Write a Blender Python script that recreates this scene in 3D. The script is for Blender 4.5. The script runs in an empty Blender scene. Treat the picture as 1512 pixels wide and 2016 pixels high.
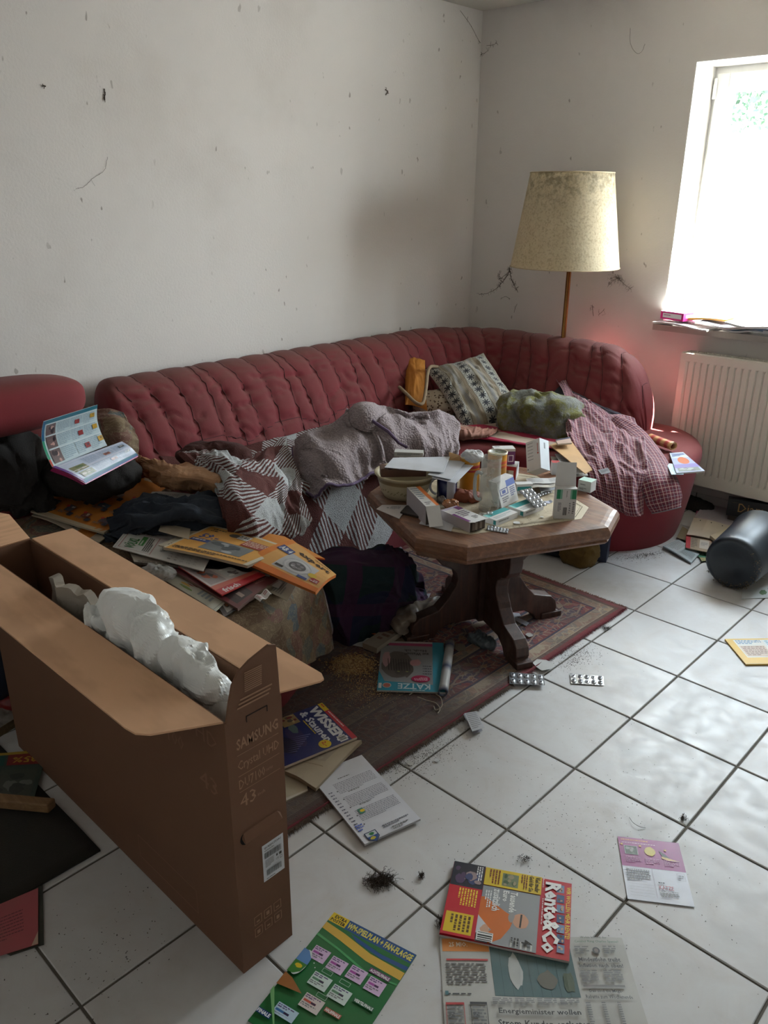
import bpy, bmesh, math, random
import numpy as np
from mathutils import Vector, Matrix

SC = bpy.context.scene
COL = SC.collection
random.seed(7)
PI = math.pi

# ------------------------------------------------------------------ camera
F_PX = 1590.06
PITCH = math.asin(0.36463)
YAW = math.radians(43.375)
ROLL = 0.00756
CAM = np.array([3.154, -4.10, 1.535])
_fh = np.array([-math.sin(YAW), math.cos(YAW), 0.0])
_rt = np.array([math.cos(YAW), math.sin(YAW), 0.0])
_fw = _fh * math.cos(PITCH) - np.array([0, 0, 1.0]) * math.sin(PITCH)
_up = _fh * math.sin(PITCH) + np.array([0, 0, 1.0]) * math.cos(PITCH)
_r2 = _rt * math.cos(ROLL) + _up * math.sin(ROLL)
_u2 = -_rt * math.sin(ROLL) + _up * math.cos(ROLL)
cam_d = bpy.data.cameras.new('camera')
cam = bpy.data.objects.new('camera', cam_d)
COL.objects.link(cam)
cam_d.sensor_fit = 'HORIZONTAL'
cam_d.sensor_width = 36.0
cam_d.lens = 36.0 * F_PX / 1512.0
cam_d.clip_start = 0.02
cam.matrix_world = Matrix(((_r2[0], _u2[0], -_fw[0], CAM[0]), (_r2[1], _u2[1], -_fw[1], CAM[1]),
                           (_r2[2], _u2[2], -_fw[2], CAM[2]), (0, 0, 0, 1)))
SC.camera = cam

# ------------------------------------------------------------------ light and exposure
W_STR = 9.0
SUN_STR = 75.0
EXPOSURE = 1.9
SC.view_settings.view_transform = 'Standard'
SC.view_settings.look = 'None'
SC.view_settings.gamma = 1.0
SC.view_settings.use_curve_mapping = False
SC.view_settings.exposure = EXPOSURE
wd = bpy.data.worlds.new('sky')
SC.world = wd
wd.use_nodes = True
wn = wd.node_tree.nodes; wl = wd.node_tree.links
wn.clear()
_tc = wn.new('ShaderNodeTexCoord'); _sx = wn.new('ShaderNodeSeparateXYZ'); _rp = wn.new('ShaderNodeValToRGB')
_bg = wn.new('ShaderNodeBackground'); _wo = wn.new('ShaderNodeOutputWorld'); _mr = wn.new('ShaderNodeMapRange')
wl.new(_tc.outputs['Generated'], _sx.inputs[0]); wl.new(_sx.outputs['Z'], _mr.inputs['Value'])
_mr.inputs['From Min'].default_value = -1.0; _mr.inputs['From Max'].default_value = 1.0
wl.new(_mr.outputs[0], _rp.inputs[0])
_e = _rp.color_ramp.elements
_e[0].position = 0.0; _e[0].color = (0.60, 0.58, 0.57, 1)
_e[1].position = 0.49; _e[1].color = (0.70, 0.69, 0.69, 1)
for _p, _c in ((0.52, (0.98, 1.0, 1.04, 1)), (1.0, (0.80, 0.90, 1.08, 1))):
    _k = _e.new(_p); _k.color = _c
wl.new(_rp.outputs[0], _bg.inputs['Color']); _bg.inputs['Strength'].default_value = W_STR
wl.new(_bg.outputs[0], _wo.inputs[0])
sun_d = bpy.data.lights.new('sun', 'SUN')
sun_d.energy = SUN_STR; sun_d.angle = 0.009; sun_d.color = (1.0, 0.95, 0.88)
sun = bpy.data.objects.new('sun', sun_d); COL.objects.link(sun)
SUN_DIR = Vector((-1.9, -1.0, -2.7))
sun.rotation_euler = SUN_DIR.to_track_quat('-Z', 'Y').to_euler()
sun.location = (4, 3, 6)
por_d = bpy.data.lights.new('window_portal', 'AREA')
por_d.shape = 'RECTANGLE'; por_d.size = 1.44; por_d.size_y = 1.25; por_d.cycles.is_portal = True
por = bpy.data.objects.new('window_portal', por_d); COL.objects.link(por)
por.location = (1.96, 0.30, 1.53); por.rotation_euler = (-PI / 2, 0, 0)


# ------------------------------------------------------------------ measuring helpers (photo pixel -> point on a real surface)
def _ray(x, y):
    a = (x - 756) / F_PX; b = -(y - 1008) / F_PX
    return _fw + a * _r2 + b * _u2
def Pz(x, y, z=0.0):
    d = _ray(x, y); return CAM + d * (z - CAM[2]) / d[2]
def Px(x, y, X):
    d = _ray(x, y); return CAM + d * (X - CAM[0]) / d[0]
def Py(x, y, Y):
    d = _ray(x, y); return CAM + d * (Y - CAM[1]) / d[1]
def A(*v): return np.array(v, float)
def nrm(v):
    v = np.asarray(v, float); return v / (np.linalg.norm(v) + 1e-12)

# ------------------------------------------------------------------ numpy noise
def _hash(i, j, k, s):
    h = (i * 374761393 + j * 668265263 + k * 2147483647 + s * 1274126177) & 0xFFFFFFFF
    h = ((h ^ (h >> 13)) * 1274126177) & 0xFFFFFFFF
    h = ((h ^ (h >> 16)) * 2246822519) & 0xFFFFFFFF
    return ((h ^ (h >> 15)) & 0xFFFF) / 65535.0
def vn(p, s=0):
    p = np.asarray(p, float); f = np.floor(p); i = f.astype(np.int64); t = p - f; t = t * t * (3 - 2 * t)
    r = 0
    for a in (0, 1):
        for b in (0, 1):
            for c in (0, 1):
                w = (t[..., 0] if a else 1 - t[..., 0]) * (t[..., 1] if b else 1 - t[..., 1]) * (t[..., 2] if c else 1 - t[..., 2])
                r = r + w * _hash(i[..., 0] + a, i[..., 1] + b, i[..., 2] + c, s)
    return r * 2 - 1
def fbm(p, o=4, s=0, g=.5):
    p = np.asarray(p, float); r = 0; a = 1
    for k in range(o):
        r = r + a * vn(p * (2 ** k), s + k * 17); a *= g
    return r
def ridge(p, o=3, s=0, g=.5):
    p = np.asarray(p, float); r = 0; a = 1
    for k in range(o):
        r = r + a * (1 - 2 * np.abs(vn(p * (2 ** k), s + k * 13))); a *= g
    return r

# ------------------------------------------------------------------ colours and materials
def L1(c):
    c = c / 255.0
    return c / 12.92 if c <= 0.04045 else ((c + 0.055) / 1.055) ** 2.4
def rgb(r, g=None, b=None):
    if g is None: g = b = r
    return (L1(r), L1(g), L1(b), 1.0)
class T:
    def __init__(s, name):
        s.m = bpy.data.materials.new(name); s.m.use_nodes = True
        s.t = s.m.node_tree; s.t.nodes.clear()
        s.out = s.t.nodes.new('ShaderNodeOutputMaterial')
    def n(s, typ, out=0, **kw):
        nd = s.t.nodes.new('ShaderNode' + typ)
        for k, v in kw.items():
            if k.startswith('_'): setattr(nd, k[1:], v)
        for k, v in kw.items():
            if k.startswith('_'): continue
            key = int(k[1:]) if k[0] == 'i' and k[1:].isdigit() else k.replace('__', ' ')
            s.put(nd, key, v)
        return nd.outputs[out]
    def put(s, nd, key, v):
        if isinstance(v, bpy.types.NodeSocket): s.t.links.new(v, nd.inputs[key])
        else: nd.inputs[key].default_value = v
    def math(s, op, a, b=0.0, c=0.0): return s.n('Math', _operation=op, i0=a, i1=b, i2=c)
    def vec(s, kind='Object'): return s.n('TexCoord', out=kind)
    def pos(s): return s.n('NewGeometry', out='Position')
    def noise(s, v, sc, det=3, rough=.55, dist=0.0): return s.n('TexNoise', Vector=v, Scale=sc, Detail=det, Roughness=rough, Distortion=dist)
    def voro(s, v, sc, feat='F1', out=0): return s.n('TexVoronoi', out=out, _feature=feat, Vector=v, Scale=sc)
    def ramp(s, f, stops, const=False):
        nd = s.t.nodes.new('ShaderNodeValToRGB'); cr = nd.color_ramp
        if const: cr.interpolation = 'CONSTANT'
        s.t.links.new(f, nd.inputs[0])
        while len(cr.elements) < len(stops): cr.elements.new(0.5)
        for e, (p, c) in zip(cr.elements, stops):
            e.position = p
            e.color = c if len(c) == 4 else (*c, 1)
        return nd.outputs[0]
    def mix(s, f, a, b, mode='MIX'):
        nd = s.t.nodes.new('ShaderNodeMix'); nd.data_type = 'RGBA'; nd.blend_type = mode
        for i, v in ((0, f), (6, a), (7, b)):
            if isinstance(v, bpy.types.NodeSocket): s.t.links.new(v, nd.inputs[i])
            else: nd.inputs[i].default_value = v
        return nd.outputs[2]
    def sep(s, v, k): return s.n('SeparateXYZ', out=k, i0=v)
    def mapv(s, v, scale=(1, 1, 1), rot=(0, 0, 0), loc=(0, 0, 0)): return s.n('Mapping', Vector=v, Scale=scale, Rotation=rot, Location=loc)
    def bump(s, h, st=.3, d=.002): return s.n('Bump', Height=h, Strength=st, Distance=d)
    def done(s, base, rough=.6, bump=None, **kw):
        b = s.t.nodes.new('ShaderNodeBsdfPrincipled'); s.put(b, 'Base Color', base); s.put(b, 'Roughness', rough)
        if bump is not None: s.put(b, 'Normal', bump)
        for k, v in kw.items(): s.put(b, k.replace('__', ' '), v)
        s.t.links.new(b.outputs[0], s.out.inputs[0]); return s.m
W4 = (0, 0, 0, 1), (1, 1, 1, 1)
def g4(v): return (v, v, v, 1)

def simple(name, c1, c2=None, sc=6, rough=.6, bsc=None, bst=.2, bd=.001, **kw):
    t = T(name); v = t.vec()
    c2 = c2 or tuple(x * .75 for x in c1[:3]) + (1,)
    base = t.mix(t.noise(v, sc, 4), c1, c2)
    bp = t.bump(t.noise(v, bsc or sc * 8, 2), bst, bd)
    return t.done(base, rough, bp, **kw)

# printed matter: the colour of each printed field sits on its face
def print_mat(name, rough, dirt=.25, bumpst=.05):
    t = T(name)
    c = t.n('Attribute', out='Color', _attribute_name='Col')
    v = t.vec(); d = t.noise(v, 9, 5)
    f = t.n('MapRange', Value=d, i1=.45, i2=.75, i3=0.0, i4=dirt)
    c2 = t.mix(f, c, rgb(120, 105, 85))
    return t.done(c2, rough, t.bump(t.noise(v, 25, 2), bumpst, .004))
M = {}
M['print'] = print_mat('printed_paper', .55)
M['gloss'] = print_mat('coated_paper', .32, .15)
M['carton'] = print_mat('printed_carton', .5, .12, .02)

# ------------------------------------------------------------------ mesh building
class MB:
    def __init__(s): s.v = []; s.f = []; s.c = []; s.m = []; s.uv = []; s.n = 0
    def add(s, v, f, col=None, mat=0, uv=None):
        v = np.asarray(v, float).reshape(-1, 3); k = len(v)
        s.v.append(v); o = s.n
        s.f += [tuple(int(i) + o for i in q) for q in f]; s.m += [mat] * len(f)
        c = np.ones((k, 4)) if col is None else (np.tile(np.asarray(col, float), (k, 1)) if np.ndim(col) == 1 else np.asarray(col, float))
        s.c.append(c); s.uv.append(np.zeros((k, 2)) if uv is None else np.asarray(uv, float)); s.n += k
        return s
    def grid(s, P, col=None, mat=0, uv=None, flip=False, close_u=False, close_v=False):
        P = np.asarray(P, float); a, b = P.shape[:2]; f = []
        for i in range(a if close_u else a - 1):
            for j in range(b if close_v else b - 1):
                q = (i * b + j, ((i + 1) % a) * b + j, ((i + 1) % a) * b + (j + 1) % b, i * b + (j + 1) % b)
                f.append(q[::-1] if flip else q)
        return s.add(P.reshape(-1, 3), f, col, mat, None if uv is None else np.asarray(uv).reshape(-1, 2))
    def box(s, o, ex, ey, ez, col=None, mat=0):
        o, ex, ey, ez = map(lambda q: np.asarray(q, float), (o, ex, ey, ez))
        v = [o, o + ex, o + ex + ey, o + ey, o + ez, o + ex + ez, o + ex + ey + ez, o + ey + ez]
        return s.add(v, [(0, 3, 2, 1), (4, 5, 6, 7), (0, 1, 5, 4), (1, 2, 6, 5), (2, 3, 7, 6), (3, 0, 4, 7)], col, mat)
    def bb(s, x0, x1, y0, y1, z0, z1, col=None, mat=0):
        return s.box((x0, y0, z0), (x1 - x0, 0, 0), (0, y1 - y0, 0), (0, 0, z1 - z0), col, mat)
    def tube(s, pts, r, n=8, col=None, mat=0, closed=False, caps=True):
        pts = np.asarray(pts, float); k = len(pts)
        r = np.ones(k) * r if np.ndim(r) == 0 else np.asarray(r, float)
        tg = np.gradient(pts, axis=0); ref = A(0.13, 0.21, .97)
        rings = []
        for i in range(k):
            t_ = nrm(tg[i]); u = np.cross(ref, t_)
            if np.linalg.norm(u) < .1: u = np.cross(A(1, 0, 0), t_)
            u = nrm(u); w = np.cross(t_, u)
            a = np.arange(n) * 2 * PI / n
            rings.append(pts[i] + r[i] * (np.outer(np.cos(a), u) + np.outer(np.sin(a), w)))
        s.grid(np.array(rings), col, mat, close_v=True, close_u=closed, flip=True)
        if caps and not closed:
            o = s.n - k * n
            s.f.append(tuple(range(o, o + n))); s.f.append(tuple(range(s.n - 1, s.n - n - 1, -1))); s.m += [mat, mat]
        return s
    def lathe(s, prof, c, n=32, col=None, mat=0, axis=None, capb=True, capt=False, cols=None):
        prof = np.asarray(prof, float); c = np.asarray(c, float)
        ax = nrm(axis) if axis is not None else A(0, 0, 1)
        u = nrm(np.cross(ax, A(0.3, 1, 0.1))); w = np.cross(ax, u)
        a = np.arange(n) * 2 * PI / n
        R = np.array([c + ax * z + r * (np.outer(np.cos(a), u) + np.outer(np.sin(a), w)) for r, z in prof])
        cc = None if cols is None else np.repeat(np.asarray(cols, float), n, axis=0)
        s.grid(R, cc if cols is not None else col, mat, close_v=True, flip=True)
        o = s.n - len(prof) * n
        if capb: s.f.append(tuple(range(o, o + n))); s.m.append(mat)
        if capt: s.f.append(tuple(range(s.n - 1, s.n - n - 1, -1))); s.m.append(mat)
        return s
    def slab(s, P, th, col=None, mat=0, uv=None):
        """closed sheet: grid P thickened by th below"""
        P = np.asarray(P, float); du = np.gradient(P, axis=0); dv = np.gradient(P, axis=1)
        N = np.cross(du, dv); N /= (np.linalg.norm(N, axis=2, keepdims=True) + 1e-12)
        a, b = P.shape[:2]; Q = P - N * th; idx = np.arange(a * b).reshape(a, b)
        f = []
        for i in range(a - 1):
            for j in range(b - 1):
                f.append((idx[i, j], idx[i + 1, j], idx[i + 1, j + 1], idx[i, j + 1]))
                f.append((idx[i, j] + a * b, idx[i, j + 1] + a * b, idx[i + 1, j + 1] + a * b, idx[i + 1, j] + a * b))
        ring = list(idx[:, 0]) + list(idx[-1, 1:]) + list(idx[-2::-1, -1]) + list(idx[0, -2:0:-1])
        for p, q in zip(ring, ring[1:] + ring[:1]): f.append((p, p + a * b, q + a * b, q))
        V = np.vstack([P.reshape(-1, 3), Q.reshape(-1, 3)])
        c = None if col is None else (col if np.ndim(col) == 1 else np.vstack([col.reshape(-1, 4)] * 2))
        U = None if uv is None else np.vstack([np.asarray(uv).reshape(-1, 2)] * 2)
        return s.add(V, f, c, mat, U)

def tag(o, label=None, cat=None, group=None, kind=None):
    if label: o['label'] = label
    if cat: o['category'] = cat
    if group: o['group'] = group
    if kind: o['kind'] = kind
    return o
def empty(name, loc, label, cat, group=None):
    o = bpy.data.objects.new(name, None); COL.objects.link(o); o.location = tuple(loc); o.empty_display_size = .05
    return tag(o, label, cat, group)
def obj(name, mb, mats, parent=None, smooth=False, label=None, cat=None, group=None, kind=None):
    V = np.vstack(mb.v); me = bpy.data.meshes.new(name)
    org = np.zeros(3)
    if parent is not None:
        p = parent
        while p is not None: org = org + np.array(p.location); p = p.parent
    elif kind != 'structure':
        org = A((V[:, 0].min() + V[:, 0].max()) / 2, (V[:, 1].min() + V[:, 1].max()) / 2, V[:, 2].min())
    me.from_pydata((V - org).tolist(), [], mb.f)
    mats = mats if isinstance(mats, (list, tuple)) else [mats]
    for m in mats: me.materials.append(m)
    if len(mats) > 1: me.polygons.foreach_set('material_index', mb.m)
    if smooth: me.polygons.foreach_set('use_smooth', [True] * len(me.polygons))
    C = np.vstack(mb.c)
    if not np.all(C == 1):
        at = me.attributes.new('Col', 'FLOAT_COLOR', 'POINT'); at.data.foreach_set('color', C.ravel())
    U = np.vstack(mb.uv)
    if np.any(U != 0):
        ul = me.uv_layers.new(name='UVMap'); li = np.empty(len(me.loops), dtype=np.int32)
        me.loops.foreach_get('vertex_index', li); ul.data.foreach_set('uv', U[li].ravel())
    me.update()
    o = bpy.data.objects.new(name, me); COL.objects.link(o)
    if parent is not None: o.parent = parent
    else: o.location = tuple(org)
    return tag(o, label, cat, group, kind)
def bevel(o, w=.002, seg=2, angle=.6):
    m = o.modifiers.new('bevel', 'BEVEL'); m.width = w; m.segments = seg; m.limit_method = 'ANGLE'; m.angle_limit = angle
    return o
def crom(P, n, axis=0):
    """Catmull-Rom resampling of control points along an axis"""
    P = np.moveaxis(np.asarray(P, float), axis, 0); k = len(P)
    E_ = np.concatenate([[2 * P[0] - P[1]], P, [2 * P[-1] - P[-2]]]); out = []
    for q in np.linspace(0, k - 1, n):
        i = min(int(q), k - 2); t = q - i; a, b, c, d = E_[i:i + 4]
        out.append(.5 * ((2 * b) + (c - a) * t + (2 * a - 5 * b + 4 * c - d) * t * t + (3 * b - a - 3 * c + d) * t ** 3))
    return np.moveaxis(np.array(out), 0, axis)
def patch(ctrl, nu, nv): return crom(crom(np.asarray(ctrl, float), nu, 0), nv, 1)
def gnormal(P):
    N = np.cross(np.gradient(P, axis=0), np.gradient(P, axis=1)); return N / (np.linalg.norm(N, axis=2, keepdims=True) + 1e-12)
def uvlen(P):
    """arc-length uv of a grid, metres"""
    du = np.linalg.norm(np.diff(P, axis=0), axis=2).mean(axis=1); dv = np.linalg.norm(np.diff(P, axis=1), axis=2).mean(axis=0)
    u = np.concatenate([[0], np.cumsum(du)]); v = np.concatenate([[0], np.cumsum(dv)])
    return np.stack(np.meshgrid(u, v, indexing='ij'), axis=2)
def cloth(name, ctrl, nu, nv, mat, amp=.012, freq=9, seed=1, th=.004, stretch=(1, 1), edge=None, flip=False, mid=None, **kw):
    P = patch(ctrl, nu, nv)
    if flip: P = P[:, ::-1]
    N = gnormal(P); uv = uvlen(P)
    q = np.stack([uv[..., 0] * freq * stretch[0], uv[..., 1] * freq * stretch[1], np.zeros(uv.shape[:2]) + seed * 3.7], 2)
    q2 = q + .6 * np.stack([vn(q * .7 + 5), vn(q * .7 + 11), 0 * q[..., 0]], 2)
    d = ridge(q2, 3, seed, .45) * amp
    P = P + N * d[..., None]
    mb = MB(); mb.slab(P, th, None, 0, uv + .01)
    return obj(name, mb, mat, smooth=True, **kw), P
def lump(name, c, r, mat, amp=.03, freq=8, seed=1, nu=64, nv=40, yaw=0, flat=None, power=2.3, parent=None, smooth=True, **kw):
    a = np.linspace(0, 2 * PI, nu, endpoint=False); b = np.linspace(-PI / 2 + .03, PI / 2 - .03, nv)
    Bm, Am = np.meshgrid(b, a, indexing='ij')
    e = 2 / power
    sp = lambda x: np.sign(x) * np.abs(x) ** e
    x = sp(np.cos(Bm)) * sp(np.cos(Am)); y = sp(np.cos(Bm)) * sp(np.sin(Am)); z = sp(np.sin(Bm))
    D = np.stack([x, y, z], 2); q = D * A(*r)
    w = q * freq + seed * 9.1
    w = w + .5 * np.stack([vn(w + 3), vn(w + 7), vn(w + 13)], 2)
    d = ridge(w, 3, seed, .5)
    q = q + D * (d * amp)[..., None]
    cy, sy = math.cos(yaw), math.sin(yaw)
    q = np.stack([q[..., 0] * cy - q[..., 1] * sy, q[..., 0] * sy + q[..., 1] * cy, q[..., 2]], 2) + A(*c)
    if flat is not None: q[..., 2] = np.maximum(q[..., 2], flat + .0005 * vn(q * 40))
    mb = MB(); uv = np.stack([Am / (2 * PI), (Bm + PI / 2) / PI], 2) + .01
    mb.grid(q, None, 0, uv, close_v=True, flip=True)
    o = mb.n - nu * nv
    mb.f.append(tuple(range(o, o + nu))); mb.f.append(tuple(range(mb.n - 1, mb.n - nu - 1, -1))); mb.m += [0, 0]
    return obj(name, mb, mat, parent=parent, smooth=smooth, **kw)
def pillow(name, c, U, V, Nn, th, mat, amp=.006, freq=14, seed=1, n=44, pinch=.10, wave=.0, **kw):
    c, U, V, Nn = map(lambda q: np.asarray(q, float), (c, U, V, Nn)); Nn = nrm(Nn)
    g = np.linspace(-1, 1, n); u, v = np.meshgrid(g, g, indexing='ij')
    pu = u * (1 - pinch * (1 - v * v) * np.abs(u)); pv = v * (1 - pinch * (1 - u * u) * np.abs(v))
    base = c + pu[..., None] * U + pv[..., None] * V
    h = th * np.clip((1 - np.abs(u) ** 2.6) * (1 - np.abs(v) ** 2.6), 0, 1) ** .62
    q = np.stack([u * freq * .2, v * freq * .2, 0 * u + seed], 2); q = q + .6 * np.stack([vn(q + 2), vn(q + 5), 0 * u], 2)
    d = ridge(q, 3, seed) * amp * (h / th) ** .4
    top = base + Nn * (h + d)[..., None]; bot = base - Nn * (h * .75)[..., None]
    if wave: 
        wv = (wave * np.sin(3 * u + 1) * np.cos(2.3 * v))[..., None] * Nn; top = top + wv; bot = bot + wv
    uv = np.stack([(u + 1) * np.linalg.norm(U), (v + 1) * np.linalg.norm(V)], 2) + .01
    mb = MB(); mb.grid(top, None, 0, uv); mb.grid(bot, None, 0, uv, flip=True)
    return obj(name, mb, mat, smooth=True, **kw)

# ------------------------------------------------------------------ printed pages
_FC = {}
def text_mesh(s, bold=0.0):
    k = (s, bold)
    if k in _FC: return _FC[k]
    cu = bpy.data.curves.new('t', 'FONT'); cu.body = s; cu.size = 1; cu.resolution_u = 1; cu.offset = bold
    o = bpy.data.objects.new('t', cu); COL.objects.link(o)
    dg = bpy.context.evaluated_depsgraph_get(); dg.update()
    me = bpy.data.meshes.new_from_object(o.evaluated_get(dg))
    v = np.array([tuple(q.co)[:2] for q in me.vertices]) if len(me.vertices) else np.zeros((0, 2))
    f = [tuple(p.vertices) for p in me.polygons]
    bpy.data.objects.remove(o); bpy.data.curves.remove(cu); bpy.data.meshes.remove(me)
    _FC[k] = (v, f); return _FC[k]
class Page:
    """A printed page: x to the right, y DOWN, in the page's own units; printed fields become thin faces."""
    def __init__(s, w, h, base): s.w = w; s.h = h; s.base = base; s.e = []; s.rng = random.Random(3)
    def poly(s, pts, c): s.e.append((np.array(pts, float), [tuple(range(len(pts)))], c)); return s
    def rect(s, x0, y0, x1, y1, c, k=1):
        n = max(1, int(k)); xs = np.linspace(x0, x1, n + 1); ys = np.linspace(y0, y1, n + 1)
        v = [(x, y) for y in ys for x in xs]
        f = [(j * (n + 1) + i, j * (n + 1) + i + 1, (j + 1) * (n + 1) + i + 1, (j + 1) * (n + 1) + i) for j in range(n) for i in range(n)]
        s.e.append((np.array(v, float), f, c)); return s
    def frame(s, x0, y0, x1, y1, t_, c):
        s.rect(x0, y0, x1, y0 + t_, c); s.rect(x0, y1 - t_, x1, y1, c); s.rect(x0, y0, x0 + t_, y1, c); return s.rect(x1 - t_, y0, x1, y1, c)
    def ell(s, cx, cy, rx, ry, c, n=20):
        return s.poly([(cx + rx * math.cos(i * 2 * PI / n), cy + ry * math.sin(i * 2 * PI / n)) for i in range(n)], c)
    def blob(s, cx, cy, rx, ry, c, n=14, j=.3):
        return s.poly([(cx + rx * (1 - j * s.rng.random()) * math.cos(i * 2 * PI / n), cy + ry * (1 - j * s.rng.random()) * math.sin(i * 2 * PI / n)) for i in range(n)], c)
    def text(s, st, x0, y0, x1, y1, c, bold=.0, rot=0):
        v, f = text_mesh(st, bold)
        if not len(v): return s
        lo = v.min(0); hi = v.max(0); q = (v - lo) / (hi - lo + 1e-9)
        if rot == 0: xy = np.stack([x0 + q[:, 0] * (x1 - x0), y1 - q[:, 1] * (y1 - y0)], 1)
        elif rot == 90: xy = np.stack([x0 + q[:, 1] * (x1 - x0), y0 + q[:, 0] * (y1 - y0)], 1); xy[:, 0] = x1 - (xy[:, 0] - x0); xy[:, 0] = x0 + q[:, 1] * (x1 - x0); 
        elif rot == -90: xy = np.stack([x0 + (1 - q[:, 1]) * (x1 - x0), y0 + (1 - q[:, 0]) * (y1 - y0)], 1)
        elif rot == 180: xy = np.stack([x1 - q[:, 0] * (x1 - x0), y0 + q[:, 1] * (y1 - y0)], 1)
        s.e.append((xy, f, c)); return s
    def para(s, x0, y0, x1, y1, lines, c, fill=.55, wmin=.012, wmax=.05):
        """lines of small print, as rows of word-long bars"""
        dy = (y1 - y0) / lines; V = []; Fc = []; W = x1 - x0
        for i in range(lines):
            x = x0; end = x1 if i < lines - 1 else x0 + W * .6
            y = y0 + i * dy
            while x < end - .001:
                w = min(s.rng.uniform(wmin, wmax) * s.w, end - x)
                k = len(V); V += [(x, y), (x + w, y), (x + w, y + dy * fill), (x, y + dy * fill)]; Fc.append((k, k + 1, k + 2, k + 3))
                x += w + .009 * s.w
        s.e.append((np.array(V), Fc, c)); return s
    def photo(s, x0, y0, x1, y1, cols, n=9, seed=1):
        """a small printed picture: blotches of the given colours on the first"""
        s.rect(x0, y0, x1, y1, cols[0]); R = random.Random(seed); w = x1 - x0; h = y1 - y0
        for i in range(n):
            rx = w * R.uniform(.08, .24); ry = h * R.uniform(.08, .24); cx = R.uniform(x0 + rx, x1 - rx); cy = R.uniform(y0 + ry, y1 - ry)
            s.blob(cx, cy, rx, ry, cols[1 + i % (len(cols) - 1)], 9)
        return s
    def emit(s, mb, TL, TR, BR, BL, th=.0012, bend=None, seg=1, mat=0, lift=.00022, edge=None, back=True):
        TL, TR, BR, BL = map(lambda q: np.asarray(q, float), (TL, TR, BR, BL))
        N = nrm(np.cross(TR - TL, TL - BL))
        def mp(xy, dz):
            u = (xy[..., 0] / s.w)[..., None]; v = (xy[..., 1] / s.h)[..., None]
            p = TL * (1 - u) * (1 - v) + TR * u * (1 - v) + BR * u * v + BL * (1 - u) * v
            d = dz
            if bend is not None: d = d + bend(u, v)
            return p + N * d
        n = seg
        gx, gy = np.meshgrid(np.linspace(0, s.w, n + 1), np.linspace(s.h, 0, n + 1), indexing='ij')
        G = mp(np.stack([gx, gy], 2), 0.0)
        mb.slab(G, th, s.base if edge is None else edge, mat)
        if edge is not None: s.e.insert(0, (np.array([(x, y) for y in np.linspace(0, s.h, n + 1) for x in np.linspace(0, s.w, n + 1)]),
            [(j * (n + 1) + i, j * (n + 1) + i + 1, (j + 1) * (n + 1) + i + 1, (j + 1) * (n + 1) + i) for j in range(n) for i in range(n)], s.base))
        for k, (v, f, c) in enumerate(s.e):
            if bend is not None and len(v) == 4 and len(f) == 1:
                (xa, ya), (xb, yb) = v.min(0), v.max(0); m = max(1, min(seg + 2, int(max((xb - xa) / s.w, (yb - ya) / s.h) * seg * 1.3)))
                if m > 1:
                    v = np.array([(x, y) for y in np.linspace(ya, yb, m + 1) for x in np.linspace(xa, xb, m + 1)])
                    f = [(j * (m + 1) + i, j * (m + 1) + i + 1, (j + 1) * (m + 1) + i + 1, (j + 1) * (m + 1) + i) for j in range(m) for i in range(m)]
            P3 = mp(v, lift * (1 + k * .30))
            mb.add(P3, [q[::-1] for q in f], c, mat)
        return mb
K_ = rgb(25); WH = rgb(225, 225, 222); GR = rgb(120)
def sheet(name, page, pts, mat='print', th=.0012, bend=None, seg=1, edge=None, **kw):
    mb = MB(); page.emit(mb, *pts, th=th, bend=bend, seg=seg, edge=edge)
    return obj(name, mb, M[mat], **kw)
def fl(L, z=0.003):
    if np.ndim(z) == 0: z = [z] * len(L)
    return [Pz(x, y, zz) for (x, y), zz in zip(L, z)]
# ------------------------------------------------------------------ materials of the room
def wall_mat():
    t = T('dirty_white_plaster'); p = t.pos()
    base = t.mix(t.noise(p, 1.1, 4), rgb(222, 217, 213), rgb(210, 204, 200))
    big = t.ramp(t.noise(p, .9, 5, .6), ((.55, g4(0)), (.75, g4(.55))))
    base = t.mix(big, base, rgb(190, 182, 175))
    spk = t.ramp(t.noise(t.mapv(p, (1, 1, .55)), 26, 2, .5), ((.70, g4(0)), (.73, g4(.7))))
    area = t.ramp(t.noise(p, 2.2, 2), ((.42, g4(0)), (.6, g4(1))))
    base = t.mix(t.math('MULTIPLY', spk, area), base, rgb(112, 100, 90))
    fine = t.ramp(t.voro(p, 15), ((.0, g4(.7)), (.035, g4(.0))))
    fm = t.ramp(t.noise(p, 3.1, 2), ((.50, g4(0)), (.58, g4(1))))
    base = t.mix(t.math('MULTIPLY', fine, fm), base, rgb(78, 68, 60))
    return t.done(base, .92, t.bump(t.noise(p, 95, 3), .25, .004))
M['wall'] = wall_mat()
M['ceiling'] = simple('ceiling_plaster', rgb(200, 196, 188), rgb(182, 176, 165), 1.5, .95)
M['reveal'] = simple('white_reveal_paint', rgb(228, 226, 222), rgb(212, 208, 203), 3, .8)
M['backwall'] = simple('far_room_wall', rgb(226, 222, 218), rgb(214, 208, 204), 1.2, .9)
M['pvc'] = simple('white_plastic_frame', rgb(226, 226, 224), rgb(205, 204, 200), 5, .35)
M['grout'] = simple('grey_grout', rgb(108, 102, 94), rgb(84, 78, 70), 12, .95)
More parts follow.
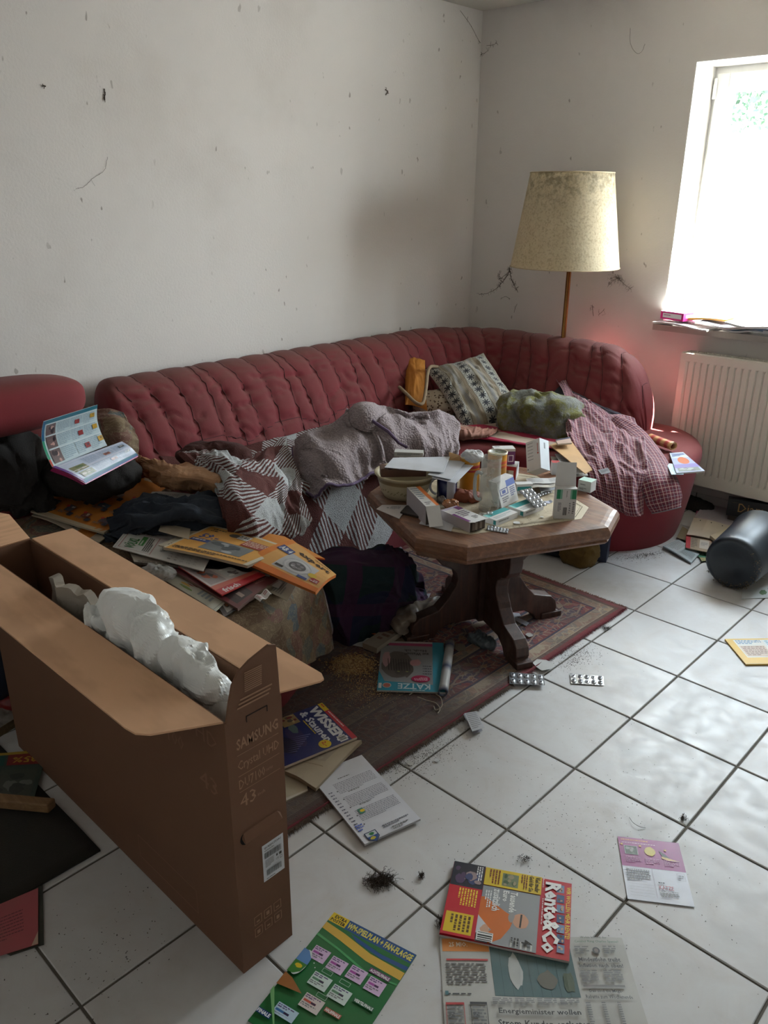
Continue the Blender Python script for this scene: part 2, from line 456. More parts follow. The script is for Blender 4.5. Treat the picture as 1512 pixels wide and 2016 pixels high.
def tile_mat():
    t = T('glazed_white_tile'); p = t.pos()
    oi = t.n('ObjectInfo', out='Random')
    w = t.n('CombineXYZ', i0=t.math('MULTIPLY', oi, 37.0), i1=t.math('MULTIPLY', oi, 17.0), i2=0.0)
    pv = t.n('VectorMath', _operation='ADD', i0=p, i1=w)
    marb = t.ramp(t.noise(pv, 7, 6, .65, .8), ((.38, rgb(194, 193, 192)), (.58, rgb(190, 187, 185)), (.74, rgb(185, 180, 175))))
    dirt = t.ramp(t.noise(p, 3.1, 7, .72), ((.54, g4(0)), (.80, g4(.34))))
    c = t.mix(dirt, marb, rgb(140, 126, 108))
    spk = t.ramp(t.voro(p, 33), ((.0, g4(.8)), (.06, g4(0))))
    sm = t.ramp(t.noise(p, 5, 3), ((.52, g4(0)), (.6, g4(.8))))
    c = t.mix(t.math('MULTIPLY', spk, sm), c, rgb(75, 62, 50))
    r = t.n('MapRange', Value=t.noise(p, 18, 5), i1=.3, i2=.7, i3=.34, i4=.58)
    return t.done(c, r, t.bump(t.noise(pv, 30, 4), .12, .003))
M['tile'] = tile_mat()

# ------------------------------------------------------------------ room shell
RX, RY, RH = 4.62, -4.95, 2.485
WX0, WX1, WZ0, WZ1, WD = 1.262, 2.66, 0.925, 2.13, 0.25
mb = MB(); mb.bb(-.05, RX, RY, .0, -.06, -.0035)
floor = obj('floor', mb, M['grout'], kind='structure')
tm = bpy.data.meshes.new('tile'); TS, TJ = .335, .0065
bm = bmesh.new(); h = TS / 2 - TJ / 2
r0 = [bm.verts.new((x * h, y * h, -.006)) for x, y in ((-1, -1), (1, -1), (1, 1), (-1, 1))]
r1 = [bm.verts.new((x * h, y * h, -.0015)) for x, y in ((-1, -1), (1, -1), (1, 1), (-1, 1))]
r2 = [bm.verts.new((x * (h - .002), y * (h - .002), 0)) for x, y in ((-1, -1), (1, -1), (1, 1), (-1, 1))]
for a, b in ((r0, r1), (r1, r2)):
    for i in range(4): bm.faces.new((a[i], a[(i + 1) % 4], b[(i + 1) % 4], b[i]))
bm.faces.new(r2); bm.to_mesh(tm); bm.free(); tm.materials.append(M['tile'])
OX, OY = 1.917, -2.670
for i in range(-6, 8):
    for j in range(-10, 8):
        cx, cy = OX + (i + .5) * TS, OY + (j + .5) * TS
        if cx + TS / 2 < .0 or cx - TS / 2 > RX - .02 or cy - TS / 2 > -.02 or cy + TS / 2 < RY + .02: continue
        x0, x1 = max(cx - TS / 2, .0), min(cx + TS / 2, RX); y0, y1 = max(cy - TS / 2, RY), min(cy + TS / 2, 0)
        if x1 - x0 < .03 or y1 - y0 < .03: continue
        o = bpy.data.objects.new('tile', tm); COL.objects.link(o); o.parent = floor
        o.location = ((x0 + x1) / 2, (y0 + y1) / 2, 0); o.scale = ((x1 - x0) / TS, (y1 - y0) / TS, 1)
mb = MB(); mb.bb(-.14, 0, RY - .1, .35, 0, RH); obj('wall_left', mb, M['wall'], kind='structure')
mb = MB()
mb.bb(0, WX0, 0, WD + .05, 0, RH); mb.bb(WX1, RX, 0, WD + .05, 0, RH); mb.bb(WX0, WX1, 0, WD + .05, 0, WZ0 - .03); mb.bb(WX0, WX1, 0, WD + .05, WZ1, RH)
obj('wall_back', mb, M['wall'], kind='structure')
mb = MB()   # the painted lining of the window recess
mb.bb(WX0, WX0 + .004, .001, .235, WZ0, WZ1); mb.bb(WX1 - .004, WX1, .001, .235, WZ0, WZ1); mb.bb(WX0, WX1, .001, .235, WZ1 - .004, WZ1)
obj('trim_1', mb, M['reveal'], kind='structure')
mb = MB(); mb.bb(RX, RX + .1, RY - .1, .35, 0, RH); obj('wall_right', mb, M['backwall'], kind='structure')
mb = MB(); mb.bb(-.14, RX + .1, RY - .1, RY, 0, RH); obj('wall_front', mb, M['backwall'], kind='structure')
mb = MB(); mb.bb(-.14, RX + .1, RY - .1, .35, RH, RH + .08); obj('ceiling', mb, M['ceiling'], kind='structure')
# tiled baseboard under the window: one strip of cut tiles
bbm = MB(); bbm.bb(.0, RX, -.003, 0, 0, .07); bsb = obj('baseboard_back', bbm, M['grout'], kind='structure')
for i in range(-6, 8):
    x0 = max(OX + i * TS + .003, 0); x1 = min(OX + (i + 1) * TS - .003, RX)
    if x1 - x0 < .04: continue
    q = MB(); q.bb(x0, x1, -.011, -.003, .002, .072); bevel(obj('baseboard_tile', q, M['tile'], parent=bsb), .0015, 1)
bbm = MB(); bbm.bb(0, .003, RY, 0, 0, .07); bsl = obj('baseboard_left', bbm, M['grout'], kind='structure')
for j in range(-10, 8):
    y0 = max(OY + j * TS + .003, RY); y1 = min(OY + (j + 1) * TS - .003, 0)
    if y1 - y0 < .04: continue
    q = MB(); q.bb(.003, .011, y0, y1, .002, .072); bevel(obj('baseboard_tile', q, M['tile'], parent=bsl), .0015, 1)

# window: fixed frame, two sashes, panes, hinges
mb = MB(); y0, y1 = .225, .295
fw = .035
mb.bb(WX0, WX0 + fw, y0, y1, WZ0, WZ1); mb.bb(WX1 - fw, WX1, y0, y1, WZ0, WZ1); mb.bb(WX0 + fw, WX1 - fw, y0, y1, WZ1 - fw - .01, WZ1); mb.bb(WX0 + fw, WX1 - fw, y0, y1, WZ0, WZ0 + fw)
win = obj('window_1', mb, M['pvc'], kind='structure')
glass = T('window_glass')
gl = glass.t.nodes.new('ShaderNodeBsdfTransparent'); gs = glass.t.nodes.new('ShaderNodeBsdfGlossy'); gs.inputs['Roughness'].default_value = .02
mx = glass.t.nodes.new('ShaderNodeMixShader'); mx.inputs[0].default_value = .06
gl.inputs[0].default_value = (.93, .97, .96, 1)
glass.t.links.new(gl.outputs[0], mx.inputs[1]); glass.t.links.new(gs.outputs[0], mx.inputs[2]); glass.t.links.new(mx.outputs[0], glass.out.inputs[0])
M['pane'] = glass.m
mid = (WX0 + WX1) / 2
def sash(a, b):
    w_, q = .062, MB(); ya, yb = .205, .275; z0, z1 = WZ0 + .03, WZ1 - .035
    for x0_, x1_, za, zb in ((a, a + w_, z0, z1), (b - w_, b, z0, z1), (a + w_, b - w_, z1 - w_, z1), (a + w_, b - w_, z0, z0 + w_)): q.bb(x0_, x1_, ya, yb, za, zb)
    s_ = bevel(obj('sash', q, M['pvc'], parent=win), .004, 2)
    q = MB(); bw = .022
    A0, B0, Z0, Z1 = a + w_, b - w_, z0 + w_, z1 - w_
    # sloping glazing bead
    for (P, Q, R_, S_) in (((A0, Z0), (A0, Z1), (A0 + bw, Z1 - bw), (A0 + bw, Z0 + bw)), ((B0, Z1), (B0, Z0), (B0 - bw, Z0 + bw), (B0 - bw, Z1 - bw)),
                           ((A0, Z1), (B0, Z1), (B0 - bw, Z1 - bw), (A0 + bw, Z1 - bw)), ((B0, Z0), (A0, Z0), (A0 + bw, Z0 + bw), (B0 - bw, Z0 + bw))):
        q.add([(P[0], .207, P[1]), (Q[0], .207, Q[1]), (R_[0], .232, R_[1]), (S_[0], .232, S_[1])], [(0, 1, 2, 3)])
    obj('glazing_bead', q, M['pvc'], parent=s_)
    q = MB(); q.bb(A0 + .01, B0 - .01, .236, .24, Z0 + .01, Z1 - .01); obj('pane', q, M['pane'], parent=s_)
sash(WX0 + .022, mid - .002); sash(mid + .002, WX1 - .022)
for z in (2.03, 1.0):
    q = MB(); q.tube([(WX0 + .021, .2, z - .045), (WX0 + .021, .2, z + .045)], .008, 10); q.tube([(WX0 + .021, .2, z - .02), (WX0 + .021, .2, z + .02)], .0095, 10)
    obj('hinge', q, M['pvc'], parent=win, smooth=False)
q = MB(); q.bb(WX0 - .03, WX1 + .03, -.04, .205, WZ0 - .03, WZ0)
obj('trim_2', q, simple('stone_sill', rgb(190, 184, 176), rgb(165, 158, 150), 20, .3), kind='structure')

# radiator under the window
M['rad'] = simple('cream_enamel', rgb(228, 223, 212), rgb(214, 208, 196), 4, .38)
M['radrust'] = simple('rusty_enamel', rgb(150, 112, 60), rgb(120, 85, 45), 60, .8)
rad = empty('radiator', (2.2, -.08, .15), 'cream ribbed panel radiator hanging on the wall under the window', 'radiator')
RX0, RX1, RZ0, RZ1 = 1.445, 2.95, .155, .815
pitch = .0335; xs = []; prof = []
x = RX0 + .03
prof.append((RX0, 0)); prof.append((RX0 + .028, 0))
while x < RX1 - .05:
    prof += [(x, 0), (x + .006, .009), (x + .0145, .009), (x + .0205, 0)]; x += pitch
prof.append((RX1, 0))
zz = [RZ0, RZ0 + .055, RZ0 + .07, RZ1 - .05, RZ1 - .035, RZ1]
k_ = [0, 0, 1, 1, 0, 0]
G = np.array([[(px_, -.12 - 0.0 + d * kk - (.0 if kk else 0), z) for z, kk in zip(zz, k_)] for px_, d in prof])
q = MB(); q.slab(G, -.012); obj('front_panel', q, M['rad'], parent=rad)
q = MB(); q.bb(RX0, RX0 + .006, -.125, -.045, RZ0, RZ1); q.bb(RX1 - .006, RX1, -.125, -.045, RZ0, RZ1); q.bb(RX0, RX1, -.055, -.045, RZ0, RZ1 - .02)
bevel(obj('side_panel', q, M['rad'], parent=rad), .002, 1)
q = MB()
for i in range(150):
    xx = RX0 + .012 + i * .01
    if xx < RX1 - .01: q.bb(xx, xx + .0045, -.108, -.05, RZ1 - .004, RZ1 + .003)
for yy in (-.122, -.108, -.079, -.05): q.bb(RX0, RX1, yy - .003, yy + .003, RZ1 - .006, RZ1 + .003)
obj('top_grille', q, M['rad'], parent=rad)
q = MB()
for k in range(60):
    xx = RX0 + .052 + k * pitch
    if xx > RX1 - .06: break
    R = random.Random(k); w = .007 + R.random() * .006; q.bb(xx - w, xx + w, -.1232, -.1212, RZ0 + .052 - R.random() * .006, RZ0 + .062)
obj('rust_stain', q, M['radrust'], parent=rad)
for xx in (2.9, 2.82): q = MB(); q.tube([(xx, -.09, .16), (xx, -.09, .0)], .009, 10); obj('pipe', q, M['rad'], parent=rad, smooth=True)
for xx, zz_ in ((1.5, .3), (1.5, .7), (2.3, .7), (2.3, .3)): q = MB(); q.tube([(xx, -.003, zz_), (xx, -.06, zz_)], .012, 10); obj('bracket', q, M['rad'], parent=rad, smooth=True)

# ------------------------------------------------------------------ rug
def rug_mat():
    t = T('persian_rug_wool'); uvn = t.vec('UV'); x = t.sep(uvn, 0); y = t.sep(uvn, 1)
    Wd, Ld = 1.30, 1.95
    d = t.math('MINIMUM', t.math('MINIMUM', x, t.math('SUBTRACT', Wd, x)), t.math('MINIMUM', y, t.math('SUBTRACT', Ld, y)))
    red, navy, cream, brown = rgb(120, 38, 42), rgb(44, 42, 66), rgb(166, 148, 124), rgb(96, 70, 58)
    bands = t.ramp(t.math('DIVIDE', d, .5), ((0, rgb(126, 40, 46)), (.035, brown), (.06, cream), (.16, navy), (.175, rgb(112, 44, 46)), (.40, navy), (.42, cream), (.50, navy), (.52, rgb(96, 34, 38))), True)
    # mirrored motif field
    mx_ = t.math('PINGPONG', x, .13); my_ = t.math('PINGPONG', y, .16)
    wob = t.math('MULTIPLY', t.math('SUBTRACT', t.noise(t.pos(), 45, 3), .5), .016)
    v = t.n('CombineXYZ', i0=t.math('ADD', mx_, wob), i1=t.math('ADD', my_, wob), i2=0.0)
    m1 = t.voro(v, 44, 'F1', 1); m2 = t.n('TexVoronoi', out=0, _feature='DISTANCE_TO_EDGE', Vector=v, Scale=21.0)
    pick = t.ramp(t.sep(m1, 0), ((0, navy), (.28, red), (.52, cream), (.66, rgb(132, 72, 62)), (.80, rgb(60, 66, 92)), (.9, rgb(150, 110, 72))), True)
    edge = t.ramp(m2, ((0, g4(.8)), (.035, g4(0))), True)
    motif = t.mix(edge, pick, cream)
    mm = t.ramp(t.math('DIVIDE', d, .5), ((0, g4(0)), (.07, g4(.45)), (.155, g4(0)), (.18, g4(.8)), (.395, g4(0)), (.43, g4(.5)), (.49, g4(0)), (.53, g4(.75))), True)
    c = t.mix(mm, bands, motif)
    p = t.pos()
    # grey-brown house dust, heaviest towards the near end
    dn = t.noise(p, 3.2, 6, .65)
    near = t.n('MapRange', Value=t.sep(p, 1), i1=-1.9, i2=-2.5, i3=0.0, i4=.30)
    dust = t.ramp(t.math('ADD', dn, near), ((.44, g4(.12)), (.72, g4(.85))))
    c = t.mix(dust, c, rgb(74, 60, 54))
    h = t.math('ADD', t.noise(p, 420, 2), t.math('MULTIPLY', t.noise(p, 40, 3), 1.4))
    return t.done(c, .97, t.bump(h, .6, .004), Sheen__Weight=.15)
M['rug'] = rug_mat()
gx = np.linspace(.56, 1.86, 66); gy = np.linspace(-3.30, -1.345, 98)
G = np.zeros((66, 98, 3)); UVg = np.zeros((66, 98, 2))
for i, x in enumerate(gx):
    for j, y in enumerate(gy):
        sk = (y + 3.3) / 1.955
        xx = x + (-.02 + .047 * sk) * (x - .56) / 1.3
        G[i, j] = (xx, y, 0); UVg[i, j] = (x - .56, y + 3.30)
G[..., 2] = .0065 + .0022 * fbm(np.stack([G[..., 0] * 5, G[..., 1] * 5, 0 * G[..., 0]], 2), 3)
q = MB(); q.slab(G, .0062, None, 0, UVg + 1e-4)
rug = empty('rug', (1.2, -2.3, 0), 'dirty red and blue oriental rug under the wooden coffee table', 'rug')
obj('rug_pile', q, M['rug'], parent=rug, smooth=True)
def fringe(name, pts, n, ln, out, mat, parent, seed=1):
    R = random.Random(seed); q = MB(); pts = np.array(pts, float)
    for k in range(n):
        f = R.random() * (len(pts) - 1); i = min(int(f), len(pts) - 2); p = pts[i] + (pts[i + 1] - pts[i]) * (f - i)
        o = A(*out, 0) * ln * R.uniform(.3, 1.1) + A(R.uniform(-1, 1), R.uniform(-1, 1), 0) * ln * .45
        w = .0012; e = p + o; e[2] = .0015 + R.random() * .004; m_ = (p + e) / 2 + A(0, 0, .004)
        sd = np.cross(nrm(o), A(0, 0, 1)) * w
        q.add([p - sd, p + sd, m_ + sd, m_ - sd, e], [(0, 1, 2, 3), (3, 2, 4)])
    return obj(name, q, mat, parent=parent, kind='stuff')
M['redyarn'] = simple('dark_red_yarn', rgb(120, 40, 48), rgb(82, 36, 38), 30, .95)
M['browny'] = simple('matted_brown_tufts', rgb(88, 72, 58), rgb(60, 46, 36), 40, .95)
edge = [G[-1, j] + A(0, 0, -.001) for j in range(98)]; edge2 = [G[i, -1] + A(0, 0, -.001) for i in range(66)]
fringe('edge_yarn', edge, 2600, .012, (1, 0), M['redyarn'], rug)
fringe('edge_fluff', edge[:60], 3600, .020, (1, -.3), M['browny'], rug, 3)
fringe('end_fringe', edge2, 900, .016, (0, 1), simple('pink_tan_yarn', rgb(150, 112, 100), rgb(120, 84, 76), 30, .95), rug, 4)
q = MB(); q.tube(np.array(edge)[::3] + A(.001, 0, .001), .0042, 6); obj('edge_binding', q, M['redyarn'], parent=rug, smooth=True)

# second, dark rug to the left of the big carton
q = MB(); gx = np.linspace(.35, 1.562, 30); gy = np.linspace(-4.6, -3.44, 30)
G2 = np.array([[(x, y, .006 + .0015 * math.sin(x * 19 + y * 13)) for y in gy] for x in gx]); q.slab(G2, .0057)
obj('dark_rug', q, simple('dark_brown_rug', rgb(46, 41, 33), rgb(30, 28, 22), 9, .97, 300, .5, .003), smooth=True,
    label='very dark brown rug on the tiles left of the tall cardboard box', cat='rug')

# ------------------------------------------------------------------ foliage outside the window
def tree():
    tr = empty('tree', (-2.3, 9.0, 0), 'pale green sunlit tree outside, glimpsed through the top of the window', 'tree')
    q = MB(); q.tube(crom([(-2.3, 9.0, 0), (-2.25, 9.05, 1.6), (-2.4, 9.0, 3.0), (-2.3, 9.1, 4.3)], 12), np.linspace(.16, .05, 12), 8)
    obj('trunk', q, simple('bark', rgb(96, 84, 70), None, 10, .9), parent=tr, smooth=True)
    R = random.Random(5); q = MB()
    for k in range(7000):
        a = R.random() * 2 * PI; u = R.uniform(-1, 1); r_ = R.random() ** .45; s_ = math.sqrt(1 - u * u)
        p = A(-2.1 + 2.0 * r_ * s_ * math.cos(a), 9.0 + 1.5 * r_ * s_ * math.sin(a), 3.7 + 1.25 * r_ * u)
        d1 = nrm([R.uniform(-1, 1) for _ in range(3)]) * .055; d2 = nrm(np.cross(d1, [R.uniform(-1, 1) for _ in range(3)])) * .034
        q.add([p - d1, p + d2, p + d1, p - d2], [(0, 1, 2, 3)])
    obj('leaves', q, simple('leaf_green', rgb(58, 82, 56), rgb(40, 66, 52), 1, .6), parent=tr, kind='stuff')
tree()
# ------------------------------------------------------------------ sofa
def sofa_mat(name, c1, c2, dustc):
    t = T(name); v = t.vec(); p = t.pos()
    base = t.mix(t.noise(p, 5, 5), c1, c2)
    dust = t.ramp(t.noise(p, 2.6, 5, .6), ((.44, g4(0)), (.72, g4(.5))))
    # dust lies on upward faces
    nz = t.sep(t.n('NewGeometry', out='Normal'), 2)
    up_ = t.n('MapRange', Value=nz, i1=.15, i2=.9, i3=0.0, i4=.75)
    f = t.math('MAXIMUM', dust, up_)
    c = t.mix(f, base, dustc)
    h = t.math('ADD', t.noise(p, 260, 2), t.math('MULTIPLY', t.noise(p, 22, 4), .6))
    return t.done(c, .86, t.bump(h, .25, .0015), Sheen__Weight=.06, Sheen__Roughness=.5)
M['sofa'] = sofa_mat('burgundy_upholstery', rgb(124, 36, 42), rgb(104, 29, 36), rgb(100, 62, 54))
M['sofa2'] = sofa_mat('burgundy_smooth_cloth', rgb(132, 34, 44), rgb(116, 29, 38), rgb(112, 52, 48))

def path_pts():
    R = .42; pts = []; nn = []
    for y in np.arange(-2.575, -.72, .012): pts.append((.15, y)); nn.append((1, 0))
    for a in np.arange(PI, PI / 2, -.025): pts.append((.15 + R + R * math.cos(a), -.72 + R * math.sin(a))); nn.append((-math.cos(a), -math.sin(a)))
    for x in np.arange(.15 + R, 1.425, .010): pts.append((x, -.30)); nn.append((0, -1))
    return np.array(pts), np.array(nn)
pth, pnn = path_pts()
ss = np.concatenate([[0], np.cumsum(np.linalg.norm(np.diff(pth, axis=0), axis=1))]); Ls = ss[-1]
PR = crom([(-.10, .10), (-.115, .40), (-.12, .62), (-.115, .74), (-.08, .81), (-.02, .836), (.035, .825), (.075, .785), (.105, .72), (.14, .64), (.175, .55), (.205, .46), (.215, .36), (.205, .30)], 92)
dP = np.gradient(PR, axis=0); NP = np.stack([dP[:, 1], -dP[:, 0]], 1); NP /= np.linalg.norm(NP, axis=1, keepdims=True); NP *= np.sign(NP[60, 0])
vpar = np.linspace(0, 1, 92)
# seams: fans of channels, unevenly spaced at the top, even at the foot
top_off = [0, .135, .27, .315]; bot_off = [0, .105, .215, .325]; PW = .432
seams = []
for k in range(-1, 14):
    for a, b in zip(top_off, bot_off): seams.append((.14 + k * PW + a, .17 + k * PW + b + .07))
seams = np.array(sorted(seams))
vt = np.clip((vpar - .46) / .44, 0, 1)             # 0 at the ridge, 1 at the foot
back = np.zeros((len(pth), 92, 3)); 
xs_end = pth[:, 0]
for i in range(len(pth)):
    s = ss[i]
    e0 = min(s / .05, 1); h0 = (1 - (1 - e0) ** 2.2) ** .5 if e0 < 1 else 1
    te = max(0, (s - (Ls - .38)) / .385); he = max(1 - te ** 2.6, 0.0) ** (1 / 2.6)
    hs = .30 + .52 * he if te > 0 else .82
    hz = (hs / .82)
    hn = (he ** .8) * (.45 + .55 * h0) if te > 0 else (.45 + .55 * h0)
    zz_ = .10 + (PR[:, 1] - .10) * (1 if te <= 0 else (hs - .10) / .72) * (.93 + .07 * h0)
    nn_ = .05 + (PR[:, 0] - .05) * (max(hn, .12))
    sk = seams[:, 0][None, :] * (1 - vt[:, None] ** .8) + seams[:, 1][None, :] * vt[:, None] ** .8 + .018 * np.sin(vt[:, None] * PI)
    dd = s - sk
    prev = np.where(dd >= 0, dd, 9).min(1); nxt = np.where(dd < 0, -dd, 9).min(1)
    w = prev + nxt; tt_ = prev / w
    bulge = (1 - np.abs(2 * tt_ - 1) ** 2.4) * np.minimum(w / .1, 1.1)
    za = .51 + .055 * abs(math.sin(PI * (s - .16) / PW))
    garc = np.exp(-((zz_ - za) / .008) ** 2) * (vpar > .5)
    bulge = bulge * (1 - .8 * garc) * np.where((zz_ < za) & (vpar > .5), .55, 1.0)
    mask = np.clip((vpar - .12) / .15, 0, 1) * np.interp(vpar, [.3, .45, .6], [.55, .6, 1])
    q = np.stack([np.full(92, s * 7.0), vpar * 26 + 1.2 * vn(np.stack([np.full(92, s * 9), vpar * 5, 0 * vpar], 1)), sk.shape[1] + 0 * vpar], 1)
    wr = -np.clip(ridge(q, 2, 4), 0, 1.5) ** 3 * np.clip((vpar - .45) / .12, 0, 1)
    disp = .0125 * bulge * mask + .0050 * wr
    nn_ = nn_ + NP[:, 0] * disp; zz_ = zz_ + NP[:, 1] * disp
    back[i, :, 0] = pth[i, 0] + pnn[i, 0] * nn_; back[i, :, 1] = pth[i, 1] + pnn[i, 1] * nn_; back[i, :, 2] = zz_
sofa = empty('corner_sofa', (.6, -1.0, 0), 'burgundy channel-stitched corner sofa along the left wall and under the floor lamp', 'sofa')
q = MB(); q.grid(back)
n92 = 92
q.f.append(tuple(range(0, n92))); q.f.append(tuple(range(q.n - 1, q.n - 1 - n92, -1))); q.m += [0, 0]
obj('backrest', q, M['sofa'], parent=sofa, smooth=True)
# stitched seams, as fine cords lying in the channels
M['seam'] = simple('seam_thread', rgb(62, 22, 26), rgb(80, 44, 42), 40, .9)
q = MB()
for st, sb in seams:
    pts = []
    for j in range(34, 90, 2):
        f = vt[j] ** .8; s = st * (1 - f) + sb * f + .018 * math.sin(vt[j] * PI)
        if 0.03 < s < Ls - .03:
            i = min(int(np.searchsorted(ss, s)), len(ss) - 1); pts.append(back[i, j])
    if len(pts) > 6: q.tube(pts, .0019, 4, caps=False)
for pp in range(8):
    s0_, s1_ = .16 + pp * PW, .16 + (pp + 1) * PW; pts = []
    for s in np.linspace(s0_, s1_, 22):
        if s > Ls - .5: break
        i = min(int(np.searchsorted(ss, s)), len(ss) - 1); za = .51 + .055 * abs(math.sin(PI * (s - .16) / PW)); j = 50 + int(np.argmin(np.abs(back[i, 50:, 2] - za))); pts.append(back[i, j])
    if len(pts) > 4: q.tube(pts, .0019, 4, caps=False)
obj('seam', q, M['seam'], parent=sofa, smooth=True)

def arc(cx, cy, r, a0, a1, n, ry=None):
    ry = ry or r
    return [(cx + r * math.cos(a), cy + ry * math.sin(a)) for a in np.linspace(a0, a1, n)]
def resample(pts, step):
    pts = np.array(pts, float); c = np.vstack([pts, pts[:1]]); L = np.concatenate([[0], np.cumsum(np.linalg.norm(np.diff(c, axis=0), axis=1))])
    n = int(L[-1] / step); t_ = np.linspace(0, L[-1], n, endpoint=False)
    return np.stack([np.interp(t_, L, c[:, 0]), np.interp(t_, L, c[:, 1])], 1)
def onorm(o):
    tg = np.roll(o, -1, 0) - np.roll(o, 1, 0); n_ = np.stack([tg[:, 1], -tg[:, 0]], 1)
    return n_ / (np.linalg.norm(n_, axis=1, keepdims=True) + 1e-9)
def loft(o, levels, fn=None, cap=True):
    n_ = onorm(o); rings = []
    for off, z in levels:
        r_ = o + n_ * off; R3 = np.column_stack([r_, np.full(len(o), z)])
        if fn is not None: R3 = fn(R3, n_, z)
        rings.append(R3)
    q = MB(); q.grid(np.array(rings), close_v=True, flip=False)
    if cap:
        q.add(rings[-1] + A(0, 0, .0003), [tuple(range(len(o)))])
    return q
seat_out = [(.12, -2.52), (.84, -2.52)] + [(.84, -1.30)] + arc(1.12, -1.28, .28, PI, PI / 2, 8)[0:] + [(1.25, -.985)]
seat_out = [(.12, -2.52), (.86, -2.52), (.86, -1.32)] + [(x, y) for x, y in arc(1.18, -1.32, .32, PI, PI / 2, 8, .30)] + \
           [(1.40, -1.0)] + arc(1.27, -.565, .445, -PI / 2 + .45, PI / 2 - .5, 18) + [(1.45, -.17), (.12, -.17)]
so = resample(seat_out, .03)
q = loft(so, [(-.02, .0), (-.012, .03), (.0, .08), (.02, .2), (.035, .33), (.045, .385), (.042, .415), (.028, .435), (.0, .446), (-.04, .45)])
obj('seat', q, M['sofa2'], parent=sofa, smooth=True)
# the raised scalloped edge of the rounded end of the seat
# chaise longue at the left end
ch = empty('chaise_longue', (.7, -2.9, 0), 'burgundy chaise longue with bolster headrest, buried under cloths and newspapers at the left', 'chaise longue')
ch_out = [(.30, -2.55), (.86, -2.55), (1.24, -2.50)] + arc(1.25, -2.62, .12, PI / 2, .35, 8) + [(1.43, -2.72), (1.455, -2.85), (1.455, -3.05), (1.42, -3.14), (.30, -3.15)]
co = resample(ch_out[::-1], .03)
q = loft(co, [(-.01, .0), (0, .04), (.012, .2), (.02, .34), (.018, .38), (0, .41), (-.03, .42)])
obj('seat', q, M['sofa2'], parent=ch, smooth=True)
q = MB(); G = []
for y in np.linspace(-3.5, -2.60, 60):
    e = min(1, (y + 3.5) / .08, (-2.60 - y + .001) / .08); e = (1 - (1 - e) ** 2) ** .5
    b = .012 * (1 - abs(2 * (((y + 3.5) / .12) % 1) - 1) ** 2.4)
    G.append([(.18 + (n_ - .05) * (.5 + .5 * e) + b * (n_ > 0), y, .08 + (z_ - .08) * (.93 + .05 * e) * .95) for n_, z_ in crom([(-.1, .08), (-.12, .5), (-.11, .72), (-.03, .8), (.05, .76), (.1, .62), (.14, .5), (.15, .3)], 26)])
q.grid(G); q.f.append(tuple(range(26))); q.f.append(tuple(range(q.n - 1, q.n - 27, -1))); q.m += [0, 0]
obj('backrest', q, M['sofa'], parent=ch, smooth=True)
lump('headrest', (.40, -3.13, .868), (.115, .355, .09), M['sofa2'], amp=.0015, freq=5, seed=3, power=3.0, parent=ch)
for yy in (-3.0, -3.3): q = MB(); q.tube([(.25, yy, .70), (.38, yy, .80)], .01); obj('headrest_bracket', q, simple('steel', rgb(120), None, 5, .3, Metallic=1.0), parent=ch)

# old brocade cover over the chaise
def brocade():
    t = T('old_brocade_cloth'); p = t.pos(); v = t.mapv(p, (1, 1, .8))
    w = t.noise(v, 9, 3); d = t.n('VectorMath', _operation='ADD', i0=v, i1=t.n('CombineXYZ', i0=t.math('MULTIPLY', w, .22), i1=t.math('MULTIPLY', t.noise(v, 7, 2), .22), i2=0.0))
    c = t.ramp(t.sep(t.voro(d, 17, 'F1', 1), 0), ((0, rgb(104, 82, 62)), (.3, rgb(122, 102, 78)), (.5, rgb(98, 96, 88)), (.66, rgb(112, 78, 66)), (.82, rgb(84, 92, 96)), (.92, rgb(126, 92, 80))), True)
    ln = t.ramp(t.noise(d, 42, 3, .7, 1.5), ((.52, g4(0)), (.56, g4(.75)), (.60, g4(0))))
    c = t.mix(ln, c, rgb(158, 142, 112))
    return t.done(c, .8, t.bump(t.math('ADD', t.noise(p, 300, 2), ln), .4, .002))
M['brocade'] = brocade()
cn = onorm(co)
def drape(R3, n_, z):
    k = np.clip((.42 - z) / .34, 0, 1); th_ = np.arange(len(R3)) * .03
    off = k * (.02 + .03 * (1 + np.sin(th_ * 21 + 1.3)) * .5 + .012 * np.sin(th_ * 47)) 
    R3 = R3.copy(); R3[:, :2] += n_ * off[:, None]
    if z < .13: R3[:, 2] += .035 * np.sin(th_ * 5.0 + .7) + .02 * np.sin(th_ * 13) - .01
    return R3
q = loft(co, [(.03, .11), (.031, .16), (.032, .22), (.032, .28), (.032, .34), (.031, .385), (.020, .413), (.002, .424), (-.02, .428)], drape)
obj('sofa_cover', q, M['brocade'], smooth=True, label='old brown and grey brocade cloth draped over the front of the chaise', cat='cover')

# ------------------------------------------------------------------ coffee table
def wood(name, c1, c2, rough=.45, sc=3, axis=0, rt_=(0, 0, 0)):
    t = T(name); v = t.vec(); sv = [1.0, 1.0, 1.0]; sv = [14, 14, 14]; sv[axis] = 1.3
    v2 = t.mapv(v, tuple(sv), rt_); g = t.noise(v2, sc, 5, .6, .6)
    c = t.ramp(g, ((.3, c1), (.55, c2), (.72, c1)))
    d = t.ramp(t.noise(v, 7, 5), ((.5, g4(0)), (.8, g4(.5))))
    c = t.mix(d, c, rgb(120, 108, 94))
    r = t.n('MapRange', Value=t.noise(v, 20, 4), i1=.3, i2=.7, i3=rough - .12, i4=rough + .18)
    return t.done(c, r, t.bump(g, .15, .001))
M['oak'] = wood('stained_oak', rgb(140, 98, 70), rgb(106, 70, 50))
M['oakd'] = wood('dark_oak_base', rgb(82, 50, 38), rgb(58, 36, 28), .5, 3, 2)
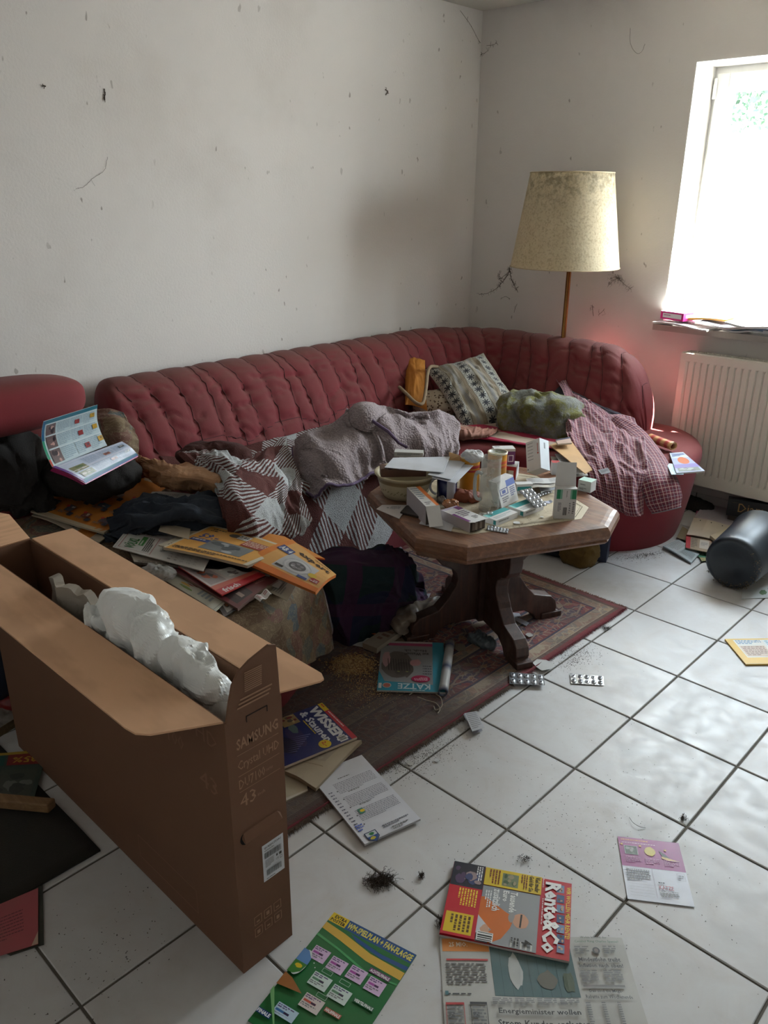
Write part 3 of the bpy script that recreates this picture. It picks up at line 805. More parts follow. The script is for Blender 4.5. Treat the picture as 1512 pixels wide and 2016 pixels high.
TA = math.radians(63.5); U = A(math.cos(TA), math.sin(TA), 0); Vv = A(-U[1], U[0], 0); TC = A(1.565, -1.855, 0); TZ = .52
# centre of the top from its measured edges
TC = U * -.967 + Vv * -2.229
hx, hy, chm = .388, .36, .125
def octo(k): 
    a, b, c_ = hx - k, hy - k, chm - k * .4142
    return [(-a + c_, -b), (a - c_, -b), (a, -b + c_), (a, b - c_), (a - c_, b), (-a + c_, b), (-a, b - c_), (-a, -b + c_)]
def otp(k, z): return np.array([TC + U * x + Vv * y + A(0, 0, z) for x, y in octo(k)])
ct = empty('coffee_table', TC, 'octagonal oak coffee table with a cream inlay and carved cross legs, covered in medicine boxes', 'table')
q = MB(); q.grid([otp(k, z) for k, z in ((.05, TZ - .070), (.030, TZ - .070), (.014, TZ - .066), (.006, TZ - .056), (.010, TZ - .050), (.003, TZ - .045), (0, TZ - .034), (.002, TZ - .018), (.010, TZ - .005), (.022, TZ - .001), (.035, TZ), (.092, TZ), (.094, TZ - .0015))], close_v=True)
q.f.append(tuple(range(7, -1, -1))); q.f.append(tuple(range(q.n - 8, q.n))); q.m += [0, 0]
obj('tabletop', q, M['oak'], parent=ct)
def inlay_mat():
    t = T('cream_tooled_inlay'); v = t.vec(); p = t.pos()
    c = t.mix(t.noise(v, 6, 5), rgb(200, 188, 164), rgb(172, 156, 128))
    d = t.ramp(t.noise(v, 9, 6, .7), ((.48, g4(0)), (.7, g4(.75)))); c = t.mix(d, c, rgb(112, 90, 66))
    sp = t.ramp(t.voro(v, 60), ((0, g4(.8)), (.09, g4(0)))); c = t.mix(t.math('MULTIPLY', sp, d), c, rgb(60, 40, 28))
    return t.done(c, .5, t.bump(t.noise(v, 60, 3), .2, .001))
M['inlay'] = inlay_mat()
q = MB(); q.grid([otp(.094, TZ - .0016), otp(.0945, TZ + .0002)], close_v=True); q.f.append(tuple(range(q.n - 8, q.n))); q.m.append(0)
inl = obj('inlay_panel', q, M['inlay'], parent=ct)
q = MB(); q.grid([otp(.112, TZ + .0006), otp(.1145, TZ + .0006)], close_v=True); q.grid([otp(.1185, TZ + .0006), otp(.1195, TZ + .0006)], close_v=True)
obj('gilt_line', q, simple('dark_gilt', rgb(96, 84, 50), rgb(70, 60, 40), 20, .4, Metallic=.3), parent=inl)
# scrolled legs: four identical arms round a centre block
leg_prof = [(.02, .0), (.30, .0), (.318, .012), (.318, .028), (.30, .034), (.305, .045), (.298, .075), (.275, .098), (.235, .108), (.200, .118), (.180, .140), (.160, .162), (.150, .180), (.132, .205), (.126, .235), (.134, .262), (.156, .282), (.190, .298), (.214, .325), (.220, .365), (.214, .405), (.198, .436), (.192, .452), (.02, .452)]
def leg(a, L=1.0):
    d = A(math.cos(a), math.sin(a), 0); w = A(-d[1], d[0], 0) * .026; c = TC
    lp = [(.02, .0)] + leg_prof[1:]
    # hollow foot: the board arches between centre and foot
    lp = [(.02, .055), (.16, .055), (.20, .03), (.215, .004)] + leg_prof[1:]
    f0 = [c + d * x * L - w + A(0, 0, z) for x, z in lp]; f1 = [c + d * x * L + w + A(0, 0, z) for x, z in lp]; n_ = len(lp)
    q = MB(); q.add(f0 + f1, [tuple(range(n_))] + [tuple(range(2 * n_ - 1, n_ - 1, -1))] + [(i, i + n_, (i + 1) % n_ + n_, (i + 1) % n_) for i in range(n_)])
    o = bevel(obj('leg', q, M['oakd'], parent=ct), .004, 2); return o
for k in range(4): leg(TA + k * PI / 2)
q = MB(); s_ = .045
for z0, z1, k in ((.055, .452, 1),): q.box(TC - U * s_ - Vv * s_ + A(0, 0, z0), U * 2 * s_, Vv * 2 * s_, A(0, 0, z1 - z0))
obj('centre_post', q, M['oakd'], parent=ct)
for k in range(4):
    a = TA + k * PI / 2; d = A(math.cos(a), math.sin(a), 0); w = A(-d[1], d[0], 0)
    q = MB(); q.box(TC + d * .235 - w * .032, d * .09, w * .064, A(0, 0, .030)); bevel(obj('foot', q, M['oakd'], parent=ct), .004, 2)

# ------------------------------------------------------------------ floor lamp
lx, ly = .867, -.305
lamp = empty('floor_lamp', (lx, ly - .0, 0), 'floor lamp with a dusty cream drum shade on a brass pole behind the sofa', 'lamp')
ly2 = -.075
def shade_mat():
    t = T('mottled_parchment'); p = t.pos()
    c = t.mix(t.noise(p, 14, 6, .7), rgb(228, 216, 190), rgb(200, 184, 150))
    sp = t.ramp(t.noise(p, 95, 3, .6), ((.5, g4(0)), (.62, g4(.5)))); c = t.mix(sp, c, rgb(170, 150, 116))
    up_ = t.n('MapRange', Value=t.sep(p, 2), i1=1.45, i2=1.66, i3=0.0, i4=.75)
    gr = t.ramp(t.noise(p, 30, 5, .7), ((.45, g4(0)), (.6, g4(1)))); c = t.mix(t.math('MULTIPLY', up_, gr), c, rgb(108, 92, 68))
    b = t.t.nodes.new('ShaderNodeBsdfPrincipled'); b.inputs['Roughness'].default_value = .8; t.put(b, 'Base Color', c)
    t.put(b, 'Normal', t.bump(t.noise(p, 110, 3), .35, .003))
    tr = t.t.nodes.new('ShaderNodeBsdfTranslucent'); t.put(tr, 'Color', c); mx_ = t.t.nodes.new('ShaderNodeMixShader'); mx_.inputs[0].default_value = .38
    t.t.links.new(b.outputs[0], mx_.inputs[1]); t.t.links.new(tr.outputs[0], mx_.inputs[2]); t.t.links.new(mx_.outputs[0], t.out.inputs[0]); return t.m
M['shade'] = shade_mat(); M['brass'] = simple('brass', rgb(196, 150, 88), rgb(150, 104, 60), 8, .24, Metallic=1.0)
 
z0, z1, rb, rtp = 1.200, 1.648, .276, .205; lp = A(lx - .030, ly, 0)
q = MB(); pr = [(rb, z0), (rtp, z1)]
n_ = 72; prof = [(rb + (rtp - rb) * t_, z0 + (z1 - z0) * t_) for t_ in np.linspace(0, 1, 14)]
q.lathe(prof + [(r_ - .002, z) for r_, z in prof[::-1]], lp, n_, capb=False)
obj('lamp_shade', q, M['shade'], parent=lamp, smooth=True)
q = MB()
for r_, z in ((rb, z0), (rtp, z1)): q = MB(); q.tube([(lp[0] + (r_ + .0005) * math.cos(a), ly + (r_ + .0005) * math.sin(a), z) for a in np.linspace(0, 2 * PI, 72, endpoint=False)], .0028, 6, closed=True, caps=False); obj('shade_rim', q, simple('rim_tape', rgb(190, 176, 148), rgb(160, 140, 108), 30, .8), parent=lamp, smooth=True)
q = MB(); q.tube([(lx, ly, .02), (lx, ly, 1.40)], .0125, 16); obj('pole', q, M['brass'], parent=lamp, smooth=True)
q = MB(); q.tube([(lx, ly, 1.40), (lx, ly, 1.46)], .018, 16); q.tube([(lp[0] - .205, ly, 1.6), (lp[0] + .205, ly, 1.6)], .002, 6); q.tube([(lp[0], ly - .205, 1.6), (lp[0], ly + .205, 1.6)], .002, 6); q.tube([(lx, ly, 1.46), (lx, ly, 1.6)], .003, 6)
obj('socket', q, M['brass'], parent=lamp, smooth=True)
q = MB(); q.lathe([(.002, 1.46), (.02, 1.47), (.032, 1.50), (.03, 1.53), (.015, 1.555), (.001, 1.56)], lp, 20); obj('bulb', q, simple('opal_glass', rgb(230), None, 5, .2), parent=lamp, smooth=True)
q = MB(); q.lathe([(.11, 0), (.11, .012), (.09, .022), (.02, .026), (.014, .03)], lp, 32, capt=True); obj('base', q, M['brass'], parent=lamp, smooth=True)
# ------------------------------------------------------------------ tall television carton
def card_mat(name, c1, c2, rough=.75):
    t = T(name); v = t.vec(); f = t.noise(t.mapv(v, (1, 1, 40)), 5, 3)
    c = t.mix(t.noise(v, 3, 5), c1, c2); c = t.mix(t.ramp(f, ((.45, g4(0)), (.6, g4(.18)))), c, rgb(110, 78, 52))
    return t.done(c, rough, t.bump(t.noise(v, 60, 3), .08, .001))
M['card'] = card_mat('brown_cardboard', rgb(114, 78, 55), rgb(102, 68, 47))  # brown deepened so the colour carries shade of the outer walls
M['cardin'] = card_mat('cardboard_inside', rgb(222, 176, 138), rgb(210, 164, 128))
M['cardprint'] = simple('pale_print_on_card', rgb(160, 122, 94), rgb(152, 114, 88), 20, .7)
bx0, bx1, by0, by1, bz = 1.005, 2.097, -3.402, -3.268, .632
box = empty('cardboard_box', ((bx0 + bx1) / 2, (by0 + by1) / 2, 0), 'tall open brown cardboard television carton standing on edge in the left foreground', 'box')
th = .005
q = MB()
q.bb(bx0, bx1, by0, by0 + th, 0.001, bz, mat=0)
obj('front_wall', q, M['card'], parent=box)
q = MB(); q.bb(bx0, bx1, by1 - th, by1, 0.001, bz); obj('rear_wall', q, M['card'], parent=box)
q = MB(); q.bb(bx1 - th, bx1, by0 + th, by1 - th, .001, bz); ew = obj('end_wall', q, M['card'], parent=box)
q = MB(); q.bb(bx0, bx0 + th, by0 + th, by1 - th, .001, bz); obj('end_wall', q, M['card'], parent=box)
q = MB(); q.bb(bx0 + th, bx1 - th, by0 + th, by1 - th, .001, .008); obj('bottom', q, M['card'], parent=box)
def flap(pts, mat, nm='flap', t_=.004):
    pts = [A(*p) for p in pts]; N = nrm(np.cross(pts[1] - pts[0], pts[2] - pts[0])); n_ = len(pts)
    q = MB(); q.add(pts + [p - N * t_ for p in pts], [tuple(range(n_)), tuple(range(2 * n_ - 1, n_ - 1, -1))] + [(i, (i + 1) % n_, (i + 1) % n_ + n_, i + n_) for i in range(n_)])
    return obj(nm, q, mat, parent=box)
fo = .128
flap([(bx0 + .01, by0, bz), (bx0 + .04, by0 - fo, bz - .012), (bx1 - .13, by0 - fo, bz - .008), (bx1 - .10, by0 - fo + .004, bz - .008), (bx1 - .075, by0 - fo + .02, bz - .006), (bx1 - .004, by0, bz)][::-1], M['cardin'])
flap([(bx0 + .01, by1, bz), (bx0 + .03, by1 + .11, bz + .004), (bx1 + .012, by1 + .095, bz + .006), (bx1 + .03, by1 + .085, bz + .006), (bx1 + .03, by1 + .075, bz + .005), (bx1 - .004, by1, bz)], M['cardin'])
# small end flap standing up
ef = [(bx1, by0 + .004, bz), (bx1, by1 - .003, bz), (bx1 + .002, by1 - .006, bz + .055), (bx1 + .006, by1 - .012, bz + .118), (bx1 + .007, by1 - .03, bz + .126), (bx1 + .006, by1 - .075, bz + .112), (bx1 + .005, by0 + .035, bz + .098), (bx1 + .003, by0 + .02, bz + .075), (bx1 + .001, by0 + .012, bz + .04)]
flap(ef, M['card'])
lf = [(bx0, by1 - .003, bz), (bx0, by0 + .004, bz), (bx0 - .10, by0 + .01, bz + .045), (bx0 - .115, by0 + .03, bz + .052), (bx0 - .115, by1 - .03, bz + .052), (bx0 - .10, by1 - .01, bz + .045)]
flap(lf, M['cardin'])
# printing on the end wall (reads upright on the +x face)
def onface(name, els, mat, parent):
    q = MB(); els(q); return obj(name, q, mat, parent=parent, kind='stuff')
def wtext(q, s, y0, y1, z0, z1, x, bold=.0, col=None):
    v, f = text_mesh(s, bold); lo = v.min(0); hi = v.max(0); u = (v - lo) / (hi - lo)
    q.add(np.column_stack([np.full(len(v), x), y0 + u[:, 0] * (y1 - y0), z0 + u[:, 1] * (z1 - z0)]), f, col)
def els(q):
    x = bx1 + .0006
    wtext(q, 'SAMSUNG', by0 + .022, by1 - .012, .560, .585, x, .02)
    wtext(q, 'Crystal UHD', by0 + .022, by1 - .012, .508, .535, x, .004)
    wtext(q, 'DU7100', by0 + .022, by0 + .085, .470, .492, x, .004)
    wtext(q, 'series', by0 + .088, by0 + .104, .476, .484, x)
    wtext(q, '43', by0 + .022, by0 + .060, .425, .455, x, .0); wtext(q, 'inch', by0 + .064, by0 + .082, .430, .438, x)
    for z in (.548, .500, .463): q.box((x - .0001, by0 + .022, z), (0, .1, 0), (.0002, 0, 0), (0, 0, .0012))
    # symbols at the foot
    for k in range(6):
        yy = by0 + .035 + (k % 3) * .026; z_ = .075 + (k // 3) * .032
        for a, b, c_, d in ((0, .02, 0, .0016), (0, .02, .022, .0016), (0, .0016, 0, .0236), (.0184, .0016, 0, .0236)): q.box((x - .0001, yy + a, z_ + c_), (0, b, 0), (.0002, 0, 0), (0, 0, d))
        q.box((x - .0001, yy + .006, z_ + .006), (0, .008, 0), (.0002, 0, 0), (0, 0, .010 - .006 * (k % 2)))
onface('box_print', els, M['cardprint'], box)
def els(q):
    x0_ = bx1 + .0045
    y0_ = by0 + .045
    for k in range(10): q.box((bx1 + .0028 + .003 * k / 10, y0_ + .002, bz + .048 + k * .0045), (0, .040, 0), (.0003, 0, 0), (.0002, 0, .0028))
    for k in range(3): q.box((bx1 + .0022, by0 + .028 + k * .004, bz + .018 + k * .008), (0, .075, 0), (.0003, 0, 0), (0, 0, .0035))
onface('flap_print', els, M['cardprint'], box)
def ftext(q, s, x0, x1, z0, z1, y, bold=0):
    v, f = text_mesh(s, bold); lo = v.min(0); hi = v.max(0); u = (v - lo) / (hi - lo)
    q.add(np.column_stack([x0 + u[:, 0] * (x1 - x0), np.full(len(v), y), z0 + u[:, 1] * (z1 - z0)]), f)
def els(q):
    y = by0 - .0006
    ftext(q, 'Crystal UHD', bx1 - .30, bx1 - .03, .545, .590, y, .0); ftext(q, 'DU7100', bx1 - .30, bx1 - .15, .49, .525, y); ftext(q, '43', bx1 - .10, bx1 - .04, .44, .48, y)
    for a, b, c_, d in ((bx1 - .40, .24, .05, .0025), (bx1 - .40, .24, .115, .0025), (bx1 - .40, .0025, .05, .067), (bx1 - .16, .0025, .05, .067)): q.box((a, y, c_), (b, 0, 0), (0, .0002, 0), (0, 0, d))
onface('box_print', els, simple('faint_print', rgb(128, 90, 66), rgb(122, 84, 60), 20, .7), box)
# creases and the handle hole: flat dark faces paint the shade in them
q = MB(); R_, hy_ = .016, .036; yc, zc = (by0 + by1) / 2 + .0, .348
oval = [(yc + hy_ * s_ + R_ * math.cos(a), zc + R_ * math.sin(a)) for s_, a0 in ((1, -PI / 2), (-1, PI / 2)) for a in np.linspace(a0, a0 + PI, 9)]
q.add([(bx1 + .0006, y_, z_) for y_, z_ in oval], [tuple(range(len(oval)))])
obj('handle_shade', q, simple('gap_shade', rgb(22, 14, 10), None, 5, .9), parent=box)
q = MB(); q.add([(bx1 + .0012 + (.006 if z_ < zc else 0), yc + (y_ - yc) * .95 + .0015, z_ + .0030) for y_, z_ in oval], [tuple(range(len(oval)))]); 
obj('handle_tab', q, M['card'], parent=box)
q = MB(); q.box((bx1 + .0004, by0 + .048, bz - .008), (0, .05, 0), (.0006, 0, 0), (0, 0, .0022)); q.box((bx1 + .0004, by0 + .048, bz - .02), (0, .0018, 0), (.0006, 0, 0), (0, 0, .013)); q.box((bx1 + .0004, by0 + .097, bz - .02), (0, .0018, 0), (.0006, 0, 0), (0, 0, .013))
obj('slot', q, simple('slot_shade', rgb(40, 24, 16), None, 5, .9), parent=box)
# white shipping label
pg = Page(70, 100, rgb(214, 216, 222))
pg.text('QU43DU7199U', 6, 6, 62, 13, K_, .02); pg.para(6, 16, 60, 20, 1, GR)
def bars(pg, x0, y0, x1, y1, c=K_, seed=1, lo=.6, hi=2.2):
    R = random.Random(seed); x = x0
    while x < x1:
        w = R.uniform(lo, hi) * pg.w / 100; pg.rect(x, y0, min(x + w, x1), y1, c); x += w + R.uniform(lo, hi) * pg.w / 100
bars(pg, 5, 22, 60, 38); pg.para(6, 41, 34, 62, 6, GR); pg.rect(42, 42, 47, 48, K_); pg.rect(52, 42, 60, 49, K_); pg.text('CE', 40, 52, 50, 58, K_); pg.frame(54, 52, 61, 60, 1, K_)
bars(pg, 8, 68, 56, 84, seed=4); pg.para(5, 89, 52, 93, 1, K_)
ly0, ly1 = by0 + .066, by0 + .121
sheet('shipping_label', pg, [A(bx1 + .0008, ly0, .300), A(bx1 + .0008, ly1, .300), A(bx1 + .0008, ly1, .205), A(bx1 + .0008, ly0, .205)], th=.0004, parent=box)

# foam sacks and packing inside the carton
def foam():
    t = T('milky_foam_film'); v = t.vec(); c = t.mix(t.noise(v, 12, 4), rgb(242, 243, 242), rgb(226, 228, 226))
    return t.done(c, .3, t.bump(t.noise(v, 22, 4), .3, .006), Subsurface__Weight=.3, Subsurface__Radius=(.03, .03, .03))
M['foam'] = foam()
def sack(name, c, r, seed, yaw, label, amp=.035, freq=13, **kw):
    return lump(name, c, r, M['foam'], amp=amp, freq=freq, seed=seed, nu=90, nv=50, yaw=yaw, power=2.6, smooth=False, label=label, cat='packaging', **kw)
yc = (by0 + by1) / 2
sack('foam_sack', (1.89, yc + .002, .575), (.105, .036, .085), 5, 0, 'milky white foam sack nearest the open end of the tall carton', .018, 12)
sack('foam_sack', (1.70, yc, .605), (.135, .042, .095), 9, 0, 'largest milky white foam sack bulging from the middle of the carton', .020, 10)
sack('foam_sack', (1.55, yc - .028, .60), (.05, .022, .05), 13, .0, 'small pointed flap of white film left of the big foam sack', .020, 17)
# marks printed on the sack
q = MB(); p0 = Pz(327, 1308, .60)
# grey moulded pulp insert
q = MB(); G = []
for i, x in enumerate(np.linspace(1.30, 1.60, 30)):
    row = []
    for j, z in enumerate(np.linspace(.30, .665, 24)):
        jag = .012 * vn(A(x * 40, z * 4, 0)) if j == 23 else 0
        row.append((x, yc - .032 + .012 * math.sin(x * 30) + .006 * vn(A(x * 25, z * 25, 2)), z + (jag - .05 * max(0, (x - 1.5) / .1) - .02 * max(0, (1.38 - x) / .05)) * (j / 23)))
    G.append(row)
q.slab(G, .022); obj('pulp_tray', q, simple('grey_pulp', rgb(168, 158, 146), rgb(140, 130, 118), 20, .9), smooth=False, label='grey-beige moulded pulp insert standing at the back inside the carton', cat='packaging')
q = MB()
cf = T('clear_film'); 
b = cf.t.nodes.new('ShaderNodeBsdfPrincipled'); b.inputs['Roughness'].default_value = .15; b.inputs['Base Color'].default_value = rgb(200, 196, 190); b.inputs['Alpha'].default_value = .35
cf.t.links.new(b.outputs[0], cf.out.inputs[0]); M['film'] = cf.m
lump('plastic_film', (2.03, yc, .545), (.040, .035, .065), M['film'], amp=.01, freq=18, seed=3, nu=60, nv=40, power=3, label='clear plastic film crumpled in the open end of the carton', cat='packaging')

# ------------------------------------------------------------------ overturned waste bin
ax = nrm(Pz(1590, 985, .155) - Pz(1446, 1108, .118)); bc = Pz(1441, 1110, .118)
ax = nrm(A(ax[0], ax[1], .06))
M['bin'] = simple('dark_plastic', rgb(44, 52, 60), rgb(34, 40, 48), 6, .38)
bn = empty('waste_bin', (bc[0] + ax[0] * .15, bc[1] + ax[1] * .15, 0), 'dark grey plastic waste bin lying on its side by the radiator', 'bin')
q = MB(); q.lathe([(.001, .012), (.055, .012), (.060, .006), (.085, .006), (.092, 0), (.106, .0), (.113, .006), (.116, .02), (.117, .05), (.127, .30), (.133, .305), (.133, .312), (.123, .312), (.113, .05), (.001, .03)], bc, 48, axis=ax, capb=False)
obj('bucket', q, M['bin'], parent=bn, smooth=True)
q = MB(); R = random.Random(2); uu = nrm(np.cross(ax, A(0, 0, 1))); ww = np.cross(uu, ax)
for k in range(260):
    a = R.gauss(-.9, .75); r_ = R.uniform(.090, .117); p = bc - ax * .001 + r_ * (math.cos(a) * uu * 1 + math.sin(a) * ww)
    s_ = R.uniform(.0008, .0026); q.box(p, nrm([R.random() - .5 for _ in range(3)]) * s_, nrm([R.random() - .5 for _ in range(3)]) * s_ * 2, ax * -s_)
obj('dirt_crust', q, simple('dried_dirt', rgb(140, 124, 98), rgb(110, 94, 72), 50, .9), parent=bn, kind='stuff')
# ------------------------------------------------------------------ soft things on the sofa
def Pd(x, y, D):
    return CAM + _ray(x, y) * D
def fleece_mat(name, c1, c2, sc=260, st=.8):
    t = T(name); p = t.pos(); v_ = t.n('TexVoronoi', out=0, _feature='F1', Vector=p, Scale=float(sc))
    c = t.mix(t.noise(p, 8, 4), c1, c2); c = t.mix(t.ramp(v_, ((0.1, g4(0)), (.7, g4(.45)))), c, tuple(x * .45 for x in c1[:3]) + (1,))
    h = t.math('SUBTRACT', 1.0, v_)
    return t.done(c, .95, t.bump(h, st, .004))
def check_mat():
    t = T('brown_white_check_fleece'); uvn = t.vec('UV'); r = t.mapv(uvn, (1, 1, 1), (0, 0, math.radians(41)))
    cell = .150; a = t.math('DIVIDE', t.sep(r, 0), cell); b = t.math('DIVIDE', t.sep(r, 1), cell)
    fa = t.math('GREATER_THAN', t.math('FRACT', t.math('MULTIPLY', a, .5)), .5); fb = t.math('GREATER_THAN', t.math('FRACT', t.math('MULTIPLY', b, .5)), .5)
    p = t.pos(); wob = t.math('MULTIPLY', t.noise(p, 30, 2), .006)
    st_ = t.math('GREATER_THAN', t.math('FRACT', t.math('DIVIDE', t.math('ADD', t.math('ADD', t.sep(uvn, 0), t.math('MULTIPLY', t.sep(uvn, 1), .45)), wob), .0185)), .5)
    both = t.math('MULTIPLY', fa, fb); any_ = t.math('MAXIMUM', fa, fb)
    br, wh = rgb(84, 36, 30), rgb(176, 178, 178)
    c = t.mix(st_, br, wh)
    c = t.mix(both, c, wh); c = t.mix(any_, br, c)
    v_ = t.n('TexVoronoi', out=0, _feature='F1', Vector=p, Scale=230.0)
    c = t.mix(t.ramp(v_, ((.2, g4(0)), (.8, g4(.35)))), c, rgb(60, 40, 36))
    return t.done(c, .95, t.bump(t.math('SUBTRACT', 1.0, v_), .6, .004))
M['check'] = check_mat()
ctrl = []
for y, hem in ((-2.50, .03), (-2.30, .03), (-2.05, .04), (-1.85, .05), (-1.72, .12), (-1.58, .26), (-1.40, .34), (-1.25, .38)):
    ctrl.append([(.385, y, .51), (.50, y, .474), (.68, y, .470), (.84, y, .470), (.905, y, .435), (.915, y, .40 - (.40 - hem) * .4), (.922, y, hem)])
ctrl = np.array(ctrl); ctrl[0, :4, 2] += .05; ctrl[1, 1:4, 2] += .03; ctrl[0, :, 1] += .02
o, Pc = cloth('checked_blanket', ctrl, 130, 100, M['check'], amp=.006, freq=6, seed=4, th=.008, stretch=(1.5, .7), flip=True,
   label='brown and white checked fleece blanket spread over the sofa seat and hanging down its front', cat='blanket')
# rumpled end of a second throw, by the chaise
C2 = [[(352, 905, .60), (385, 893, .61), (430, 895, .60), (480, 905, .58), (560, 868, .56)],
      [(372, 918, .60), (400, 905, .62), (440, 912, .63), (490, 925, .58), (570, 895, .54)],
      [(420, 945, .58), (440, 940, .61), (480, 950, .59), (540, 950, .54), (585, 930, .50)],
      [(436, 985, .56), (462, 985, .58), (500, 995, .55), (545, 990, .50), (590, 965, .48)],
      [(446, 1025, .52), (480, 1032, .54), (520, 1042, .50), (560, 1035, .475), (600, 1000, .475)],
      [(452, 1052, .46), (490, 1066, .48), (530, 1070, .46), (575, 1066, .455), (615, 1035, .46)]]
C2 = [[Pz(*q_) for q_ in r_] for r_ in C2]
o, _ = cloth('checked_blanket', C2, 90, 90, M['check'], amp=.020, freq=7, seed=8, th=.008, stretch=(.6, 1.8),
   label='rumpled brown and white striped throw bunched up between the chaise and the sofa seat', cat='blanket')
M['fleece'] = fleece_mat('mauve_grey_sherpa', rgb(158, 144, 144), rgb(132, 118, 120), 120, 1.0)
M['piping'] = simple('purple_stitching', rgb(98, 78, 104), rgb(78, 62, 86), 60, .9)
C3 = [[(574, 880, .50), (600, 852, .62), (640, 840, .62), (690, 822, .64), (715, 806, .68), (755, 800, .67), (800, 810, .66), (850, 812, .63), (888, 828, .57)],
      [(575, 900, .485), (605, 866, .60), (640, 868, .58), (695, 850, .60), (722, 826, .66), (760, 822, .64), (800, 826, .62), (850, 828, .60), (896, 846, .54)],
      [(578, 925, .475), (618, 890, .56), (655, 888, .58), (700, 872, .58), (735, 850, .60), (765, 846, .62), (805, 848, .59), (850, 848, .57), (898, 868, .52)],
      [(588, 948, .47), (635, 912, .545), (668, 906, .555), (708, 896, .54), (745, 878, .56), (775, 870, .58), (810, 872, .56), (852, 872, .54), (899, 888, .50)],
      [(604, 965, .465), (640, 950, .48), (676, 938, .50), (715, 924, .485), (752, 912, .49), (782, 900, .52), (815, 895, .51), (855, 894, .50), (896, 900, .485)],
      [(618, 974, .463), (650, 970, .463), (684, 958, .463), (722, 944, .463), (756, 932, .463), (788, 918, .464), (820, 912, .464), (858, 908, .464), (890, 908, .464)]]
C3 = [[Pz(*q) for q in r] for r in C3]
C3 = np.array(C3)
fl_o, Pf = cloth('fleece_blanket', C3, 130, 170, M['fleece'], amp=.032, freq=5.6, seed=11, th=.012, stretch=(.6, 1.25), label='mauve-grey sherpa fleece blanket with purple edging heaped on the sofa seat', cat='blanket')
q = MB(); q.tube(Pf[-1, ::2], .006, 6); q.tube(Pf[::2, 0], .006, 6)
obj('blanket_edging', q, M['piping'], parent=fl_o, smooth=True)
q = MB(); q.tube([Pz(716, 812, .69), Pz(735, 830, .66), Pz(765, 850, .645), Pz(785, 872, .60), Pz(800, 880, .57)], .007, 6); obj('blanket_edging', q, M['piping'], parent=fl_o, smooth=True)

# cream and crimson striped bedding on the seat
def bed_mat():
    t = T('cream_crimson_bedding'); u = t.sep(t.vec('UV'), 0)
    c = t.ramp(t.math('FRACT', t.math('DIVIDE', u, .36)), ((0, rgb(176, 156, 140)), (.30, rgb(168, 146, 130)), (.34, rgb(160, 34, 66)), (.52, rgb(182, 164, 148)), (.86, rgb(160, 34, 66))), True)
    return t.done(c, .85, t.bump(t.noise(t.pos(), 20, 4), .3, .01))
M['bed'] = bed_mat()
cloth('bedding', [[(.60, -.40, .50), (.95, -.42, .50), (1.25, -.45, .49)], [(.55, -.75, .465), (.95, -.75, .47), (1.3, -.75, .465)], [(.60, -1.05, .465), (.95, -1.0, .468), (1.3, -.93, .465)], [(.78, -1.26, .462), (1.0, -1.08, .464), (1.3, -.985, .46)]], 60, 60, M['bed'], amp=.006, freq=5, seed=6, th=.006, label='cream and crimson striped bedding on the sofa seat behind the coffee table', cat='bedding', flip=False)
cloth('salmon_cloth', [[Pz(885, 835, .50), Pz(930, 845, .49), Pz(985, 848, .48)], [Pz(890, 850, .50), Pz(930, 855, .50), Pz(975, 850, .485)], [Pz(895, 862, .475), Pz(930, 864, .475), Pz(965, 858, .475)]], 50, 60, simple('salmon_cotton', rgb(158, 112, 94), rgb(132, 90, 76), 9, .9), amp=.012, freq=16, seed=2, th=.004, stretch=(.5, 1.6), label='crumpled salmon pink cloth sticking out below the patterned cushion', cat='cloth')

def quadpillow(name, cs, th, mat, **kw):
    cs = [np.asarray(c, float) for c in cs]; c = sum(cs) / 4
    U_ = (cs[1] + cs[2] - cs[0] - cs[3]) / 4; V_ = (cs[2] + cs[3] - cs[0] - cs[1]) / 4
    return pillow(name, c, U_, V_, nrm(np.cross(V_, U_)), th, mat, **kw)
def knit_mat():
    t = T('snowflake_knit'); uvn = t.vec('UV'); v = t.sep(uvn, 0); u = t.sep(uvn, 1)
    band = t.math('FRACT', t.math('ADD', t.math('DIVIDE', v, .135), .12))
    base = t.ramp(band, ((0, rgb(128, 114, 94)), (.14, rgb(104, 90, 70)), (.17, rgb(158, 156, 146)), (.60, rgb(108, 96, 76)), (.63, rgb(146, 138, 122)), (.76, rgb(138, 136, 132)), (.90, rgb(146, 138, 122))), True)
    inb = t.math('MULTIPLY', t.math('GREATER_THAN', band, .18), t.math('LESS_THAN', band, .60))
    # eight-armed motif, repeated along the band
    cx = t.math('SUBTRACT', t.math('FRACT', t.math('DIVIDE', u, .050)), .5); cy = t.math('DIVIDE', t.math('SUBTRACT', band, .39), .40)
    ax_ = t.math('ABSOLUTE', cx); ay_ = t.math('ABSOLUTE', cy)
    r_ = t.math('SQRT', t.math('ADD', t.math('MULTIPLY', cx, cx), t.math('MULTIPLY', cy, cy)))
    arm = t.math('MINIMUM', t.math('MINIMUM', ax_, ay_), t.math('MULTIPLY', t.math('ABSOLUTE', t.math('SUBTRACT', ax_, ay_)), .75))
    m = t.math('MULTIPLY', t.math('LESS_THAN', arm, .062), t.math('LESS_THAN', r_, .42))
    dots = t.math('GREATER_THAN', t.math('SINE', t.math('MULTIPLY', t.math('ADD', u, v), 700.0)), .2)
    half = t.math('MULTIPLY', t.math('GREATER_THAN', r_, .5), dots)
    m = t.math('MULTIPLY', t.math('MAXIMUM', m, t.math('MULTIPLY', half, .6)), inb)
    c = t.mix(m, base, rgb(40, 40, 46))
    rib = t.math('SINE', t.math('MULTIPLY', v, 900.0))
    return t.done(c, .95, t.bump(t.math('ADD', rib, t.noise(t.pos(), 160, 2)), .3, .0015), Sheen__Weight=.2)
M['knit'] = knit_mat()
b0 = 4.02
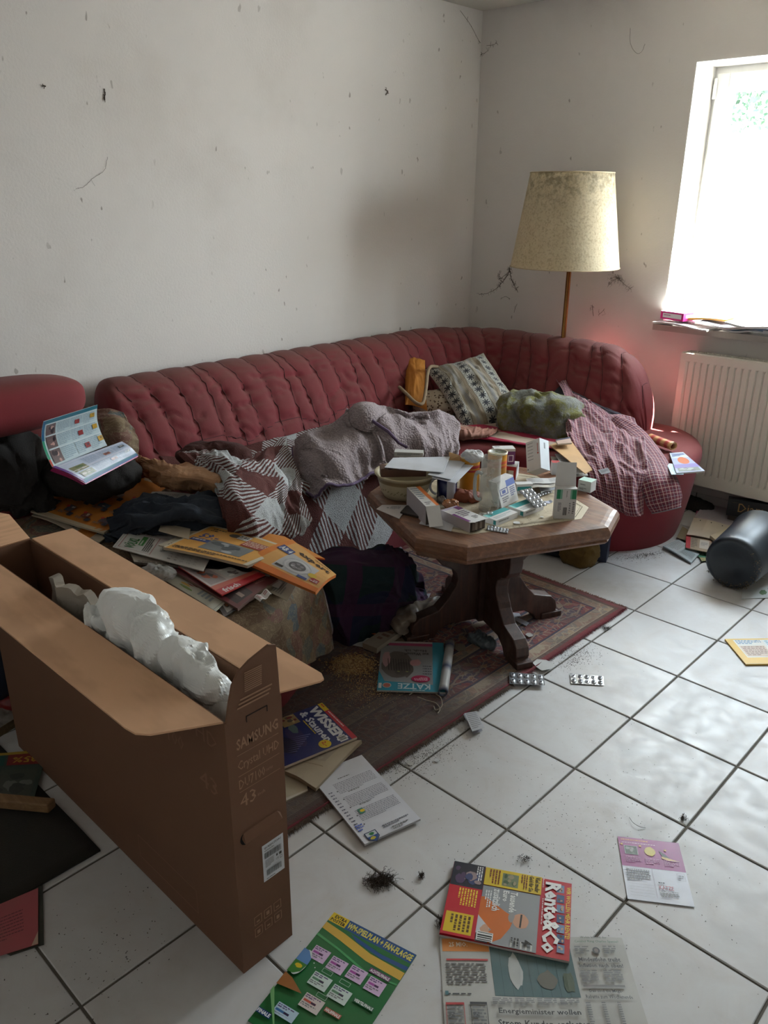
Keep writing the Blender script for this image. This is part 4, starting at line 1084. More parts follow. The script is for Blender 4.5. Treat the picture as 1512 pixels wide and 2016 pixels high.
quadpillow('patterned_cushion', [Pd(834, 728, 4.34), Pd(956, 694, 4.40), Pd(1034, 818, 4.12), Pd(922, 856, 4.00)], .065, M['knit'], amp=.010, freq=12, seed=5, n=64, pinch=.07,
   label='grey and brown snowflake-patterned knitted cushion leaning in the sofa corner', cat='cushion')
def leop_mat():
    t = T('leopard_print'); p = t.pos(); v = t.n('TexVoronoi', out=0, _feature='F1', Vector=p, Scale=62.0)
    m = t.ramp(v, ((.28, g4(1)), (.34, g4(0)))); k = t.ramp(v, ((.10, g4(1)), (.14, g4(0))))
    c = t.mix(m, rgb(172, 158, 138), rgb(52, 36, 28)); c = t.mix(k, c, rgb(140, 100, 62))
    return t.done(c, .8, t.bump(t.noise(p, 30, 3), .2, .004))
M['leopard'] = leop_mat()
lump('leopard_cushion', Pd(862, 800, 4.30), (.115, .10, .075), M['leopard'], amp=.012, freq=9, seed=4, yaw=.6, label='leopard print cushion squashed beneath the knitted cushion', cat='cushion')
def yel():
    t = T('mustard_cotton'); p = t.pos(); c = t.mix(t.noise(p, 7, 5), rgb(186, 122, 36), rgb(150, 88, 22))
    return t.done(c, .8, t.bump(t.noise(p, 34, 4), .35, .004))
M['yellow'] = yel()
quadpillow('yellow_cushion', [Pd(790, 694, 4.40), Pd(842, 712, 4.42), Pd(836, 806, 4.20), Pd(803, 800, 4.20)], .045, M['yellow'], amp=.006, freq=9, seed=7, n=40, pinch=.06,
   label='mustard yellow cushion standing upright in the sofa corner', cat='cushion')
q = MB(); q.tube(crom([Pd(786, 762, 4.20), Pd(800, 775, 4.14), Pd(818, 792, 4.10), Pd(832, 794, 4.10), Pd(838, 770, 4.14), Pd(842, 735, 4.20), Pd(848, 722, 4.26), Pd(862, 722, 4.30)], 40), .009, 7)
obj('cloth_strap', q, simple('beige_webbing', rgb(152, 132, 106), rgb(122, 104, 82), 30, .9), smooth=True, label='twisted beige cloth strap around the yellow cushion', cat='strap')
def moss():
    t = T('mossy_green_plush'); p = t.pos(); c = t.mix(t.ramp(t.noise(p, 13, 6, .7), ((.45, g4(0)), (.56, g4(1)))), rgb(128, 128, 120), rgb(116, 112, 54))
    c = t.mix(t.ramp(t.noise(p, 5, 3), ((.5, g4(0)), (.7, g4(.7)))), c, rgb(44, 42, 38))
    return t.done(c, .95, t.bump(t.noise(p, 80, 5, .75), 1.0, .014), Sheen__Weight=.08)
M['moss'] = moss()
lump('plush_cushion', Pd(1062, 834, 3.98), (.19, .12, .125), M['moss'], amp=.034, freq=7, seed=15, yaw=.55, power=2.6, nu=90, nv=60, label='mossy green and grey plush cushion between the knitted cushion and the plaid shirt', cat='cushion')

# plaid shirt
def plaid_mat():
    t = T('burgundy_plaid_cotton'); uvn = t.vec('UV'); u = t.sep(uvn, 0); v = t.sep(uvn, 1)
    def line(x, per, w, off=0.0): return t.math('LESS_THAN', t.math('FRACT', t.math('ADD', t.math('DIVIDE', x, per), off)), w)
    c = t.mix(t.noise(t.pos(), 6, 3), rgb(112, 32, 52), rgb(94, 26, 44))
    dk = t.math('MULTIPLY', t.math('ADD', line(u, .026, .34, .2), line(v, .026, .34, .2)), .38); c = t.mix(dk, c, rgb(58, 30, 48))
    l = t.math('MULTIPLY', t.math('ADD', line(u, .0130, .11), line(v, .0130, .11)), .42); c = t.mix(l, c, rgb(220, 190, 196))
    l2 = t.math('MULTIPLY', t.math('MAXIMUM', line(u, .026, .07, .55), line(v, .026, .07, .55)), .38); c = t.mix(l2, c, rgb(205, 185, 160))
    return t.done(c, .85, t.bump(t.noise(t.pos(), 300, 2), .15, .001), Sheen__Weight=.15)
M['plaid'] = plaid_mat()
SB = [[(1095, 748, 4.22), (1112, 752, 4.20), (1130, 778, 4.12), (1160, 800, 4.06), (1205, 822, 3.98), (1248, 830, 3.92)],
      [(1112, 785, 4.06), (1128, 790, 4.02), (1152, 806, 3.94), (1180, 826, 3.90), (1216, 846, 3.84), (1262, 852, 3.78)],
      [(1114, 822, 3.90), (1135, 826, 3.84), (1165, 834, 3.80), (1195, 850, 3.76), (1226, 866, 3.72), (1270, 872, 3.66)],
      [(1116, 862, 3.72), (1142, 868, 3.68), (1172, 872, 3.66), (1202, 882, 3.62), (1232, 894, 3.60), (1272, 900, 3.56)],
      [(1134, 902, 3.58), (1156, 906, 3.54), (1182, 910, 3.52), (1210, 916, 3.50), (1238, 922, 3.48), (1272, 930, 3.48)],
      [(1152, 938, 3.48), (1172, 942, 3.44), (1194, 948, 3.42), (1216, 952, 3.42), (1242, 958, 3.42), (1270, 956, 3.44)],
      [(1164, 966, 3.46), (1182, 974, 3.42), (1200, 984, 3.40), (1222, 996, 3.40), (1244, 1004, 3.40), (1266, 996, 3.42)],
      [(1170, 972, 3.46), (1190, 988, 3.42), (1206, 998, 3.40), (1228, 1012, 3.40), (1250, 1018, 3.40), (1263, 1012, 3.42)]]
SB = np.array([[Pd(*q) for q in r] for r in SB])
sh_o, Ps = cloth('plaid_shirt', SB, 150, 110, M['plaid'], amp=.021, freq=9, seed=21, th=.003, stretch=(.55, 1.5), label='burgundy and white plaid shirt thrown over the rounded right end of the sofa', cat='shirt')
# sleeve: a flattened tapering tube ending in a cuff
cl = crom([Pd(1205, 832, 3.86), Pd(1245, 862, 3.76), Pd(1278, 905, 3.58), Pd(1296, 945, 3.45), Pd(1306, 978, 3.42), Pd(1312, 1004, 3.42)], 70)
wd_ = np.interp(np.linspace(0, 1, 70), [0, .25, .6, .85, 1], [.050, .070, .082, .078, .062]); rings = []
for i, c in enumerate(cl):
    tg = nrm(cl[min(i + 1, 69)] - cl[max(i - 1, 0)]); wv = nrm(np.cross(tg, _fw)); nv_ = nrm(np.cross(wv, tg)); 
    if nv_ @ _fw > 0: nv_ = -nv_
    a = np.linspace(0, 2 * PI, 48, endpoint=False)
    bump_ = 1 + .16 * ridge(np.stack([np.cos(a) * 1.6 + i * .02, np.sin(a) * 1.6, np.full(48, i * .085)], 1), 3, 3)
    rings.append(c + wd_[i] * np.outer(np.cos(a), wv) + .026 * np.outer(np.sin(a) * bump_, nv_))
rings = np.array(rings); uvs = uvlen(rings) * A(1, .9) + .01
q = MB(); q.grid(rings[:64], None, 0, uvs[:64], close_v=True); obj('sleeve', q, M['plaid'], parent=sh_o, smooth=True)
q = MB(); q.grid(rings[62:], None, 0, uvs[62:], close_v=True); q.tube(rings[-1], .0025, 5, closed=True, caps=False, mat=1); obj('cuff', q, [M['plaid'], simple('grey_cuff_edge', rgb(120, 112, 116), None, 30, .9)], parent=sh_o, smooth=True)
cloth('shirt_tail', [[Pd(1082, 772, 4.24), Pd(1098, 752, 4.24), Pd(1118, 752, 4.24)], [Pd(1098, 790, 4.14), Pd(1128, 778, 4.12), Pd(1160, 790, 4.10)], [Pd(1160, 800, 4.07), Pd(1195, 806, 4.02), Pd(1212, 812, 4.00)], [Pd(1210, 838, 3.95), Pd(1235, 832, 3.93), Pd(1250, 828, 3.92)]], 60, 40,
      simple('slate_cotton', rgb(74, 70, 78), rgb(54, 50, 58), 12, .9), amp=.008, freq=9, seed=9, th=.003, parent=sh_o)
q = MB(); G = Ps[20:44, 92:108] + A(0, 0, .004)

# dark plaid blanket on the floor
def dplaid():
    t = T('navy_green_plaid_wool'); p = t.pos(); r = t.mapv(p, (1, 1, 1), (.3, .2, .6))
    c = t.mix(t.math('GREATER_THAN', t.math('FRACT', t.math('DIVIDE', t.sep(r, 0), .22)), .5), rgb(18, 22, 50), rgb(12, 34, 36))
    m = t.math('GREATER_THAN', t.math('FRACT', t.math('DIVIDE', t.sep(r, 1), .17)), .68); c = t.mix(t.math('MULTIPLY', m, .8), c, rgb(54, 18, 50))
    m = t.math('GREATER_THAN', t.math('FRACT', t.math('DIVIDE', t.sep(r, 2), .19)), .74); c = t.mix(t.math('MULTIPLY', m, .7), c, rgb(58, 20, 52))
    return t.done(c, .97, t.bump(t.noise(p, 240, 3), .5, .002))
M['dplaid'] = dplaid()
BL = [[(628, 1100, .30), (660, 1082, .33), (695, 1076, .33), (735, 1082, .32), (785, 1096, .27), (810, 1112, .20)],
      [(632, 1130, .30), (665, 1110, .34), (705, 1100, .35), (745, 1105, .34), (795, 1120, .26), (826, 1140, .14)],
      [(640, 1165, .25), (675, 1150, .28), (715, 1140, .30), (755, 1140, .28), (800, 1150, .20), (832, 1160, .06)],
      [(650, 1205, .16), (690, 1195, .18), (728, 1185, .20), (762, 1180, .17), (800, 1178, .10), (828, 1176, .02)],
      [(656, 1240, .06), (695, 1240, .06), (730, 1232, .07), (760, 1222, .06), (790, 1205, .04), (815, 1190, .01)],
      [(650, 1262, .01), (695, 1265, .01), (732, 1255, .01), (765, 1240, .01), (790, 1215, .01), (815, 1195, .008)]]
BL = np.array([[Pz(*q) for q in r] for r in BL])
cloth('tartan_blanket', BL, 110, 110, M['dplaid'], amp=.028, freq=6, seed=31, th=.01, stretch=(.8, 1.1), label='dark navy, green and purple plaid blanket heaped on the rug between chaise and coffee table', cat='blanket')

# ------------------------------------------------------------------ cloths on the chaise
M['denim'] = simple('dark_denim', rgb(38, 46, 58), rgb(24, 30, 40), 14, .92, 160, .5, .003)
JN = [[(232, 1012, .46), (290, 985, .50), (350, 985, .52), (410, 975, .53), (455, 985, .50), (470, 1010, .48)],
      [(222, 1028, .47), (285, 1005, .53), (345, 1000, .55), (405, 998, .55), (458, 1008, .52), (476, 1030, .48)],
      [(215, 1042, .47), (280, 1022, .53), (340, 1018, .54), (400, 1018, .54), (455, 1030, .51), (474, 1050, .47)],
      [(210, 1058, .45), (270, 1046, .47), (330, 1044, .48), (395, 1046, .48), (448, 1058, .46), (468, 1066, .45)],
      [(208, 1072, .435), (262, 1066, .436), (325, 1066, .436), (390, 1068, .436), (440, 1072, .436), (462, 1072, .436)]]
JN = np.array([[Pz(*q) for q in r] for r in JN])
cloth('jeans', JN, 80, 130, M['denim'], amp=.022, freq=13, seed=17, th=.006, stretch=(1.5, .6), label='crumpled dark blue jeans on the chaise behind the calendar sheets', cat='jeans')
M['charcoal'] = simple('charcoal_knit', rgb(46, 42, 40), rgb(30, 27, 26), 9, .97, 200, .5, .003)
DK = [[(-90, 850, .72), (0, 845, .76), (50, 850, .73), (78, 868, .66), (88, 900, .60)],
      [(-90, 890, .72), (0, 885, .72), (48, 890, .70), (80, 905, .62), (94, 930, .56)],
      [(-90, 935, .62), (0, 930, .64), (50, 935, .62), (82, 945, .56), (100, 962, .52)],
      [(-90, 980, .52), (0, 975, .54), (48, 978, .53), (84, 985, .50), (102, 992, .47)],
      [(-90, 1015, .44), (0, 1012, .445), (50, 1014, .445), (90, 1014, .44), (118, 1010, .437)]]
DK = np.array([[Pz(*q) for q in r] for r in DK])
cloth('dark_cardigan', DK, 80, 90, M['charcoal'], amp=.020, freq=8, seed=23, th=.008, stretch=(.8, 1.2), label='black-brown cardigan heaped below the headrest of the chaise at the left edge', cat='clothing')
OC = [[Pd(186, 806, 2.98), Pd(215, 804, 2.97), Pd(243, 812, 2.97)], [Pd(192, 835, 2.95), Pd(228, 832, 2.92), Pd(258, 845, 2.96)], [Pd(200, 865, 2.93), Pd(235, 862, 2.90), Pd(268, 872, 2.96)], [Pd(205, 895, 2.93), Pd(240, 892, 2.92), Pd(271, 900, 2.96)]]
cloth('tapestry_cushion', OC, 60, 60, M['brocade'], amp=.012, freq=9, seed=41, th=.05, label='faded floral tapestry cushion wedged between chaise and sofa back', cat='cushion')
# brown paper bag
def kraft(name='kraft_paper', c1=rgb(176, 132, 94), c2=rgb(152, 110, 76)):
    t = T(name); p = t.pos(); c = t.mix(t.noise(p, 9, 4), c1, c2)
    return t.done(c, .7, t.bump(t.voro(p, 22), .5, .01))
M['kraft'] = kraft()
KB = [[(272, 893, .60), (300, 905, .60), (345, 915, .60), (395, 917, .60), (440, 924, .58), (460, 935, .56)],
      [(266, 905, .56), (300, 916, .59), (345, 926, .60), (395, 930, .61), (436, 938, .60), (459, 945, .56)],
      [(270, 915, .53), (298, 928, .57), (340, 940, .59), (390, 944, .60), (428, 955, .59), (452, 962, .55)],
      [(276, 918, .51), (300, 940, .52), (338, 955, .54), (382, 960, .54), (418, 972, .53), (446, 974, .51)],
      [(282, 922, .50), (305, 945, .50), (338, 960, .50), (380, 966, .50), (414, 980, .50), (440, 978, .50)]]
KB = np.array([[Pz(*q) for q in r] for r in KB])
P_ = patch(KB, 26, 40); N_ = gnormal(P_); uv = uvlen(P_)
P_ += N_ * (.012 * ridge(np.stack([uv[..., 0] * 14, uv[..., 1] * 12, 0 * uv[..., 0] + 2], 2), 2, 6))[..., None]
q = MB(); q.slab(P_, .0015, None, 0); kb = obj('paper_bag', q, M['kraft'], smooth=False, label='crumpled brown paper bag with black print lying on the chaise', cat='bag')
for k in range(3):
    q = MB()
    v_, f_ = text_mesh('GSW'[k], .0); u_ = (v_ - v_.min(0)) / (v_.max(0) - v_.min(0)); o_ = P_[5 + k, 21 + k * 3] + A(0, 0, .012)
    q.add([o_ + _rt * (a * .014) + nrm(A(-.7, .7, .2)) * (b * .016) for a, b in u_], f_)
    obj('bag_print', q, simple('black_ink', rgb(30), None, 5, .7), parent=kb)
# ------------------------------------------------------------------ papers on the chaise
Z0 = .432
lump('brown_throw', Pz(418, 900, .585), (.14, .05, .045), simple('brown_fleece', rgb(72, 34, 28), rgb(52, 24, 20), 12, .97, 150, .6, .003), amp=.012, freq=10, seed=6, yaw=.75, label='dark brown fleece roll between the paper bag and the sofa back', cat='blanket')
OR = rgb(204, 128, 48); OR2 = rgb(214, 148, 70); TEAL = rgb(40, 110, 130); MAG = rgb(176, 40, 110)
PHOT = [rgb(150, 128, 116), rgb(96, 84, 92), rgb(190, 160, 120), rgb(120, 60, 60), rgb(80, 96, 110)]
def flyer(pg, seed, n=9, cols=3, y0=.16):
    R = random.Random(seed); w = pg.w; h = pg.h; rows = (n + cols - 1) // cols
    for k in range(n):
        cx = (k % cols + .5) / cols * w * .94 + w * .03; cy = (y0 + (k // cols + .5) / rows * (.96 - y0)) * h
        bw = w / cols * .36; bh = h / rows * (1 - y0) * .34; c = PHOT[R.randrange(5)]
        pg.photo(cx - bw * R.uniform(.5, .9), cy - bh * R.uniform(.5, .9), cx + bw * R.uniform(.3, .8), cy + bh * .35, [c, PHOT[k % 5], rgb(200, 190, 180)], 4, k); pg.para(cx - bw, cy + bh * .5, cx + bw * .4, cy + bh * .95, 2, GR)
        pg.rect(cx + bw * .35, cy + bh * .3, cx + bw * 1.0, cy + bh * .95, rgb(60, 64, 80)); pg.ell(cx - bw * .6, cy - bh * .5, bw * .22, bh * .22, rgb(200, 60, 50), 8)
# crossword page
pg = Page(20, 28, rgb(196, 188, 172)); pg.rect(1.5, 4, 2.2, 26, rgb(60, 90, 96))
for i in range(6):
    for j in range(6):
        if (i * 7 + j * 3) % 4 == 0: pg.rect(4 + i * 2.3, 4 + j * 2.3, 6 + i * 2.3, 6 + j * 2.3, rgb(60, 50, 46))
for i in range(7): pg.rect(4 + i * 2.3 - .15, 3.8, 4 + i * 2.3, 18, GR); pg.rect(3.8, 4 + i * 2.3 - .15, 18, 4 + i * 2.3, GR)
sheet('crossword_page', pg, fl([(76, 946), (172, 912), (240, 960), (98, 975)], .462), label='grey crossword page sticking out left of the open magazine', cat='newspaper')
# orange electronics leaflet, several newsprint leaves
pg = Page(40, 28, OR); pg.rect(0, 0, 40, 1.2, rgb(190, 176, 150)); pg.rect(0, 26.6, 40, 28, rgb(196, 180, 150)); pg.rect(0, 0, 1.4, 28, rgb(186, 172, 146)); pg.photo(3, 1.6, 15, 8, [rgb(62, 52, 62), rgb(110, 96, 110), rgb(170, 150, 130)], 7, 3)
flyer(pg, 5, 12, 4, .28)
pg.para(17, 3, 27, 5.5, 2, rgb(120, 40, 30))
sheet('advertising_leaflet', pg, fl([(205, 916), (334, 955), (204, 1049), (60, 1007)], [.474, .474, .462, .458]), th=.006, bend=lambda u, v: .010 * np.sin(u * 5 + 1) * np.sin(v * 3), seg=12, edge=rgb(176, 164, 142),
      label='wide orange electronics leaflet with many small product pictures, left on the chaise', cat='leaflet')
pg = Page(40, 28, rgb(178, 166, 146)); pg.para(3, 24, 38, 27, 3, GR); pg.rect(26, 25, 34, 28, OR)
sheet('newspaper', pg, fl([(215, 940), (340, 962), (196, 1066), (62, 1014)], [.455, .455, .445, .445]), th=.004, bend=lambda u, v: .006 * np.sin(u * 6), seg=8, label='yellowed newspaper beneath the wide orange leaflet', cat='newspaper')
# white letter with crest
pg = Page(21, 15, rgb(206, 204, 198)); pg.para(2, 2, 14, 9, 7, GR); pg.ell(15.5, 12, 2.2, 1.4, rgb(60, 66, 56)); pg.ell(15.5, 12, 1.3, .7, rgb(190, 190, 170)); pg.para(2, 11, 12, 13, 2, GR)
sheet('letter', pg, fl([(300, 968), (386, 972), (364, 1006), (268, 1000)], [.50, .52, .52, .49]), bend=lambda u, v: .004 * np.sin(u * 4), seg=6, label='white letter with a dark round crest lying on the jeans', cat='letter')
# open magazine: two leaves and the closed part
pg = Page(28, 21, rgb(186, 202, 206)); pg.rect(0, 0, 28, 2, TEAL); pg.rect(0, 0, 1.2, 10, rgb(40, 100, 140)); pg.rect(0, 10, 1.0, 18, rgb(60, 150, 120)); pg.rect(0, 18, .8, 21, rgb(190, 60, 40))
for i in range(3):
    pg.photo(1.8, 2.6 + i * 6, 6.4, 8 + i * 6, [rgb(110, 92, 92), rgb(60, 50, 56), rgb(190, 150, 140)], 5, i)
    for j in range(3): pg.para(7.2 + j * 6.6, 2.8 + i * 6, 13.2 + j * 6.6, 8 + i * 6, 7, rgb(150, 168, 182), .5)
    pg.photo(16 + i, 4.4 + i * 6, 18.4 + i, 6.6 + i * 6, [rgb(150, 60, 60), rgb(60, 60, 80)], 2, i); pg.photo(24 + i * .6, 3.6 + i * 6, 26.4 + i * .6, 5.8 + i * 6, [rgb(190, 150, 60), rgb(80, 80, 100)], 2, i)
    pg.rect(1.6, 2.25 + i * 6, 27.5, 2.45 + i * 6, rgb(225, 230, 232))
mg = empty('open_magazine', Pz(170, 925, .49), 'magazine lying open with pale blue pages and a magenta edge on the chaise', 'magazine')
TLc, TRc = Pd(86, 830, 2.50), Pd(192, 797, 2.74); BRc, BLc = Pd(211, 877, 2.86), Pd(103, 920, 2.62)
sheet('page', pg, [TLc, TRc, BRc, BLc], 'gloss', bend=lambda u, v: -.022 * np.sin(v * PI) * (1 - .2 * u), seg=12, parent=mg)
pg = Page(28, 21, rgb(178, 186, 204)); pg.rect(0, 0, 1, 21, rgb(96, 50, 130)); pg.rect(0, 19, 28, 21, rgb(40, 90, 140)); pg.rect(1, 17.6, 28, 19, TEAL)
for i in range(2):
    pg.photo(2 + i * .4, 6 + i * 6, 8, 11 + i * 5.6, [rgb(110, 110, 70), rgb(70, 90, 50), rgb(180, 170, 160)], 6, i + 4)
    for j in range(3): pg.para(9.2 + j * 6.2, 2 + i * 8, 14.8 + j * 6.2, 8.6 + i * 8, 8, rgb(140, 152, 176), .5)
    pg.photo(17, 5 + i * 7, 19.6, 7.4 + i * 7, [rgb(140, 80, 60), rgb(60, 60, 80)], 2, i); pg.photo(24, 3.6 + i * 7, 26.6, 6 + i * 7, [rgb(70, 80, 90), rgb(180, 170, 150)], 2, i)
    pg.rect(1.2, 1.4 + i * 8, 27.5, 1.7 + i * 8, rgb(222, 216, 224))
c4 = [Pd(103, 919, 2.62), Pd(240, 869, 2.88), Pd(272, 897, 2.92), Pd(169, 951, 2.70)]
lump('dark_cloth', Pd(180, 935, 2.98), (.17, .11, .08), M['charcoal'], amp=.015, freq=9, seed=4, yaw=.6, label='dark cloth heap propping up the open magazine', cat='cloth')
sheet('page', pg, c4, 'gloss', bend=lambda u, v: .008 * np.sin(v * PI), seg=10, parent=mg)
q = MB(); pgb = Page(28, 21, MAG)
c5 = [c - A(0, 0, .004) for c in c4]; pgb.emit(q, *c5, th=.018, bend=lambda u, v: .006 * np.sin(v * PI), seg=8, edge=MAG); obj('closed_pages', q, M['gloss'], parent=mg)
# calendar sheets
def calendar(pg, k):
    w, h = pg.w, pg.h
    for i in range(14): pg.ell(w * (.04 + i * .033 * 2), h * .02, w * .010, h * .008, K_, 8)
WHp = rgb(202, 200, 196)
pg = Page(21, 29, WHp); calendar(pg, 0); pg.frame(1.5, 1.4, 20, 12, .18, rgb(150, 50, 60)); pg.text('VÖLKL', 3, 2.4, 14, 6.4, rgb(40, 110, 50), .03); pg.rect(8, 6.8, 18, 8.4, rgb(60, 130, 60)); pg.para(8.6, 7.2, 17.4, 8.1, 1, WHp)
pg.para(3, 9, 18, 11.4, 4, K_); pg.text('März 2023', 7, 14, 15, 15.6, GR)
for i in range(5):
    for j in range(7): pg.text(str(i * 7 + j + 1), 2 + j * 2.6, 17.4 + i * 2, 3.1 + j * 2.6, 18.4 + i * 2, GR)
c = fl([(222, 1076), (249, 1043), (420, 1085), (400, 1124)], [.474, .474, .474, .474])
# reading direction runs up the left edge of the sheet
sheet('calendar_sheet', pg, [c[0], c[1], c[2], c[3]], label='white wall-calendar sheet with a green printer\'s logo, nearest the tall carton', cat='calendar', th=.003)
pg = Page(21, 29, rgb(196, 195, 192)); calendar(pg, 0); pg.text('23', 14, 15, 17, 16.6, K_); pg.para(3, 5, 12, 7, 2, GR); pg.frame(9, 2, 19, 9, .1, GR); pg.para(3, 18, 18, 27, 8, rgb(160, 160, 160))
c = fl([(246, 1046), (271, 1030), (470, 1075), (440, 1100)], .469)
sheet('calendar_sheet', pg, c, label='second white calendar sheet with a large 23, mostly under the first', cat='calendar', th=.002)
pg = Page(30, 21, rgb(150, 140, 128)); pg.para(1, 18, 29, 20.6, 3, K_)
sheet('newspaper', pg, fl([(255, 1085), (440, 1085), (531, 1131), (264, 1106)], .462), th=.007, edge=rgb(96, 92, 86), label='folded grey newspaper under the calendar sheets', cat='newspaper')
# beige envelope
pg = Page(22, 11, rgb(180, 166, 146)); pg.poly([(0, 0), (22, 0), (11, 7)], rgb(170, 156, 136))
sheet('envelope', pg, fl([(318, 1029), (375, 1041), (372, 1062), (312, 1045)], .505), label='beige envelope between the jeans and the second calendar sheet', cat='envelope')
# yellow-orange leaflet on top
pg = Page(30, 20, rgb(206, 150, 70)); pg.rect(0, 0, 30, 1.0, rgb(200, 188, 166)); pg.rect(28.4, 0, 30, 20, rgb(200, 190, 170)); pg.rect(0, 0, .8, 20, rgb(196, 184, 160))
pg.para(3, 2, 8, 4.4, 2, K_); pg.ell(12.4, 3.6, 2.0, 1.2, rgb(70, 66, 60)); pg.text('59.-', 3, 6, 10, 9.4, rgb(50, 70, 130), .03); pg.rect(2, 10, 11, 12, rgb(50, 70, 130)); pg.para(2.5, 10.4, 10.5, 11.6, 1, WHp)
pg.photo(9, 9, 24, 16, [rgb(110, 112, 112), rgb(70, 74, 76), rgb(160, 160, 160)], 9, 2); pg.rect(18, 4, 28, 8.4, rgb(150, 60, 56)); pg.para(18.4, 4.4, 27.6, 8, 4, rgb(200, 180, 160)); pg.rect(14, 2, 18, 5, WHp); pg.text('7.99', 14.2, 2.6, 17.6, 4.6, K_, .02); pg.para(2, 17.4, 28, 19.2, 2, K_)
ad = fl([(417, 1034), (571, 1078), (487, 1113), (321, 1077)], [.502, .497, .494, .504])
sheet('advertising_leaflet', pg, ad, th=.009, bend=lambda u, v: .005 * np.sin(u * 3.5) * (1 - .5 * v), seg=8, edge=rgb(180, 168, 146), label='yellow-orange newsprint leaflet with price tags, on top of the calendar sheets', cat='leaflet')
pg = Page(30, 20, rgb(186, 176, 158)); pg.para(2, 17, 28, 19, 2, K_)
sheet('newspaper', pg, fl([(410, 1030), (560, 1070), (480, 1112), (312, 1073)], [.492, .486, .484, .493]), th=.004, seg=6, bend=lambda u, v: .004 * np.sin(u * 4), label='beige newsprint leaves directly under the yellow-orange leaflet', cat='newspaper')
# orange leaflet with washing machine: the text faces away from the camera
pg = Page(24, 22, rgb(204, 152, 84)); pg.rect(0, 0, 24, 3.2, rgb(206, 110, 36)); pg.rect(21.5, 3, 24, 22, rgb(206, 120, 44))
pg.rect(4.5, 4.2, 17, 15.4, rgb(170, 168, 168)); pg.ell(10.6, 9.8, 5.0, 4.6, rgb(150, 150, 152), 26); pg.ell(10.6, 9.8, 4.3, 4.0, rgb(184, 182, 182), 26); pg.ell(10.6, 9.8, 3.0, 2.8, rgb(84, 80, 82), 22)
for k in range(5): pg.ell(10.6 + 1.6 * math.cos(k * 1.256), 9.8 + 1.5 * math.sin(k * 1.256), .75, .7, rgb(120, 116, 118), 8)
pg.rect(13.6, 5, 16.4, 6.2, K_); pg.rect(1.2, 5, 4.0, 8, rgb(160, 40, 56)); pg.para(1.5, 5.6, 3.8, 7.4, 2, WHp); pg.ell(4.4, 9, 1.5, 1.5, rgb(190, 160, 40)); pg.rect(4.8, 4.2, 8, 5.6, rgb(50, 70, 130)); pg.text('expert', 1.5, 16.4, 16, 19.6, rgb(50, 34, 26), .03, 180)
pg.rect(16.6, 13.4, 22.4, 17, rgb(52, 66, 120)); pg.text('AB 4', 17, 14, 22, 16.4, WHp, .03, 180); pg.para(2, 20.4, 15, 21.4, 1, rgb(120, 80, 40))
# page's own top edge faces the camera: TL = right end of near edge
lf = fl([(662, 1131), (575, 1068), (490, 1098), (621, 1166)], [.482, .498, .488, .478])
sheet('advertising_leaflet', pg, [lf[3], Pz(478, 1104, .488), Pz(575, 1062, .498), lf[0]][::1], th=.010, bend=lambda u, v: .008 * np.sin(v * PI), seg=8, edge=rgb(196, 110, 44), label='orange leaflet with a picture of a washing machine, hanging over the chaise corner', cat='leaflet')
pg = Page(24, 22, OR)
sheet('advertising_leaflet', pg, fl([(452, 1046), (560, 1056), (640, 1100), (500, 1090)], [.486, .49, .482, .48]), th=.005, edge=rgb(200, 100, 40), seg=6, bend=lambda u, v: .007 * np.sin(u * PI), label='orange leaflet lying under the washing machine leaflet', cat='leaflet')
# red and white magazine page
pg = Page(28, 20, rgb(188, 176, 172)); pg.rect(0, 0, 4, 20, rgb(170, 34, 44)); pg.text('frisch', .4, 2, 3.4, 9, WHp, .03, 90); pg.rect(4, 0, 7, 20, rgb(186, 96, 80)); pg.photo(8, 1, 22, 8, [rgb(150, 140, 140), rgb(186, 100, 70), rgb(90, 86, 90)], 8, 6); pg.photo(8, 9, 17, 16, [rgb(190, 188, 184), rgb(120, 110, 110), rgb(220, 216, 210)], 7, 8)
rp = fl([(350, 1116), (530, 1118), (523, 1136), (436, 1170)], .455)
sheet('magazine', pg, fl([(437, 1171), (349, 1113), (440, 1100), (522, 1131)], .462), 'gloss', th=.004, edge=rgb(180, 60, 56), label='red and white food magazine on the brown-red one', cat='magazine')
pg = Page(28, 20, rgb(104, 50, 54)); pg.photo(2, 8, 12, 19, [rgb(44, 34, 38), rgb(60, 44, 46)], 4, 4); pg.blob(19, 9, 5, 2.4, rgb(150, 118, 92), 12); pg.blob(24, 6, 3, 2, rgb(160, 130, 104), 12); pg.rect(6, 16.4, 8, 18.4, rgb(150, 130, 120)); pg.para(17, 15, 26, 17, 2, rgb(150, 110, 100))
sheet('magazine', pg, fl([(330, 1116), (510, 1104), (548, 1139), (468, 1198)], [.452, .455, .452, .444]), 'gloss', th=.010, edge=rgb(120, 92, 86), seg=8, bend=lambda u, v: .004 * np.sin(u * 4), label='brown-red magazine with a dark photo, second layer of the stack near the carton', cat='magazine')
pg = Page(28, 14, rgb(176, 174, 160)); pg.blob(10, 5, 3, 2, rgb(110, 130, 60)); pg.blob(16, 4, 3, 1.6, rgb(190, 150, 60)); pg.blob(20, 5, 1.4, 1, rgb(140, 40, 50)); pg.blob(23, 6, 1.4, 1, rgb(140, 40, 50)); pg.para(10, 8, 26, 12, 4, rgb(120, 130, 140)); pg.frame(.4, .4, 27.6, 13.6, .2, rgb(140, 140, 130))
sheet('leaflet', pg, fl([(322, 1140), (350, 1130), (447, 1183), (424, 1203)], .438), th=.003, label='pale leaflet with printed flowers beside the carton flap', cat='leaflet')
pg = Page(28, 14, rgb(36, 32, 34)); pg.rect(8, 0, 27, 12, rgb(150, 146, 140)); pg.ell(15, 5, 4, 3, rgb(30, 24, 24)); pg.ell(15, 5, 2.4, 1.8, rgb(120, 70, 30))
